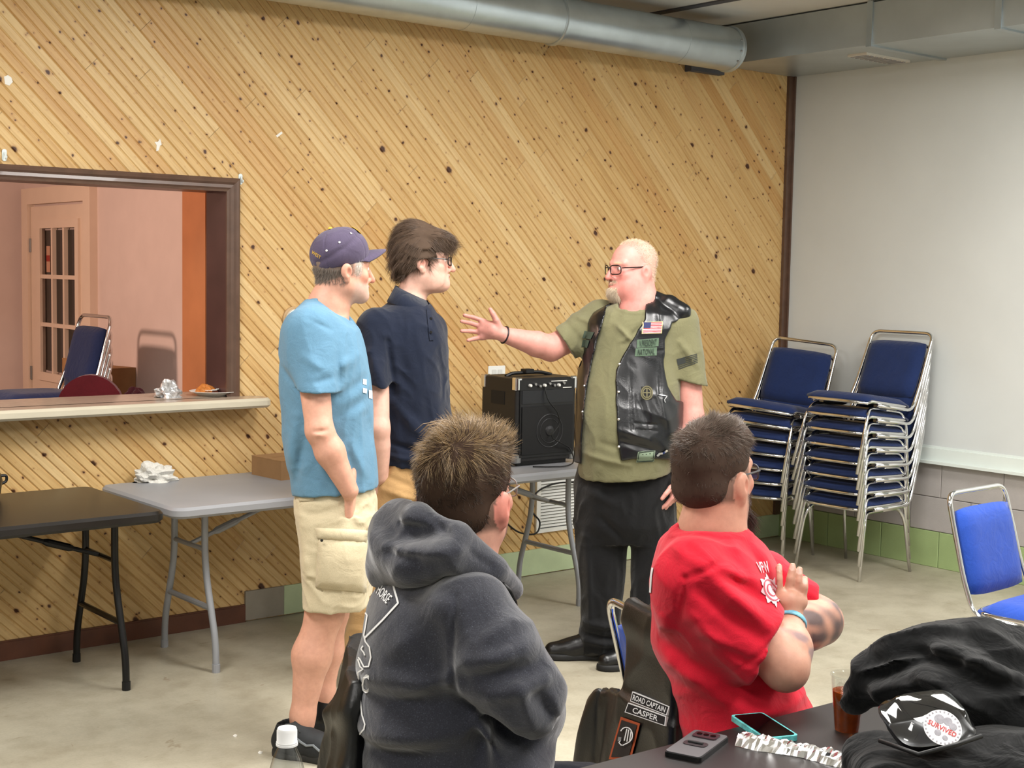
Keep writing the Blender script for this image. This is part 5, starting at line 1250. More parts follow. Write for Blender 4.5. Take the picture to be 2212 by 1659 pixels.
    c2 = Int(Cap(L(1488, 720, -.05), L(1494, 990, -.06), .105, .105), Half(L(1490, 824, -.05), (.22, 0, 1.0)))
    sh = Sub(sh, Sub(c1, Grow(tor, .003)), .004); sh = Sub(sh, Sub(c2, Grow(tor, .003)), .004)
    sh = Int(sh, Half(L(1345, 1018), (.08, .06, -1.0)), .004); sh = Sub(sh, Cap(L(1372, 600, -.02), L(1370, 655, -.07), .080, .078), .004)
    sh = Disp(sh, addf(rib(Cap(L(1372, 600, -.02), L(1372, 655, -.07), .080, .078)), creases([(L(1330, 700, -.2), L(1370, 740, -.2), .012, .010), (L(1390, 700, -.2), L(1350, 745, -.2), .012, -.010), (L(1340, 740, -.2), L(1390, 720, -.2), .012, .008), (L(1300, 960, -.25), L(1400, 985, -.25), .014, -.008), (L(1270, 985, -.2), L(1360, 1005, -.22), .012, .007), (L(1240, 680, .0), L(1285, 700, .0), .016, .008), (L(1225, 700, 0), L(1260, 745, 0), .016, -.008), (L(1470, 740, -.12), L(1505, 790, -.1), .014, .007)]), wrinkle(7, .003, 31)), .014)
    M_O = fabric('olive_cotton', (.43, .42, .31), 1000, .92, .06, .12)
    shirt = F.part('t_shirt', sh, .0055, M_O)
    # leather vest: grown torso with armholes and an open front
    base = Grow(Loft([(a[0], a[1], a[2], a[3], a[4], 0) for a in TS], 2.2), .016)
    V2 = lambda x, y: (L(x, y, -.2)[0], L(x, y, -.2)[2])
    open_ = PolyUW([V2(1322, 600), V2(1318, 655), V2(1296, 722), V2(1279, 790), V2(1264, 870), V2(1257, 960), V2(1256, 1080), V2(1352, 1080), V2(1340, 990), V2(1333, 955), V2(1330, 860), V2(1331, 800), V2(1345, 772), V2(1372, 728), V2(1394, 690), V2(1403, 640), V2(1403, 600)], -.9, .03)
    ves = Sub(base, open_, .004)
    neckc = Cap(L(1374, 590, .0), L(1374, 668, -.03), .094, .082); ves = Sub(ves, neckc, .004)
    ves = Sub(ves, U(.02, Cap(L(1285, 695, .10), L(1215, 742, .0), .112, .11), Cap(L(1287, 700, .09), L(1262, 770, .0), .085, .06)), .006)
    ves = U(.03, ves, Chain([L(1412, 648, .0), L(1444, 660, -.04), L(1474, 676, -.075)], [.038, .044, .040], .01)); ves = Sub(ves, neckc, .004)
    arm_open = PolyUW([V2(1500, 690), V2(1456, 698), V2(1439, 735), V2(1436, 790), V2(1446, 835), V2(1466, 868), V2(1500, 880), V2(1600, 880), V2(1600, 640), V2(1500, 640)], -.9, .02)
    ves = Sub(ves, arm_open, .006); ves = Sub(ves, Cap(L(1500, 720, .0), L(1520, 860, .0), .075, .09), .006)
    hemz = lambda p: F.w(1000, 1370, -.15)+.03*np.cos((p[:, 0]-L(1385, 1000, 0)[0])*7); ves = Int(ves, Sd(lambda p: hemz(p)-p[:, 2], [-BIG]*3, [BIG]*3), .004)
    ves = Disp(ves, addf(creases([(L(1345, 930, -.25), L(1400, 950, -.25), .014, .008), (L(1345, 955, -.25), L(1420, 975, -.25), .012, -.007), (L(1420, 850, -.2), L(1445, 930, -.15), .02, .009), (L(1380, 860, -.25), L(1400, 920, -.25), .018, -.007), (L(1440, 780, -.15), L(1455, 860, -.1), .016, -.008), (L(1360, 770, -.22), L(1366, 930, -.26), .004, -.004), (L(1420, 640, -.1), L(1425, 700, -.16), .016, .007), (L(1385, 760, -.22), L(1440, 757, -.18), .004, -.004), (L(1425, 770, -.2), L(1425, 970, -.2), .004, -.004), (L(1372, 915, -.26), L(1420, 918, -.24), .003, -.004), (L(1372, 928, -.26), L(1420, 931, -.24), .003, -.003)]), wrinkle(7, .0022, 41)), .012)
    M_L = P('black_leather', (.05, .057, .070), .26, var=.25, vscale=25, bump=.35, bscale=220, bdist=.0015, spec=.6)
    vest = F.part('leather_vest', ves, .0048, M_L)
    b = F.bvh('leather_vest', 't_shirt')
    Mg = P('green_patch', (.31, .385, .31), .85, var=.08); Mgd = P('dark_green_thread', (.12, .16, .13), .85, var=0); Mwh = P('white_thread', (.90, .88, .86), .8, var=0); Mrd = P('red_thread', (.62, .16, .20), .8, var=0); Mbl = P('blue_thread', (.14, .16, .32), .8, var=0); Mgo = P('gold_border', (.86, .74, .52), .8, var=0)
    def patch(nm, c, m, off=.003, nu=8, nv=5): return surf_patch(F, b, nm, c, m, vest, nu, nv, off)
    def inset(c, a): c = [A_(q) for q in c]; m = sum(c)/4; return [q+(m-q)*a for q in c]
    fq = ((1389, 696), (1431, 695), (1429, 720), (1386, 721)); patch('flag_patch', fq, Mgo, .003)
    fi = [A_(q) for q in inset(fq, .09)]
    for k in range(7):
        t0, t1 = k/7, (k+.52)/7; q = lambda a, t: (fi[0]*(1-a)+fi[1]*a)*(1-t)+(fi[3]*(1-a)+fi[2]*a)*t
        patch('stripe', (q(0, k/7), q(1, k/7), q(1, (k+1)/7), q(0, (k+1)/7)), Mwh, .0042, 6, 1); patch('stripe', (q(0, t0), q(1, t0), q(1, t1), q(0, t1)), Mrd, .0052, 6, 1)
    patch('canton', (fi[0], fi[0]*.6+fi[1]*.4, (fi[0]*.6+fi[1]*.4)*.46+(fi[3]*.6+fi[2]*.4)*.54, fi[0]*.46+fi[3]*.54), Mbl, .006, 4, 3)
    for body_, c in (('V.PRESIDENT', ((1376, 734), (1423, 730), (1422, 748), (1375, 752))), ('NATIONAL', ((1373, 753), (1419, 750), (1418, 768), (1371, 770)))):
        patch('name_patch', c, Mg, .003); surf_text(F, b, 'lettering', body_, inset(c, .22), Mgd, vest, .0065, .01)
    for c in (((1263, 715), (1284, 718), (1277, 733), (1258, 730)), ((1260, 733), (1274, 736), (1269, 752), (1255, 748))): patch('small_patch', c, P('dim_green_patch', (.22, .27, .22), .85, var=.1), .003)
    c = ((1378, 976), (1415, 973), (1412, 997), (1374, 999)); patch('pocket_patch', c, P('pale_green_patch', (.44, .50, .42), .85, var=.05), .003); surf_line(F, b, 'patch_border', [[*inset(c, .14), inset(c, .14)[0]]], 1.6, Mgd, vest, .0045); surf_text(F, b, 'lettering', 'III', inset(c, .5), Mgd, vest, .0045)
    ctr = A_((1397, 849)); rr = lambda r, n=24: [tuple(ctr+r*A_((.85*math.cos(t), math.sin(t)))) for t in np.linspace(0, 2*math.pi, n+1)]
    surf_line(F, b, 'round_emblem', [rr(14), rr(10), [(1397, 839), (1397, 859)], [(1388, 849), (1406, 849)]], 2.6, P('emblem_thread', (.36, .34, .24), .8, var=0), vest, .004)
    surf_patch(F, b, 'emblem_ground', ((1385, 835), (1409, 835), (1409, 863), (1385, 863)), P('emblem_black', (.06, .06, .055), .8, var=0), vest, 4, 4, .002)
    for x, y in ((1335, 847), (1335, 906), (1336, 965), (1337, 787)):
        h = F.hit(b, x+1.5, y, .002); MB().lathe([(.0065, 0), (.0065, .002), (.004, .005), (.001, .006)], 14, frameM(h, (1, 0, 0), (0, 0, 1))).build('snap_button', M_CHROME, vest, smooth='auto')
    for x, y in ((1263, 834), (1259, 890)): h = F.hit(b, x, y, .002); h is not None and MB().lathe([(.0055, 0), (.0055, .002), (.001, .005)], 12, frameM(h, (1, 0, 0), (0, 0, 1))).build('snap_button', M_STEEL, vest)
    surf_line(F, b, 'zip_pull', [[(1422, 853), (1440, 856), (1434, 864), (1436, 870)]], 2.2, M_STEEL, vest, .004)
    surf_line(F, b, 'chain', [[(1418, 985), (1424, 980), (1432, 978), (1440, 972)]], 4, M_CHROME, vest, .006)
    # sleeve flag print
    c = [A_(q) for q in ((1461, 776), (1505, 764), (1507, 785), (1466, 800))]; bs = F.bvh('t_shirt'); Mdk = P('dark_print', (.17, .18, .17), .85, var=0)
    q = lambda a, t: (c[0]*(1-a)+c[1]*a)*(1-t)+(c[3]*(1-a)+c[2]*a)*t
    for k in range(6): a0 = .42 if k < 3 else 0; surf_patch(F, bs, 'sleeve_flag_print', (q(a0, k/6), q(1, k/6), q(1, (k+.5)/6), q(a0, (k+.5)/6)), Mdk, shirt, 6, 1, .002)
    surf_patch(F, bs, 'sleeve_flag_print', (q(0, 0), q(.42, 0), q(.42, .5), q(0, .5)), Mdk, shirt, 4, 3, .002)
    # trousers and boots
    tz = Loft([F.sec(1000, 1252, 1452, 0, .175), F.sec(1060, 1240, 1458, 0, .185), F.sec(1120, 1242, 1460, 0, .17), F.sec(1165, 1250, 1455, 0, .13)])
    tl = Loft([F.sec(1130, 1241, 1356, 0, .105), F.sec(1200, 1246, 1352, 0, .105), F.sec(1280, 1256, 1345, 0, .095), F.sec(1340, 1255, 1340, 0, .092), F.sec(1362, 1250, 1340, 0, .095), F.sec(1405, 1253, 1336, .01, .09)])
    tr2 = Loft([F.sec(1130, 1350, 1460, -.02, .105), F.sec(1200, 1362, 1456, -.02, .105), F.sec(1340, 1362, 1448, -.03, .095), F.sec(1425, 1360, 1446, -.04, .09)])
    tr_ = Disp(U(.025, tz, tl, tr2), addf(creases([(L(1262, 1345, -.08), L(1335, 1355, -.08), .014, .014), (L(1258, 1368, -.08), L(1330, 1382, -.08), .012, -.012), (L(1260, 1385, -.08), L(1335, 1395, -.08), .012, .010), (L(1270, 1060, -.15), L(1330, 1090, -.15), .02, .008), (L(1300, 1120, -.15), L(1345, 1160, -.1), .018, -.010), (L(1265, 1160, -.1), L(1275, 1330, -.08), .016, .010)]), wrinkle(7, .0045, 51, (1, 1, .5))), .016)
    F.part('trousers', tr_, .007, fabric('black_trouser_cloth', (.045, .047, .055), 900, .85, .12, .15))
    Mb = P('black_boot_leather', (.045, .045, .05), .28, var=.2, bump=.15, bscale=200, spec=.6)
    for k, (hx, dv, ph) in enumerate(((1326, .0, 182), (1428, -.06, 205))):
        hl = F.L(hx, 1420, dv); up_, so, pt = shoe(F, (hl[0], hl[1]), math.radians(ph), .31, .056, .13); o = F.part('boot' if k == 0 else 'boot.001', up_, .005, Mb); F.part('boot_sole%d' % k, so, .005, P('boot_sole', (.09, .09, .09), .7), o).name = 'boot_sole'
    # hair, goatee, glasses, wrist bands
    V, Fq = F.bv['body']; N_ = normals(V, Fq)
    def mk(V, N_): q = H.q(V); return (q[:, 1] < .01+.5*(q[:, 2]-.06)) & (q[:, 2] > -.045) & (q[:, 2] < .16) & (np.abs(q[:, 0]) < .081) & (np.linalg.norm(q-[0, -.012, .042], axis=1) < .13)
    strands('hair', V, N_, 5200, .009, lambda p, n: n*.8+A_([.4, 0, -.3]), .00045, M_HAIR, F.root, 8, mask=mk, tone=lambda p, L_, rs: lin((.86, .78, .69))*rs.uniform(.7, 1.15, (len(p), 1)), sink=.001)
    def mkt(V, N_): q = H.q(V); return (q[:, 1] > -.02) & (q[:, 2] > .105) & (np.abs(q[:, 0]) < .07)
    strands('thin_top_hair', V, N_, 700, .012, lambda p, n: n*.6+A_([.6, 0, .2]), .0004, M_HAIR, F.root, 9, mask=mkt, tone=lambda p, L_, rs: lin((.92, .84, .72))*rs.uniform(.8, 1.1, (len(p), 1)), sink=.001)
    def mkg(V, N_): q = H.q(V); return (np.abs(q[:, 0]) < .034) & (q[:, 1] > .055) & (q[:, 2] < -.071) & (q[:, 2] > -.118)
    strands('goatee', V, N_, 3000, .019, lambda p, n: n*.5+A_([-.1, -.1, -.9]), .0006, M_HAIR, F.root, 10, mask=mkg, tone=lambda p, L_, rs: lin((.84, .77, .67))*rs.uniform(.65, 1.15, (len(p), 1)), sink=.001)
    def mkm(V, N_): q = H.q(V); return (np.abs(q[:, 0]) < .03) & (q[:, 1] > .085) & (np.abs(q[:, 2]+.044) < .006)
    strands('moustache', V, N_, 500, .009, lambda p, n: n*.3+A_([0, 0, -1]), .0005, M_HAIR, F.root, 11, mask=mkm, tone=lambda p, L_, rs: lin((.86, .76, .66))*rs.uniform(.7, 1.1, (len(p), 1)), sink=.001)
    H.glasses(F, (.06, .04, .045), 'vest', w_=.0275, hgt=.0185, thick=.0024)
    d = unit(ra[2]-ra[1]); e1 = unit(np.cross(d, [0, 0, 1])); e2 = np.cross(d, e1); cw = ra[2]-d*.004
    MB().tube([cw+.0355*(e1*math.cos(t)+e2*math.sin(t)) for t in np.linspace(0, 6.283, 24, endpoint=False)], .0045, 8, closed=True).build('wrist_band', P('dark_band', (.13, .08, .10), .5, var=0), F.root, smooth=True)
person_vest()
# ================================================================== seated man in the dark hoodie
def person_hoodie():
    F = Fig('seated man in dark grey hoodie with white back print, seen from behind', 2.85, 960); L = F.L; skin = (.82, .62, .54)
    H = Head(F, L(1008, 1078, 0), math.radians(66), 1.06, pitch=math.radians(4), jaw=1.0)
    neck = U(.03, Cap(L(1010, 1110, -.03), L(985, 1240, -.01), .066, .075), Cap(L(985, 1230), L(965, 1300), .08, .12))
    core = Loft([F.sec(1290, 880, 1040, 0, .15), F.sec(1500, 830, 1030, 0, .15), F.sec(1750, 840, 1040, 0, .14)])
    sR, eR, wR = L(1010, 1320, -.18), L(1126, 1500, -.19), L(1105, 1535, .06)
    sL, eL, wL = L(1000, 1330, .20), L(1120, 1500, .20), L(1070, 1540, .09)
    hipz = .50; knee = np.array([.46, 0, .50])
    lg = lambda sv: U(.03, Cap((0.0, sv*.10, .52), (.43, sv*.13, .53), .085, .065), Cap((.43, sv*.13, .53), (.40, sv*.13, .10), .06, .045))
    body = U(.025, U(.03, H.sd(), neck), core, Chain([sR, eR, wR], [.06, .05, .035], .01), Chain([sL, eL, wL], [.06, .05, .035], .01), hand_relaxed(wR, (0, 1, -.05), (1, 0, 0), (0, 0, 1), .95, .3), hand_relaxed(wL, (-.5, -.8, -.1), (1, 0, 0), (0, 0, 1), .85, .3), lg(-1), lg(1), Cap((0, 0, .55), (-.02, 0, .80), .13, .14))
    def tone(V):
        def ex(q, V, c, mixin):
            mixin(.85*np.exp(-((q[:, 2]+.01)/.05)**2)*(np.abs(q[:, 0]) > .079)*(np.abs(q[:, 0]) < .1)*(np.abs(q[:, 1]) < .05), (.90, .56, .50))
            sc = np.clip((.03-q[:, 1])/.02, 0, 1)*np.clip((q[:, 2]+.05)/.012, 0, 1)*(np.abs(q[:, 0]) < .0795)*(np.abs(q[:, 2]) < .17); mixin(.8*sc, (.28, .215, .17))
            jw = np.clip((-.02-q[:, 2])/.02, 0, 1)*np.clip((q[:, 1]-.02)/.02, 0, 1)*(q[:, 2] > -.12); mixin(.6*jw, (.38, .28, .22))
        return H.tone(V, skin, brow=(.30, .22, .18), stubble=(.42, .30, .24), stubble_amt=.7, extra=ex)
    F.part('body', body, .005, M_SKIN, tone=tone)
    # hoodie
    tor = Loft([F.sec(1195, 905, 1040, 0, .09), F.sec(1225, 860, 1062, 0, .15), F.sec(1265, 820, 1078, 0, .195), F.sec(1330, 790, 1085, 0, .22), F.sec(1420, 774, 1090, 0, .215), F.sec(1520, 769, 1090, 0, .205), F.sec(1620, 776, 1110, 0, .20), F.sec(1760, 790, 1140, 0, .20), F.sec(1800, 800, 1140, 0, .19)], 2.15)
    sl = U(.04, Cap(L(1012, 1330, -.165), L(1075, 1430, -.20), .088, .086), Cap(L(1075, 1430, -.20), L(1128, 1500, -.19), .084, .074), Cap(L(1128, 1502, -.18), L(1160, 1540, .04), .072, .058))
    sf = U(.04, Cap(L(1000, 1330, .17), L(1120, 1500, .19), .09, .075), Cap(L(1120, 1500, .19), L(1125, 1560, -.06), .072, .062))
    hood = U(.035, Ell(L(905, 1188, -.02), (.108, .15, .062), np.array([[.93, 0, -.36], [0, 1, 0], [.36, 0, .93]])),
             Chain([L(1100, 1268, -.03), L(1062, 1232, -.12), L(985, 1168, -.155), L(905, 1130, -.12), L(862, 1120, -.02), L(870, 1125, .10), L(930, 1150, .17)], [.026, .030, .034, .036, .036, .034, .03], .01),
             Chain([L(835, 1225, -.03), L(890, 1222, -.16), L(970, 1200, -.19), L(1040, 1228, -.14)], [.036, .034, .030, .022], .01), Chain([L(835, 1222, -.03), L(860, 1215, .1)], [.034, .03], .01))
    hood = Sub(hood, Cap(L(1012, 1090, -.02), L(990, 1215, -.01), .086, .074), .008)
    pocket = Ell(L(1100, 1640, -.05), (.09, .16, .08))
    sw = U(.03, tor, sl, sf, pocket)
    ck = creases([(L(985, 1290, -.24), L(975, 1420, -.26), .006, -.006), (L(975, 1420, -.26), L(985, 1530, -.24), .006, -.005), (L(800, 1440, -.10), L(960, 1480, -.25), .022, .014), (L(790, 1480, -.08), L(940, 1530, -.24), .02, -.012), (L(785, 1560, -.1), L(1000, 1600, -.25), .022, .016), (L(790, 1600, -.1), L(960, 1650, -.22), .02, -.012),
                  (L(1010, 1430, -.28), L(1130, 1400, -.28), .018, .012), (L(1010, 1470, -.28), L(1160, 1440, -.28), .018, -.012), (L(1060, 1500, -.27), L(1180, 1470, -.26), .016, .010), (L(1030, 1390, -.29), L(1110, 1350, -.29), .016, .008), (L(1000, 1540, -.25), L(1120, 1590, -.2), .02, -.012), (L(1030, 1560, -.22), L(1080, 1650, -.2), .018, .014), (L(870, 1330, -.22), L(990, 1300, -.25), .03, .006), (L(830, 1420, -.2), L(900, 1380, -.24), .025, .006), (L(1160, 1500, -.26), L(1195, 1550, -.2), .014, -.010), (L(1120, 1480, -.28), L(1150, 1560, -.22), .012, .010)])
    sw = Disp(sw, addf(ck, wrinkle(5, .004, 61)), .018)
    sw = Sub(sw, Cap(L(1012, 1090, -.02), L(985, 1230, -.01), .080, .074), .006)
    M_H = fabric('charcoal_fleece', (.205, .21, .245), 420, .95, .10, .35, .5, alt=(.33, .34, .38))
    hd_ = F.part('hoodie', sw, .0058, M_H)
    hood = Disp(hood, addf(creases([(L(850, 1160, -.16), L(960, 1150, -.2), .014, -.012), (L(860, 1190, -.18), L(990, 1190, -.22), .013, .010), (L(870, 1130, -.12), L(920, 1150, -.18), .010, -.010), (L(930, 1120, -.16), L(1060, 1225, -.16), .006, -.006), (L(830, 1185, -.1), L(900, 1205, -.2), .012, -.008)]), wrinkle(6, .004, 63)), .014)
    F.part('hood', hood, .0055, M_H, hd_)
    MB().tube([L(1086, 1262, -.14), L(1102, 1278, -.13), L(1112, 1300, -.12), L(1117, 1345, -.11)], .005, 8).build('drawstring', M_BLACKPL, hd_, smooth=True)
    b = F.bvh('hoodie', ); Mp = P('white_ink', (.88, .88, .88), .8, var=.05)
    surf_line(F, b, 'back_print', [[(848, 1254), (853, 1275), (861, 1304), (828, 1340), (790, 1378)]], 4, Mp, hd_)
    surf_line(F, b, 'back_print', [[(791, 1324), (795, 1330), (792, 1350), (788, 1372), (791, 1386), (800, 1398), (803, 1420), (798, 1440), (788, 1441), (780, 1425), (776, 1420)], [(775, 1424), (780, 1440), (786, 1446), (775, 1452), (779, 1500), (784, 1545), (790, 1565), (788, 1575), (776, 1588)], [(783, 1352), (779, 1362), (776, 1380)], [(786, 1395), (782, 1402), (788, 1410), (790, 1416)]], 3, Mp, hd_)
    surf_text(F, b, 'lettering', 'IRON HORSE', ((802, 1240), (838, 1262), (846, 1300), (828, 1302)) if False else ((800, 1236), (850, 1290), (836, 1306), (795, 1262)), Mp, hd_, .003, .012)
    surf_text(F, b, 'lettering', 'C', ((784, 1458), (800, 1456), (798, 1496), (784, 1498)), Mp, hd_, .003, .02)
    # trousers, shoes
    lg2 = lambda sv: U(.03, Cap((-.02, sv*.09, .53), (.44, sv*.13, .53), .105, .085), Cap((.44, sv*.13, .53), (.41, sv*.13, .06), .083, .07))
    F.part('jeans', Disp(U(.03, lg2(-1), lg2(1), Cap((-.05, -.08, .55), (-.05, .08, .55), .12)), wrinkle(7, .004, 66), .01), .009, fabric('dark_denim', (.10, .11, .15), 800))
    for k, sv in enumerate((-1, 1)):
        up_, so, pt = shoe(F, (.35, sv*.13), 0); o = F.part('shoe' if k == 0 else 'shoe.001', up_, .008, M_BLACKVINYL); F.part('sole%d' % k, so, .008, M_BLACKPL, o).name = 'sole'
    # hair: tousled on top, short at the sides
    hs = U(.02, H.ell((0, -.016, .050), (.086, .107, .094)), H.ell((0, .03, .098), (.076, .070, .045)), H.ell((0, -.062, -.012), (.072, .050, .055)))
    hs = Sub(hs, H.ell((0, .125, -.02), (.10, .095, .11)), .012)
    for sx in (-1, 1): hs = Sub(hs, H.ell((sx*.088, -.008, -.008), (.022, .024, .036)), .006)
    hs = Disp(hs, lambda p: .004*np.sin(H.q(p)[:, 0]*120+2*np.sin(H.q(p)[:, 1]*70))*np.clip(H.q(p)[:, 2]/.08, 0, 1), .005)
    ht = lambda V: np.tile(lin((.25, .19, .15)), (len(V), 1))
    hair = F.part('hair', hs, .004, M_HAIRBASE, tone=ht); V, Fq = F.bv['hair']; N_ = normals(V, Fq)
    wh = A_([.015, -.055, .112])
    def flow(p, n):
        q = H.q(p); d = q-wh; sw_ = np.stack([-d[:, 1], d[:, 0], 0*d[:, 0]], 1); f = d/ (np.linalg.norm(d, axis=1)[:, None]+1e-6)+.6*sw_/(np.linalg.norm(sw_, axis=1)[:, None]+1e-6)
        f = f@H.R; f = f-n*(f*n).sum(1)[:, None]; return f+n*np.clip(.35+2.2*(H.q(p)[:, 2]-.06), .18, .55)[:, None]
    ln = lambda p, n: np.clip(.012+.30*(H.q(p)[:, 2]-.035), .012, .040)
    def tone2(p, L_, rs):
        k = np.clip((L_-.014)/.02, 0, 1)[:, None]; return (lin((.24, .18, .14))*(1-k)+lin((.62, .52, .38))*k)*rs.uniform(.45, 1.6, (len(p), 1))  # long top strands paler: own blond tone plus overhead highlight put into the colour
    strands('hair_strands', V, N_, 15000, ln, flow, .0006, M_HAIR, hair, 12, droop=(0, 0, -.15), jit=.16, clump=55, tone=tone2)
    # loose lock over the temple
    rs = np.random.RandomState(4); lk = MB()
    for k in range(14): o_ = rs.normal(size=3)*.004; lk.tube([L(975, 925, .0)+o_, L(950, 916, .02)+o_*1.2, L(928, 920, .03)+o_*1.4, L(912, 936, .03)+o_*1.6], [.0012, .0011, .0008, .0003], 5)
    lo_ = lk.build('loose_lock', P('lock_hair', (.62, .52, .40), .4, var=.1), hair, smooth=True)
    H.glasses(F, (.55, .53, .52), 'hoodie', w_=.028, hgt=.018, thick=.0016)
    return F
FH = person_hoodie()
# ================================================================== seated man in the red T-shirt
def person_red():
    F = Fig('seated man in red T-shirt with folded tattooed arms and glasses', 3.30, 1560); L = F.L; skin = (.80, .60, .51)
    H = Head(F, L(1541, 1033, 0), math.radians(50), 1.02, pitch=math.radians(2), jaw=1.02)
    neck = U(.03, Cap(L(1545, 1065, -.02), L(1538, 1160, 0), .066, .072), Cap(L(1538, 1150), L(1535, 1215), .078, .11))
    core = Loft([F.sec(1210, 1480, 1640, 0, .15), F.sec(1400, 1470, 1650, 0, .15), F.sec(1650, 1520, 1690, 0, .15)])
    sR, eR, wR = L(1500, 1250, -.17), L(1696, 1442, -.21), L(1706, 1340, -.09)
    sL, eL, wL = L(1668, 1275, .20), L(1768, 1342, .10), L(1672, 1378, .0)
    hp = -.085
    # right hand resting upright on the other arm: four fingers in view, thumb behind
    kn = [(1683, 1284), (1702, 1283), (1721, 1284), (1733, 1290)]; mid = [(1682, 1250), (1707, 1250), (1725, 1255), (1737, 1268)]; tp = [(1683, 1224), (1712, 1222), (1727, 1230), (1739, 1251)]
    hand = [Cap(L(1705, 1335, -.088), L(1702, 1300, hp), .028, .033), Cap(L(1690, 1300, hp), L(1726, 1300, hp), .022, .020)]
    fing = [Chain([L(*a, hp), L(*m_, hp-.004), L(*t, hp+.004)], [.0102, .0094, .0076], .002) for a, m_, t in zip(kn, mid, tp)]
    thumb = Chain([L(1684, 1315, hp+.02), L(1676, 1290, hp+.05), L(1672, 1262, hp+.06)], [.015, .012, .0095], .003)
    nails = None
    aR = U(.025, Cap(sR, eR, .062, .050), Cap(eR, eR+(wR-eR)*.4, .047, .053), Cap(eR+(wR-eR)*.4, wR, .052, .031))
    aL = U(.03, Cap(sL, eL, .062, .052), Cap(eL, eL+(wL-eL)*.35, .054, .054), Cap(eL+(wL-eL)*.35, wL, .054, .032))
    lhand = hand_relaxed(wL, unit(np.array([-1, .25, .1])), (0, -1, 0), (0, 0, 1), 1.0, .5)
    fwd = unit(np.array([.94, -.34, 0])); sd_ = np.array([-fwd[1], fwd[0], 0]); hip0 = np.array([.03, 0, .52])
    lg = lambda s_, r0, r1, r2: U(.03, Cap(hip0+sd_*s_*.1, hip0+fwd*.40+sd_*s_*.13, r0, r1), Cap(hip0+fwd*.40+sd_*s_*.13, hip0+fwd*.42+sd_*s_*.13-[0, 0, .43], r1*.95, r2))
    body = U(.022, U(.03, H.sd(), neck), core, aR, aL, lg(-1, .085, .062, .045), lg(1, .085, .062, .045), Cap(hip0, hip0+[.0, 0, .3], .13))
    body = U(.0035, U(.010, body, U(.012, *hand), thumb, lhand), *fing)
    def tone(V):
        def ex(q, V, c, mixin):
            sc = np.clip((.045-q[:, 1])/.02, 0, 1)*np.clip((q[:, 2]+.048)/.012, 0, 1)*(np.abs(q[:, 0]) < .0795)*(np.abs(q[:, 2]) < .17); mixin(.75*sc, (.34, .28, .24))
            # arm tattoos: grey ink blotches
            rs = np.random.RandomState(5)
            n1 = np.sin(V@(rs.normal(size=3)*60))+np.sin(V@(rs.normal(size=3)*85)+1)+np.sin(V@(rs.normal(size=3)*45)+2)+.7*np.sin(V@(rs.normal(size=3)*130))
            def along(a, b, r, t0, t1):
                ab = b-a; t = (V-a)@ab/(ab@ab); d = np.linalg.norm(V-a-np.clip(t, 0, 1)[:, None]*ab, axis=1); return (d < r)*np.clip((t-t0)/.08, 0, 1)*np.clip((t1-t)/.08, 0, 1)
            ink = np.maximum(along(eL, sL, .085, -.25, .42), along(eL, wL, .085, -.2, .62)); mixin(ink*np.clip(.65+.35*n1, 0, .85), (.30, .29, .31))
            ink2 = along(eR, wR, .07, .12, .45); mixin(ink2*np.clip(.35+.35*n1, 0, .6), (.42, .42, .48))
            for t in tp:
                d = np.linalg.norm(V-L(*t, hp-.006)-[0, 0, -.004], axis=1); mixin((d < .0075)*.75, (.93, .80, .74))
        return H.tone(V, skin, brow=(.28, .21, .17), stubble=(.40, .31, .26), stubble_amt=.6, extra=ex)
    F.part('body', body, .0042, M_SKIN, tone=tone)
    # T-shirt
    tor = Loft([F.sec(1128, 1475, 1590, 0, .075), F.sec(1150, 1450, 1622, 0, .125), F.sec(1185, 1424, 1656, 0, .175), F.sec(1230, 1409, 1672, 0, .205), F.sec(1290, 1403, 1682, 0, .215), F.sec(1370, 1406, 1690, 0, .205), F.sec(1450, 1428, 1718, 0, .20), F.sec(1530, 1448, 1752, 0, .205), F.sec(1620, 1462, 1768, 0, .205), F.sec(1690, 1470, 1765, 0, .19)], 2.15)
    s1 = U(.03, Cap(L(1500, 1255, -.15), L(1650, 1405, -.20), .098, .090)); s2 = Cap(L(1655, 1262, .17), L(1728, 1305, .13), .080, .064)
    sh = U(.05, tor, s1, s2)
    axis = unit(L(1700, 1448, -.21)-L(1500, 1250, -.17)); hemp = L(1638, 1432, -.2); c1 = Int(Cap(L(1560, 1330, -.2), L(1760, 1500, -.22), .14, .14), Half(hemp, -unit(axis+A_([.35, 0, .15]))))
    sh = Sub(sh, Sub(c1, Grow(tor, .004)), .005)
    ax2 = unit(L(1775, 1345, .14)-L(1690, 1225, .2)); c2 = Int(Cap(L(1700, 1270, .17), L(1810, 1380, .10), .12, .12), Half(L(1752, 1290, .14), -unit(A_([.86, 0, -.25])))); sh = Sub(sh, Sub(c2, Grow(tor, .003)), .004)
    sh = Sub(sh, Cap(L(1552, 1060, -.02), L(1536, 1150, -.015), .080, .082), .008)
    sh = Sub(sh, Grow(aR, .003), .004) if False else sh
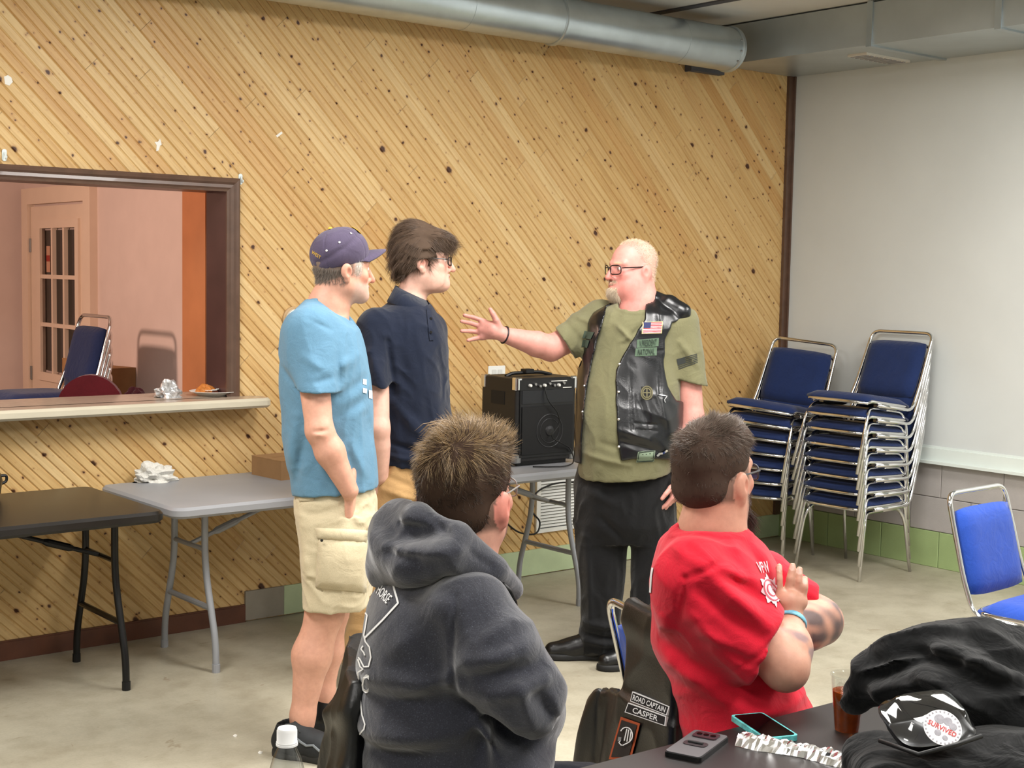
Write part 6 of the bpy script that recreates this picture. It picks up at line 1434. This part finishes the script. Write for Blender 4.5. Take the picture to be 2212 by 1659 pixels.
    sh = Disp(sh, addf(rib(Cap(L(1552, 1060, -.02), L(1536, 1150, -.015), .080, .082), .005, .020), creases([(L(1480, 1250, -.24), L(1465, 1360, -.24), .007, -.007), (L(1480, 1250, -.24), L(1560, 1215, -.24), .007, -.006), (L(1470, 1190, -.2), L(1600, 1250, -.24), .016, .012), (L(1490, 1190, -.2), L(1640, 1290, -.22), .014, -.012), (L(1530, 1240, -.25), L(1660, 1350, -.27), .016, .012), (L(1510, 1280, -.27), L(1640, 1380, -.28), .014, -.010), (L(1500, 1350, -.28), L(1600, 1440, -.28), .018, .010), (L(1590, 1180, -.14), L(1660, 1330, -.12), .014, .012), (L(1615, 1180, -.1), L(1680, 1310, -.06), .012, -.012), (L(1640, 1190, -.04), L(1700, 1260, 0), .014, .010),
                                 (L(1440, 1400, -.18), L(1540, 1480, -.26), .018, -.012), (L(1450, 1440, -.16), L(1600, 1530, -.24), .02, .014), (L(1520, 1500, -.24), L(1700, 1510, -.22), .02, -.012), (L(1600, 1550, -.22), L(1740, 1500, -.12), .018, .012), (L(1420, 1300, -.12), L(1440, 1380, -.18), .02, .010), (L(1570, 1470, -.27), L(1690, 1365, -.27), .005, -.004), (L(1540, 1400, -.29), L(1640, 1440, -.28), .014, -.008)]), wrinkle(6, .0036, 71)), .018)
    M_R = fabric('red_cotton', (.80, .10, .19), 1000, .92, .05, .12)
    shirt = F.part('t_shirt', sh, .0052, M_R)
    b = F.bvh('t_shirt'); Mw = P('pink_white_ink', (.90, .76, .78), .85, var=.1, vscale=80)
    surf_text(F, b, 'lettering', 'VFW', ((1631, 1216), (1655, 1213), (1662, 1236), (1640, 1240)), Mw, shirt, .003, .02)
    star = []
    for k in range(48):
        t = 2*math.pi*k/48; r_ = 1.0-.30*abs(math.sin(4*t))**.6+.06*math.cos(17*t); x_, y_ = 24*r_*math.cos(t), 40*r_*math.sin(t); star.append((1664+x_*.95+y_*.30, 1276+y_*.95-x_*.10))
    surf_poly(F, b, 'emblem_print', (1664, 1276), star, Mw, shirt)
    for rr in (.35, .62): surf_line(F, b, 'emblem_ring', [[(1664+rr*24*math.cos(t)*.95+rr*38*math.sin(t)*.3, 1276+rr*38*math.sin(t)*.95) for t in np.linspace(0, 2*math.pi, 28)]], 2.4, P('pale_red_ink', (.80, .30, .36), .85, var=0), shirt, .004)
    surf_line(F, b, 'back_print', [[(1412, 1222), (1408, 1245), (1406, 1280)]], 4, P('white_ink', (.9, .9, .9), .8), shirt)
    # jeans, shoes
    F.part('jeans', Disp(U(.03, lg(-1, .105, .085, .07), lg(1, .105, .085, .07), Cap(hip0+sd_*.08, hip0-sd_*.08, .125)), wrinkle(7, .004, 76), .01), .009, fabric('blue_denim', (.16, .20, .30), 800))
    for k, s_ in enumerate((-1, 1)):
        a = hip0+fwd*.34+sd_*s_*.13; up_, so, pt = shoe(F, (a[0], a[1]), math.atan2(fwd[1], fwd[0])); o = F.part('shoe' if k == 0 else 'shoe.001', up_, .008, M_BLACKVINYL); F.part('sole%d' % k, so, .008, M_BLACKPL, o).name = 'sole'
    # short brown hair and beard
    hs = U(.02, H.ell((0, -.015, .050), (.083, .104, .092)), H.ell((0, .03, .094), (.072, .068, .044)), H.ell((0, -.060, -.012), (.070, .048, .052)))
    hs = Sub(hs, H.ell((0, .128, -.02), (.10, .095, .115)), .012)
    for sx in (-1, 1): hs = Sub(hs, H.ell((sx*.088, -.006, -.010), (.022, .024, .036)), .006)
    hair = F.part('hair', hs, .004, M_HAIRBASE, tone=lambda V: np.tile(lin((.28, .225, .19)), (len(V), 1))); V, Fq = F.bv['hair']; N_ = normals(V, Fq); wh = A_([0, -.065, .105])
    def flow(p, n):
        d = H.q(p)-wh; f = d/(np.linalg.norm(d, axis=1)[:, None]+1e-6); f = f@H.R; f = f-n*(f*n).sum(1)[:, None]; return f+n*np.clip(.3+2.5*(H.q(p)[:, 2]-.06), .15, .6)[:, None]
    ln = lambda p, n: np.clip(.008+.24*(H.q(p)[:, 2]-.04), .008, .026)
    strands('hair_strands', V, N_, 13000, ln, flow, .0006, M_HAIR, hair, 15, droop=(0, 0, -.1), jit=.16, clump=50, tone=lambda p, L_, rs: (lin((.30, .245, .205))+np.clip((L_-.012)/.012, 0, 1)[:, None]*lin((.36, .33, .30)))*rs.uniform(.55, 1.4, (len(p), 1)))
    Vb, Fb = F.bv['body']; Nb = normals(Vb, Fb)
    def mk(V, N_): q = H.q(V); return (q[:, 1] > .02) & (q[:, 2] < -.035) & (q[:, 2] > -.115) & (np.abs(q[:, 0]) < .075) & (np.abs(q[:, 1]) < .13) & (q[:, 1] > .03-.5*(q[:, 2]+.05))
    strands('stubble', Vb, Nb, 3800, .006, lambda p, n: n+A_([0, 0, -.8]), .0004, M_HAIR, F.root, 16, mask=mk, tone=lambda p, L_, rs: lin((.30, .22, .17))*rs.uniform(.6, 1.4, (len(p), 1)), sink=.001)
    def mkb(V, N_): q = H.q(V); return (q[:, 1] > .06) & (q[:, 2] < -.078) & (q[:, 2] > -.115) & (np.abs(q[:, 0]) < .03)
    strands('chin_beard', Vb, Nb, 3000, .055, lambda p, n: n*.55+A_([.25, .25, -.75]), .0007, M_HAIR, F.root, 17, mask=mkb, tone=lambda p, L_, rs: lin((.25, .18, .15))*rs.uniform(.6, 1.5, (len(p), 1)), sink=.001, jit=.2)
    H.glasses(F, (.20, .20, .23), 'red', w_=.0275, hgt=.018, thick=.0022)
    d = unit(wR-eR); e1 = unit(np.cross(d, [0, 0, 1])); e2 = np.cross(d, e1); cw = wR-d*.012; V = []; Fc = []; n = 28
    for k in range(n):
        t = 2*math.pi*k/n; r_ = (e1*math.cos(t)+e2*math.sin(t))
        for (rr, hh) in ((.0365, -.006), (.039, -.006), (.039, .006), (.0365, .006)): V.append(cw+r_*rr+d*hh)
    for k in range(n):
        for j in range(4): Fc.append((4*k+j, 4*((k+1) % n)+j, 4*((k+1) % n)+(j+1) % 4, 4*k+(j+1) % 4))
    obj('wrist_band', V, Fc, P('blue_white_band', (.48, .76, .90), .4, var=.45, vscale=45), F.root, True)
    return F
FR = person_red()
# ================================================================== the seats under the two seated men, with their leather coats
def chair_at(back_top, fwd, label, proto=None):
    """place a chair so that its back's middle top sits at a world point; fwd = facing (world xy)"""
    f = unit([fwd[0], fwd[1], 0]); o = A_(back_top)-f*(-.345); c = put_chair(chair_r, (o[0], o[1], 0), math.atan2(f[1], f[0])-math.pi/2, label)
    return A_([o[0], o[1], 0]), f
def uvdir(a, b): return a*VX+b*VY
# chair of the man in red
fE = uvdir(.93, .37); bE = dep(1392, 1335, 3.42); bE[2] = 0
oE, fE = chair_at(bE, fE, 'royal blue chair under the man in the red T-shirt')
fD = uvdir(.995, .10); bD = dep(788, 1440, 2.93); bD[2] = 0
oD, fD = chair_at(bD, fD, 'royal blue chair under the man in the hoodie')
M_L2 = P('worn_black_leather', (.048, .051, .055), .36, var=.25, vscale=20, bump=.35, bscale=200, bdist=.0015, spec=.55)
def drape(label, chair_o, f, name, sdf, h=.006):
    """garment hung on a chair back, in chair axes (x across, y forward)"""
    r = empty(name, chair_o, math.atan2(f[1], f[0])-math.pi/2, label, 'jacket' if 'jacket' in name else 'vest')
    V, Fq = surf(sdf, h); o = nobj('shell', V, Fq, M_L2, r); return r, V, Fq, o
# black leather riding vest over the red man's chair
top = SH+.402
vs_ = U(.045, Box((.095, -.368, .69), (.130, .016, .20), None, .014), Cap((-.03, -.352, top), (.215, -.352, top), .024), Box((.09, -.300, .72), (.12, .012, .16), None, .010),
        Loft([(.34, -.02, -.385, .26, .034), (.46, -.015, -.378, .25, .028), (.57, -.01, -.372, .235, .022), (.64, .05, -.370, .17, .017)], 2.6))
vs_ = Disp(vs_, addf(creases([((-.25, -.41, .35), (-.18, -.40, .62), .03, .012), ((-.14, -.41, .35), (-.13, -.40, .60), .025, -.010), ((-.16, -.40, .80), (-.155, -.40, .45), .005, -.004)]), wrinkle(4, .0022, 81)), .02)
rv, V_, F_, vo = drape('black leather riding vest with name patches draped over a blue chair', oE, fE, 'leather_vest', vs_)
class Hung:
    """lets prints be laid on a hung garment"""
    def __init__(s, root, V, Fq):
        s.M = np.array(Matrix.Translation(root.location)@root.rotation_euler.to_matrix().to_4x4()); s.Mi = np.linalg.inv(s.M)
        s.b = BVHTree.FromPolygons([tuple(v) for v in V], [tuple(map(int, q)) for q in Fq])
    def hit(s, bvh, x, y, off=.002):
        o = (s.Mi@np.append(EYE, 1))[:3]; d = unit((s.Mi@np.append(dep(x, y, 1.0), 1))[:3]-o); r = s.b.ray_cast(Vector(o), Vector(d))
        if r[0] is None: return None
        n = r[1] if r[1].dot(Vector(d)) < 0 else -r[1]; return np.array(r[0]+n*off)
hv = Hung(rv, V_, F_); Mwt = P('white_embroidery', (.86, .86, .86), .8, var=.05); Mbk = P('black_patch', (.07, .06, .065), .85, var=0); Mor = P('orange_border', (.62, .27, .12), .8, var=.1); Mgr = P('grey_thread', (.5, .5, .5), .8, var=0)
def insetq(c, a, b=None):
    c = [A_(q) for q in c]; b = a if b is None else b; q = lambda s, t: (c[0]*(1-s)+c[1]*s)*(1-t)+(c[3]*(1-s)+c[2]*s)*t
    return [q(a, b), q(1-a, b), q(1-a, 1-b), q(a, 1-b)]
class Stiff:
    """a stiff embroidered patch: flat between its four corners, clear of the leather below"""
    def __init__(s, hv_, c):
        s.c = [A_(q) for q in c]; K = [hv_.hit(None, q[0], q[1], 0) for q in s.c]; n = unit(np.cross(K[1]-K[0], K[3]-K[0])); eye = (hv_.Mi@np.append(EYE, 1))[:3]; n = n if (eye-K[0])@n > 0 else -n; n = unit(np.cross(K[2]-K[0], K[3]-K[1])); n = n if (eye-K[0])@n > 0 else -n; m_ = sum(K)/4; K = [k-n*((k-m_)@n) for k in K]; up = 0.0
        for a in np.linspace(0, 1, 7):
            for b in np.linspace(0, 1, 5):
                q = (s.c[0]*(1-a)+s.c[1]*a)*(1-b)+(s.c[3]*(1-a)+s.c[2]*a)*b; h = hv_.hit(None, q[0], q[1], 0); k = (K[0]*(1-a)+K[1]*a)*(1-b)+(K[3]*(1-a)+K[2]*a)*b; up = max(up, (h-k)@n)
        s.K, s.n, s.up = K, n, up
    def quad(s, a, b, off): return (s.K[0]*(1-a)+s.K[1]*a)*(1-b)+(s.K[3]*(1-a)+s.K[2]*a)*b+s.n*(s.up+off)
    def sheet(s, name, i, j, z0, z1, mat, parent):
        V = [s.quad(a, b, z) for z in (z0, z1) for a, b in ((i, j), (1-i, j), (1-i, 1-j), (i, 1-j))]; return obj(name, V, [(0, 1, 2, 3), (7, 6, 5, 4), (0, 4, 5, 1), (1, 5, 6, 2), (2, 6, 7, 3), (3, 7, 4, 0)], mat, parent)
    def text(s, name, body, i, j, z, mat, parent):
        V2, Fc = text_mesh(body, .015); return obj(name, [s.quad(i+(1-2*i)*x, j+(1-2*j)*(1-y), z) for x, y in V2], Fc, mat, parent)
for txt, c, ins in (('ROAD CAPTAIN', ((1370, 1494), (1447, 1526), (1444, 1546), (1362, 1515)), .06), ('CASPER', ((1360, 1518), (1444, 1548), (1440, 1569), (1354, 1539)), .18)):
    sp = Stiff(hv, c); sp.sheet('name_patch', 0, 0, -.006, .001, Mwt, vo); sp.sheet('patch_ground', .022, .09, .001, .0016, Mbk, vo); sp.text('lettering', txt, ins, .22, .0022, Mwt, vo)
c = ((1344, 1548), (1386, 1563), (1366, 1640), (1318, 1640)); surf_patch(hv, None, 'emblem_patch', c, Mor, vo, 6, 10, .004); surf_patch(hv, None, 'patch_ground', insetq(c, .1, .06), P('brown_black', (.13, .10, .09), .85, var=0), vo, 6, 10, .0055)
hc = A_((1360, 1588)); surf_line(hv, None, 'emblem_line', [[tuple(hc+A_((14*math.cos(t), 17*math.sin(t)))) for t in np.linspace(-2.6, 1.2, 16)]+[(1352, 1610)]], 2.4, Mwt, vo, .0095)
for pth in ([(1362, 1574), (1356, 1600)], [(1366, 1576), (1362, 1602)], [(1371, 1580), (1368, 1600)], [(1348, 1598), (1344, 1604), (1350, 1610)]): surf_line(hv, None, 'emblem_line', [pth], 2.4, Mwt, vo, .0095)
surf_line(hv, None, 'emblem_disc', [[(1342, 1596), (1349, 1597)]], 9, Mgr, vo, .0095)
# black jacket over the hoodie man's chair
js = U(.04, Loft([(.25, .0, -.385, .24, .042), (.50, .0, -.38, .235, .042), (.70, .0, -.37, .225, .036), (SH+.40, .0, -.358, .205, .032), (SH+.437, .0, -.356, .18, .024)], 2.5), Cap((-.20, -.36, .62), (-.225, -.41, .30), .040, .045))
js = Disp(js, addf(creases([((-.22, -.45, .30), (-.10, -.42, .72), .03, .02), ((.0, -.47, .30), (.05, -.44, .7), .03, -.018), ((.15, -.47, .3), (.12, -.44, .74), .025, .015), ((-.2, -.48, .665), (.2, -.48, .665), .006, -.007), ((-.2, -.48, .70), (.2, -.47, .82), .03, .01)]), wrinkle(4.5, .006, 83)), .025)
drape('black leather jacket hung on the chair of the man in the hoodie', oD, fD, 'leather_jacket', js)

# ================================================================== foreground table
ftab = folding_table('folding_table', 'black foreground folding table with phones, foil and drink on it', .66, 3.10, 1.19, 1.965, .725, P('black_table_film', (.12, .105, .105), .40, var=.12, bump=.12, bscale=600, bdist=.0006), M_BLACKMETAL, ((-1, .17), (1, .17)))
ftab.rotation_euler[2] = math.radians(-2.1)
ZT = .7252
def rquad(corners, r=.012, seg=4):
    """world quad (4 xy) -> rounded outline"""
    c = [A_(q)[:2] for q in corners]; out = []
    for i in range(4):
        p, a, b = c[i], c[i-1]-c[i], c[(i+1) % 4]-c[i]; A, B = p+unit(a)*r, p+unit(b)*r
        for k in range(seg+1): t = k/seg; out.append(tuple((1-t)**2*A+2*t*(1-t)*p+t*t*B))
    return out
def ccw(poly): return poly if sum(a[0]*b[1]-b[0]*a[1] for a, b in zip(poly, poly[1:]+poly[:1])) > 0 else poly[::-1]
def from_px(cs, z): return [lev(x, y, z) for x, y in cs]
def slabobj(name, poly, z0, z1, mat, parent, c): return MB().prism(ccw([(x-c[0], y-c[1]) for x, y in poly]), z0, z1).build(name, mat, parent)
def phone(px_c, d_px, lab, mc, ms, zlo, th, L_=.158, W_=.078):
    """centre pixel, pixel in the length direction"""
    c = lev(*px_c, zlo+th); e = lev(*d_px, zlo+th); a = unit((e-c)[:2]); n = np.array([-a[1], a[0]]); q = [c[:2]+a*sx*L_/2+n*sy*W_/2 for sx, sy in ((-1, -1), (1, -1), (1, 1), (-1, 1))]
    root = empty('smartphone', (c[0], c[1], zlo), 0, lab, 'phone'); slabobj('case', rquad(q, .011), 0, th, mc, root, c); return root, c, a, n
Mph = P('grey_phone_case', (.36, .355, .365), .5, var=.03); Mpe = P('black_phone_edge', (.07, .07, .075), .4, var=0)
r_, c, a, n = phone((1506, 1607), (1546, 1578), 'grey phone lying face down by the orange patch vest edge', Mpe, None, ZT, .0095)
q = [c[:2]+a*sx*.077+n*sy*.037 for sx, sy in ((-1, -1), (1, -1), (1, 1), (-1, 1))]; slabobj('back_shell', rquad(q, .010), .0096, .0115, Mph, r_, c)
m2 = c[:2]+a*.048+n*.0; q = [m2+a*sx*.018+n*sy*.026 for sx, sy in ((-1, -1), (1, -1), (1, 1), (-1, 1))]; cb = slabobj('camera_bump', rquad(q, .009), .0116, .0145, P('maroon_camera', (.26, .19, .21), .25, var=0), r_, c)
for k in (-1, 0, 1): MB().lathe([(.006, .0146), (.006, .0158), (.004, .016)], 14, Matrix.Translation((m2[0]+n[0]*k*.015-c[0], m2[1]+n[1]*k*.015-c[1], 0))).build('camera_lens', M_DARKGLASS, cb)
m3 = c[:2]-a*.008; q = [m3+a*sx*.014+n*sy*.025 for sx, sy in ((-1, -1), (1, -1), (1, 1), (-1, 1))]; slabobj('finger_ring_plate', rquad(q, .012), .0116, .0132, P('dark_ring_plate', (.22, .20, .21), .35, var=0), r_, c)
MB().tube([(m3[0]-c[0]+n[0]*t, m3[1]-c[1]+n[1]*t, .0145) for t in (-.016, 0, .016)], .003, 8).build('finger_ring', M_BLACKPL, r_)
r2, c, a, n = phone((1650, 1566), (1690, 1592), 'phone in a turquoise patterned case lying screen up', P('turquoise_case', (.35, .68, .68), .4, var=.5, vscale=60), None, ZT, .011)
q = [c[:2]+a*sx*.073+n*sy*.034 for sx, sy in ((-1, -1), (1, -1), (1, 1), (-1, 1))]; slabobj('screen', rquad(q, .008), .0111, .0118, P('phone_screen', (.02, .02, .022), .04, var=0, spec=.8), r2, c)
# crumpled foil strip
p0, p1 = lev(1600, 1602, ZT), lev(1850, 1652, ZT); ax = unit((p1-p0)[:2]); nrm_ = np.array([-ax[1], ax[0]]); LF = np.linalg.norm((p1-p0)[:2]); rs = np.random.RandomState(3); V = []; Fc = []; nu, nv = 34, 7
for j in range(nv+1):
    for i in range(nu+1):
        s_ = i/nu; t = j/nv*2-1; wd = .030+.006*math.sin(9*s_)+rs.normal()*.001; e = max(0, 1-abs(t)**3); h = .003+(.005+.010*abs(math.sin(17*s_+3*t))+rs.uniform(0, .006))*e
        q = p0[:2]+ax*LF*s_+nrm_*wd*t; V.append((q[0]-p0[0], q[1]-p0[1], h if abs(t) < 1 else .0005))
Fc = [(j*(nu+1)+i, j*(nu+1)+i+1, (j+1)*(nu+1)+i+1, (j+1)*(nu+1)+i) for j in range(nv) for i in range(nu)]
base = len(V); V += [(x, y, 0) for x, y, z in V]; Fc += [tuple(k+base for k in f[::-1]) for f in Fc]
tag(obj('foil_strip', V, Fc, P('aluminium_foil', (.92, .92, .92), .22, 1.0, var=.05), None, False, (p0[0], p0[1], ZT)), 'crumpled strip of shiny aluminium foil on the black table', 'foil')
# cup of iced tea
pc = lev(1829, 1580, ZT); cup = empty('plastic_cup', (pc[0], pc[1], ZT), 0, 'clear plastic cup of iced tea beside the black jacket heap', 'cup')
M_CLR = thin_plastic('clear_plastic', (.97, .98, .98), .05, .6, .04); M_TEA = P('iced_tea', (.55, .25, .07), .12, var=.3, vscale=40, trans=.5, ior=1.2, sss=.3)
MB().lathe([(.026, .0005), (.0275, .004), (.036, .118), (.0385, .120), (.0385, .123), (.0355, .123), (.0345, .118), (.026, .006)], 28, caps=False).build('wall', M_CLR, cup, smooth='auto')
MB().lathe([(.025, .004), (.0325, .088), (.015, .089), (.002, .089)], 28).build('tea', M_TEA, cup, smooth='auto')
for k in range(6): MB().rbox((-.009, -.009, -.008), (.009, .009, .008), .004, 2, Matrix.Translation((.015*math.cos(k*1.05), .015*math.sin(k*1.05), .070+.011*(k % 3)))@Matrix.Rotation(k, 4, 'X')@Matrix.Rotation(k*2, 4, 'Z')).build('ice_cube', M_CLR, cup)
# black jacket heaped on the table, over a black bag
HB = Fig('black cloth jacket heaped over the bag on the foreground table', 2.72, 2060, 'jacket', 'black_jacket', ZT); L = HB.L
hp = U(.05, Chain([L(1848, 1512, .06), L(1885, 1462, .05), L(1945, 1425, .03), L(2020, 1402, .02), L(2110, 1408, .03), L(2215, 1450, .05), L(2300, 1520, .06)], [.026, .038, .044, .048, .058, .068, .075], .02),
       Ell(L(2160, 1500, .04), (.19, .16, .105)), Ell(L(2060, 1455, .07), (.15, .12, .085)), Chain([L(1905, 1490, -.02), L(2000, 1462, -.07), L(2120, 1520, -.10), L(2230, 1600, -.10)], [.02, .030, .040, .05], .02), Chain([L(1990, 1440, -.02), L(2090, 1480, -.09), L(2200, 1540, -.12)], [.03, .032, .035], .02), Ell(L(2260, 1610, .06), (.17, .20, .12)))
hp = Int(hp, Half((0, 0, .003), (0, 0, -1)), .004)
hp = Disp(hp, addf(creases([(L(1870, 1490, -.05), L(2010, 1430, -.08), .012, -.014), (L(1890, 1500, -.07), L(2040, 1455, -.12), .012, .012), (L(1960, 1420, -.06), L(2100, 1450, -.12), .014, -.014), (L(2000, 1480, -.15), L(2150, 1560, -.2), .014, .014), (L(2040, 1440, -.12), L(2200, 1520, -.18), .014, -.014), (L(2105, 1380, -.05), L(2180, 1440, -.1), .005, -.007), (L(2110, 1430, -.12), L(2212, 1470, -.14), .014, .012), (L(2030, 1400, -.06), L(2110, 1420, -.1), .012, .010), (L(1950, 1470, -.1), L(2030, 1500, -.15), .01, -.010)]), wrinkle(5.5, .007, 91)), .025)
M_BC = fabric('black_cloth', (.036, .041, .046), 700, .9, .12, .2, .1, .5)
HB.part('cloth', hp, .0058, M_BC)
bag = Fig('soft black bag on the foreground table under the clamshell box', 2.45, 2080, 'bag', 'black_bag', ZT); L = bag.L
bs_ = U(.04, Box(A_([.03, .0, .062]), (.20, .12, .062), None, .05), Ell(A_([.14, .02, .10]), (.13, .10, .055)))
bs_ = Int(bs_, Half((0, 0, .002), (0, 0, -1)), .003); bs_ = Disp(bs_, wrinkle(5, .005, 93), .01); bo = bag.part('body', bs_, .006, M_BC)
MB().tube([L(1900, 1600, -.05), L(1985, 1630, -.12), L(2060, 1610, -.13), L(2120, 1590, -.10)], .004, 8).build('piping', M_BLACKPL, bo, smooth=True)
# clear clamshell with a round sticker, tilted on the bag
cs = [(1880, 1545), (2005, 1500), (2110, 1560), (2000, 1625)]
q = [dep(1900, 1520, 2.50), dep(2040, 1500, 2.54), dep(2110, 1590, 2.44), dep(1960, 1620, 2.40)]; cc = sum(q)/4; ex = unit(q[1]-q[0]); ey = unit(np.cross(np.cross(ex, q[3]-q[0]), ex)); nz = np.cross(ex, ey); nz = nz if nz[2] > 0 else -nz
cl = empty('clamshell_box', cc, 0, 'clear plastic clamshell food box with a round white sticker', 'box'); Mc = frameM((0, 0, 0), ex, ey, nz)
def tray(zs, mat, nm):
    sgn = 1 if zs > 0 else -1; rings = [(.078, .060, 0), (.076, .058, .006*sgn), (.070, .052, .008*sgn), (.060, .042, .030*sgn), (.054, .036, .034*sgn)]; V = []; n = 28
    for a_, b_, z in rings:
        for k in range(n): t = 2*math.pi*k/n; cs_, sn = math.cos(t), math.sin(t); V.append(Mc@Vector((a_*math.copysign(abs(cs_)**.45, cs_), b_*math.copysign(abs(sn)**.45, sn), z)))
    Fc = [(r*n+k, r*n+(k+1) % n, (r+1)*n+(k+1) % n, (r+1)*n+k) for r in range(len(rings)-1) for k in range(n)]+[tuple(range((len(rings)-1)*n, len(rings)*n))]
    return obj(nm, V, Fc, mat, cl, True)
tray(1, thin_plastic('clamshell_clear', (.93, .94, .95), .05, 1.3, .08), 'lid'); tray(-1, P('clamshell_base', (.12, .12, .13), .2, var=0), 'base')
stc = dep(2036, 1572, 2.40); sk = empty('sticker', stc-cc); sk.parent = cl; sk['label'] = 'round white sticker with red SURVIVED lettering'; sx_ = unit(dep(2076, 1592, 2.39)-dep(1996, 1552, 2.41)); sy_ = unit(dep(2018, 1606, 2.385)-dep(2054, 1538, 2.42)); sn_ = np.cross(sx_, -sy_); Ms = frameM((0, 0, 0), sx_, -sy_)
MB().lathe([(.0325, 0), (.0325, .0008), (.002, .0009)], 36, Ms).build('disc', P('sticker_white', (.88, .87, .88), .4, var=.02), sk)
Mgk = P('sticker_grey', (.60, .59, .62), .5, var=.2, vscale=120)
for (x, y, r) in ((-.010, .012, .009), (.004, .015, .008), (.015, .010, .007), (-.004, -.013, .006), (.010, -.016, .005)): MB().lathe([(r, .001), (r*.9, .0013), (.001, .0014)], 12, Ms@Matrix.Translation((x, y, 0))).build('printed_face', Mgk, sk)
for k in range(26): t = 2*math.pi*k/26; MB().box((-.0012, .0275, .001), (.0012, .0305, .0014), Ms@Matrix.Rotation(t, 4, 'Z')).build('rim_mark', Mgk, sk)
V2, Fc = text_mesh('SURVIVED', .02); obj('lettering', [Ms@Vector(((x-.5)*.050, (y-.5)*.0095-.002, .0018)) for x, y in V2], Fc, P('red_ink', (.75, .22, .22), .6, var=0), sk)
# water bottle
pb = dep(620, 1572, 2.2); bt = empty('water_bottle', (pb[0], pb[1], ZT), 0, 'clear plastic water bottle with white cap', 'bottle')
hz_ = pb[2]-ZT; M_PET = thin_plastic('clear_pet', (.86, .88, .89), .08, 1.5, .10)
MB().lathe([(.029, 0), (.033, .006), (.0335, hz_*.28), (.031, hz_*.30), (.0335, hz_*.32), (.0335, hz_*.58), (.031, hz_*.66), (.022, hz_*.80), (.0135, hz_*.88), (.0135, hz_-.012)], 32).build('bottle_body', M_PET, bt, smooth='auto')
MB().lathe([(.0305, .004), (.032, hz_*.3), (.032, hz_*.42), (.002, hz_*.421)], 28).build('water', thin_plastic('water', (.93, .95, .97), .02), bt, smooth='auto')
cp = MB().lathe([(.0165, hz_-.026), (.0168, hz_-.022), (.0160, hz_-.021), (.0160, hz_-.004), (.0145, hz_), (.002, hz_)], 32).build('cap', P('white_cap', (.95, .95, .95), .35, var=0), bt, smooth='auto')
MB().lathe([(.0172, hz_-.0275), (.0172, hz_-.0245)], 32).build('seal_ring', MAT['white_cap'], bt)
# floor litter and the paper bits by the bottle
for i, (x, y) in enumerate(((508, 1591), (562, 1627))): p = lev(x, y); crumple('paper_crumb', (p[0], p[1], .0), .008, .006, .006, M_PAPER, ['tiny white paper crumb on the stained floor', 'smaller paper fleck on the floor near the black shoe'][i], 'paper crumb', 50+i, 10)
print('script seconds', round(time.time()-T0, 1), 'objects', len(bpy.data.objects), 'tris', sum(len(o.data.polygons) for o in bpy.data.objects if o.type == 'MESH'))
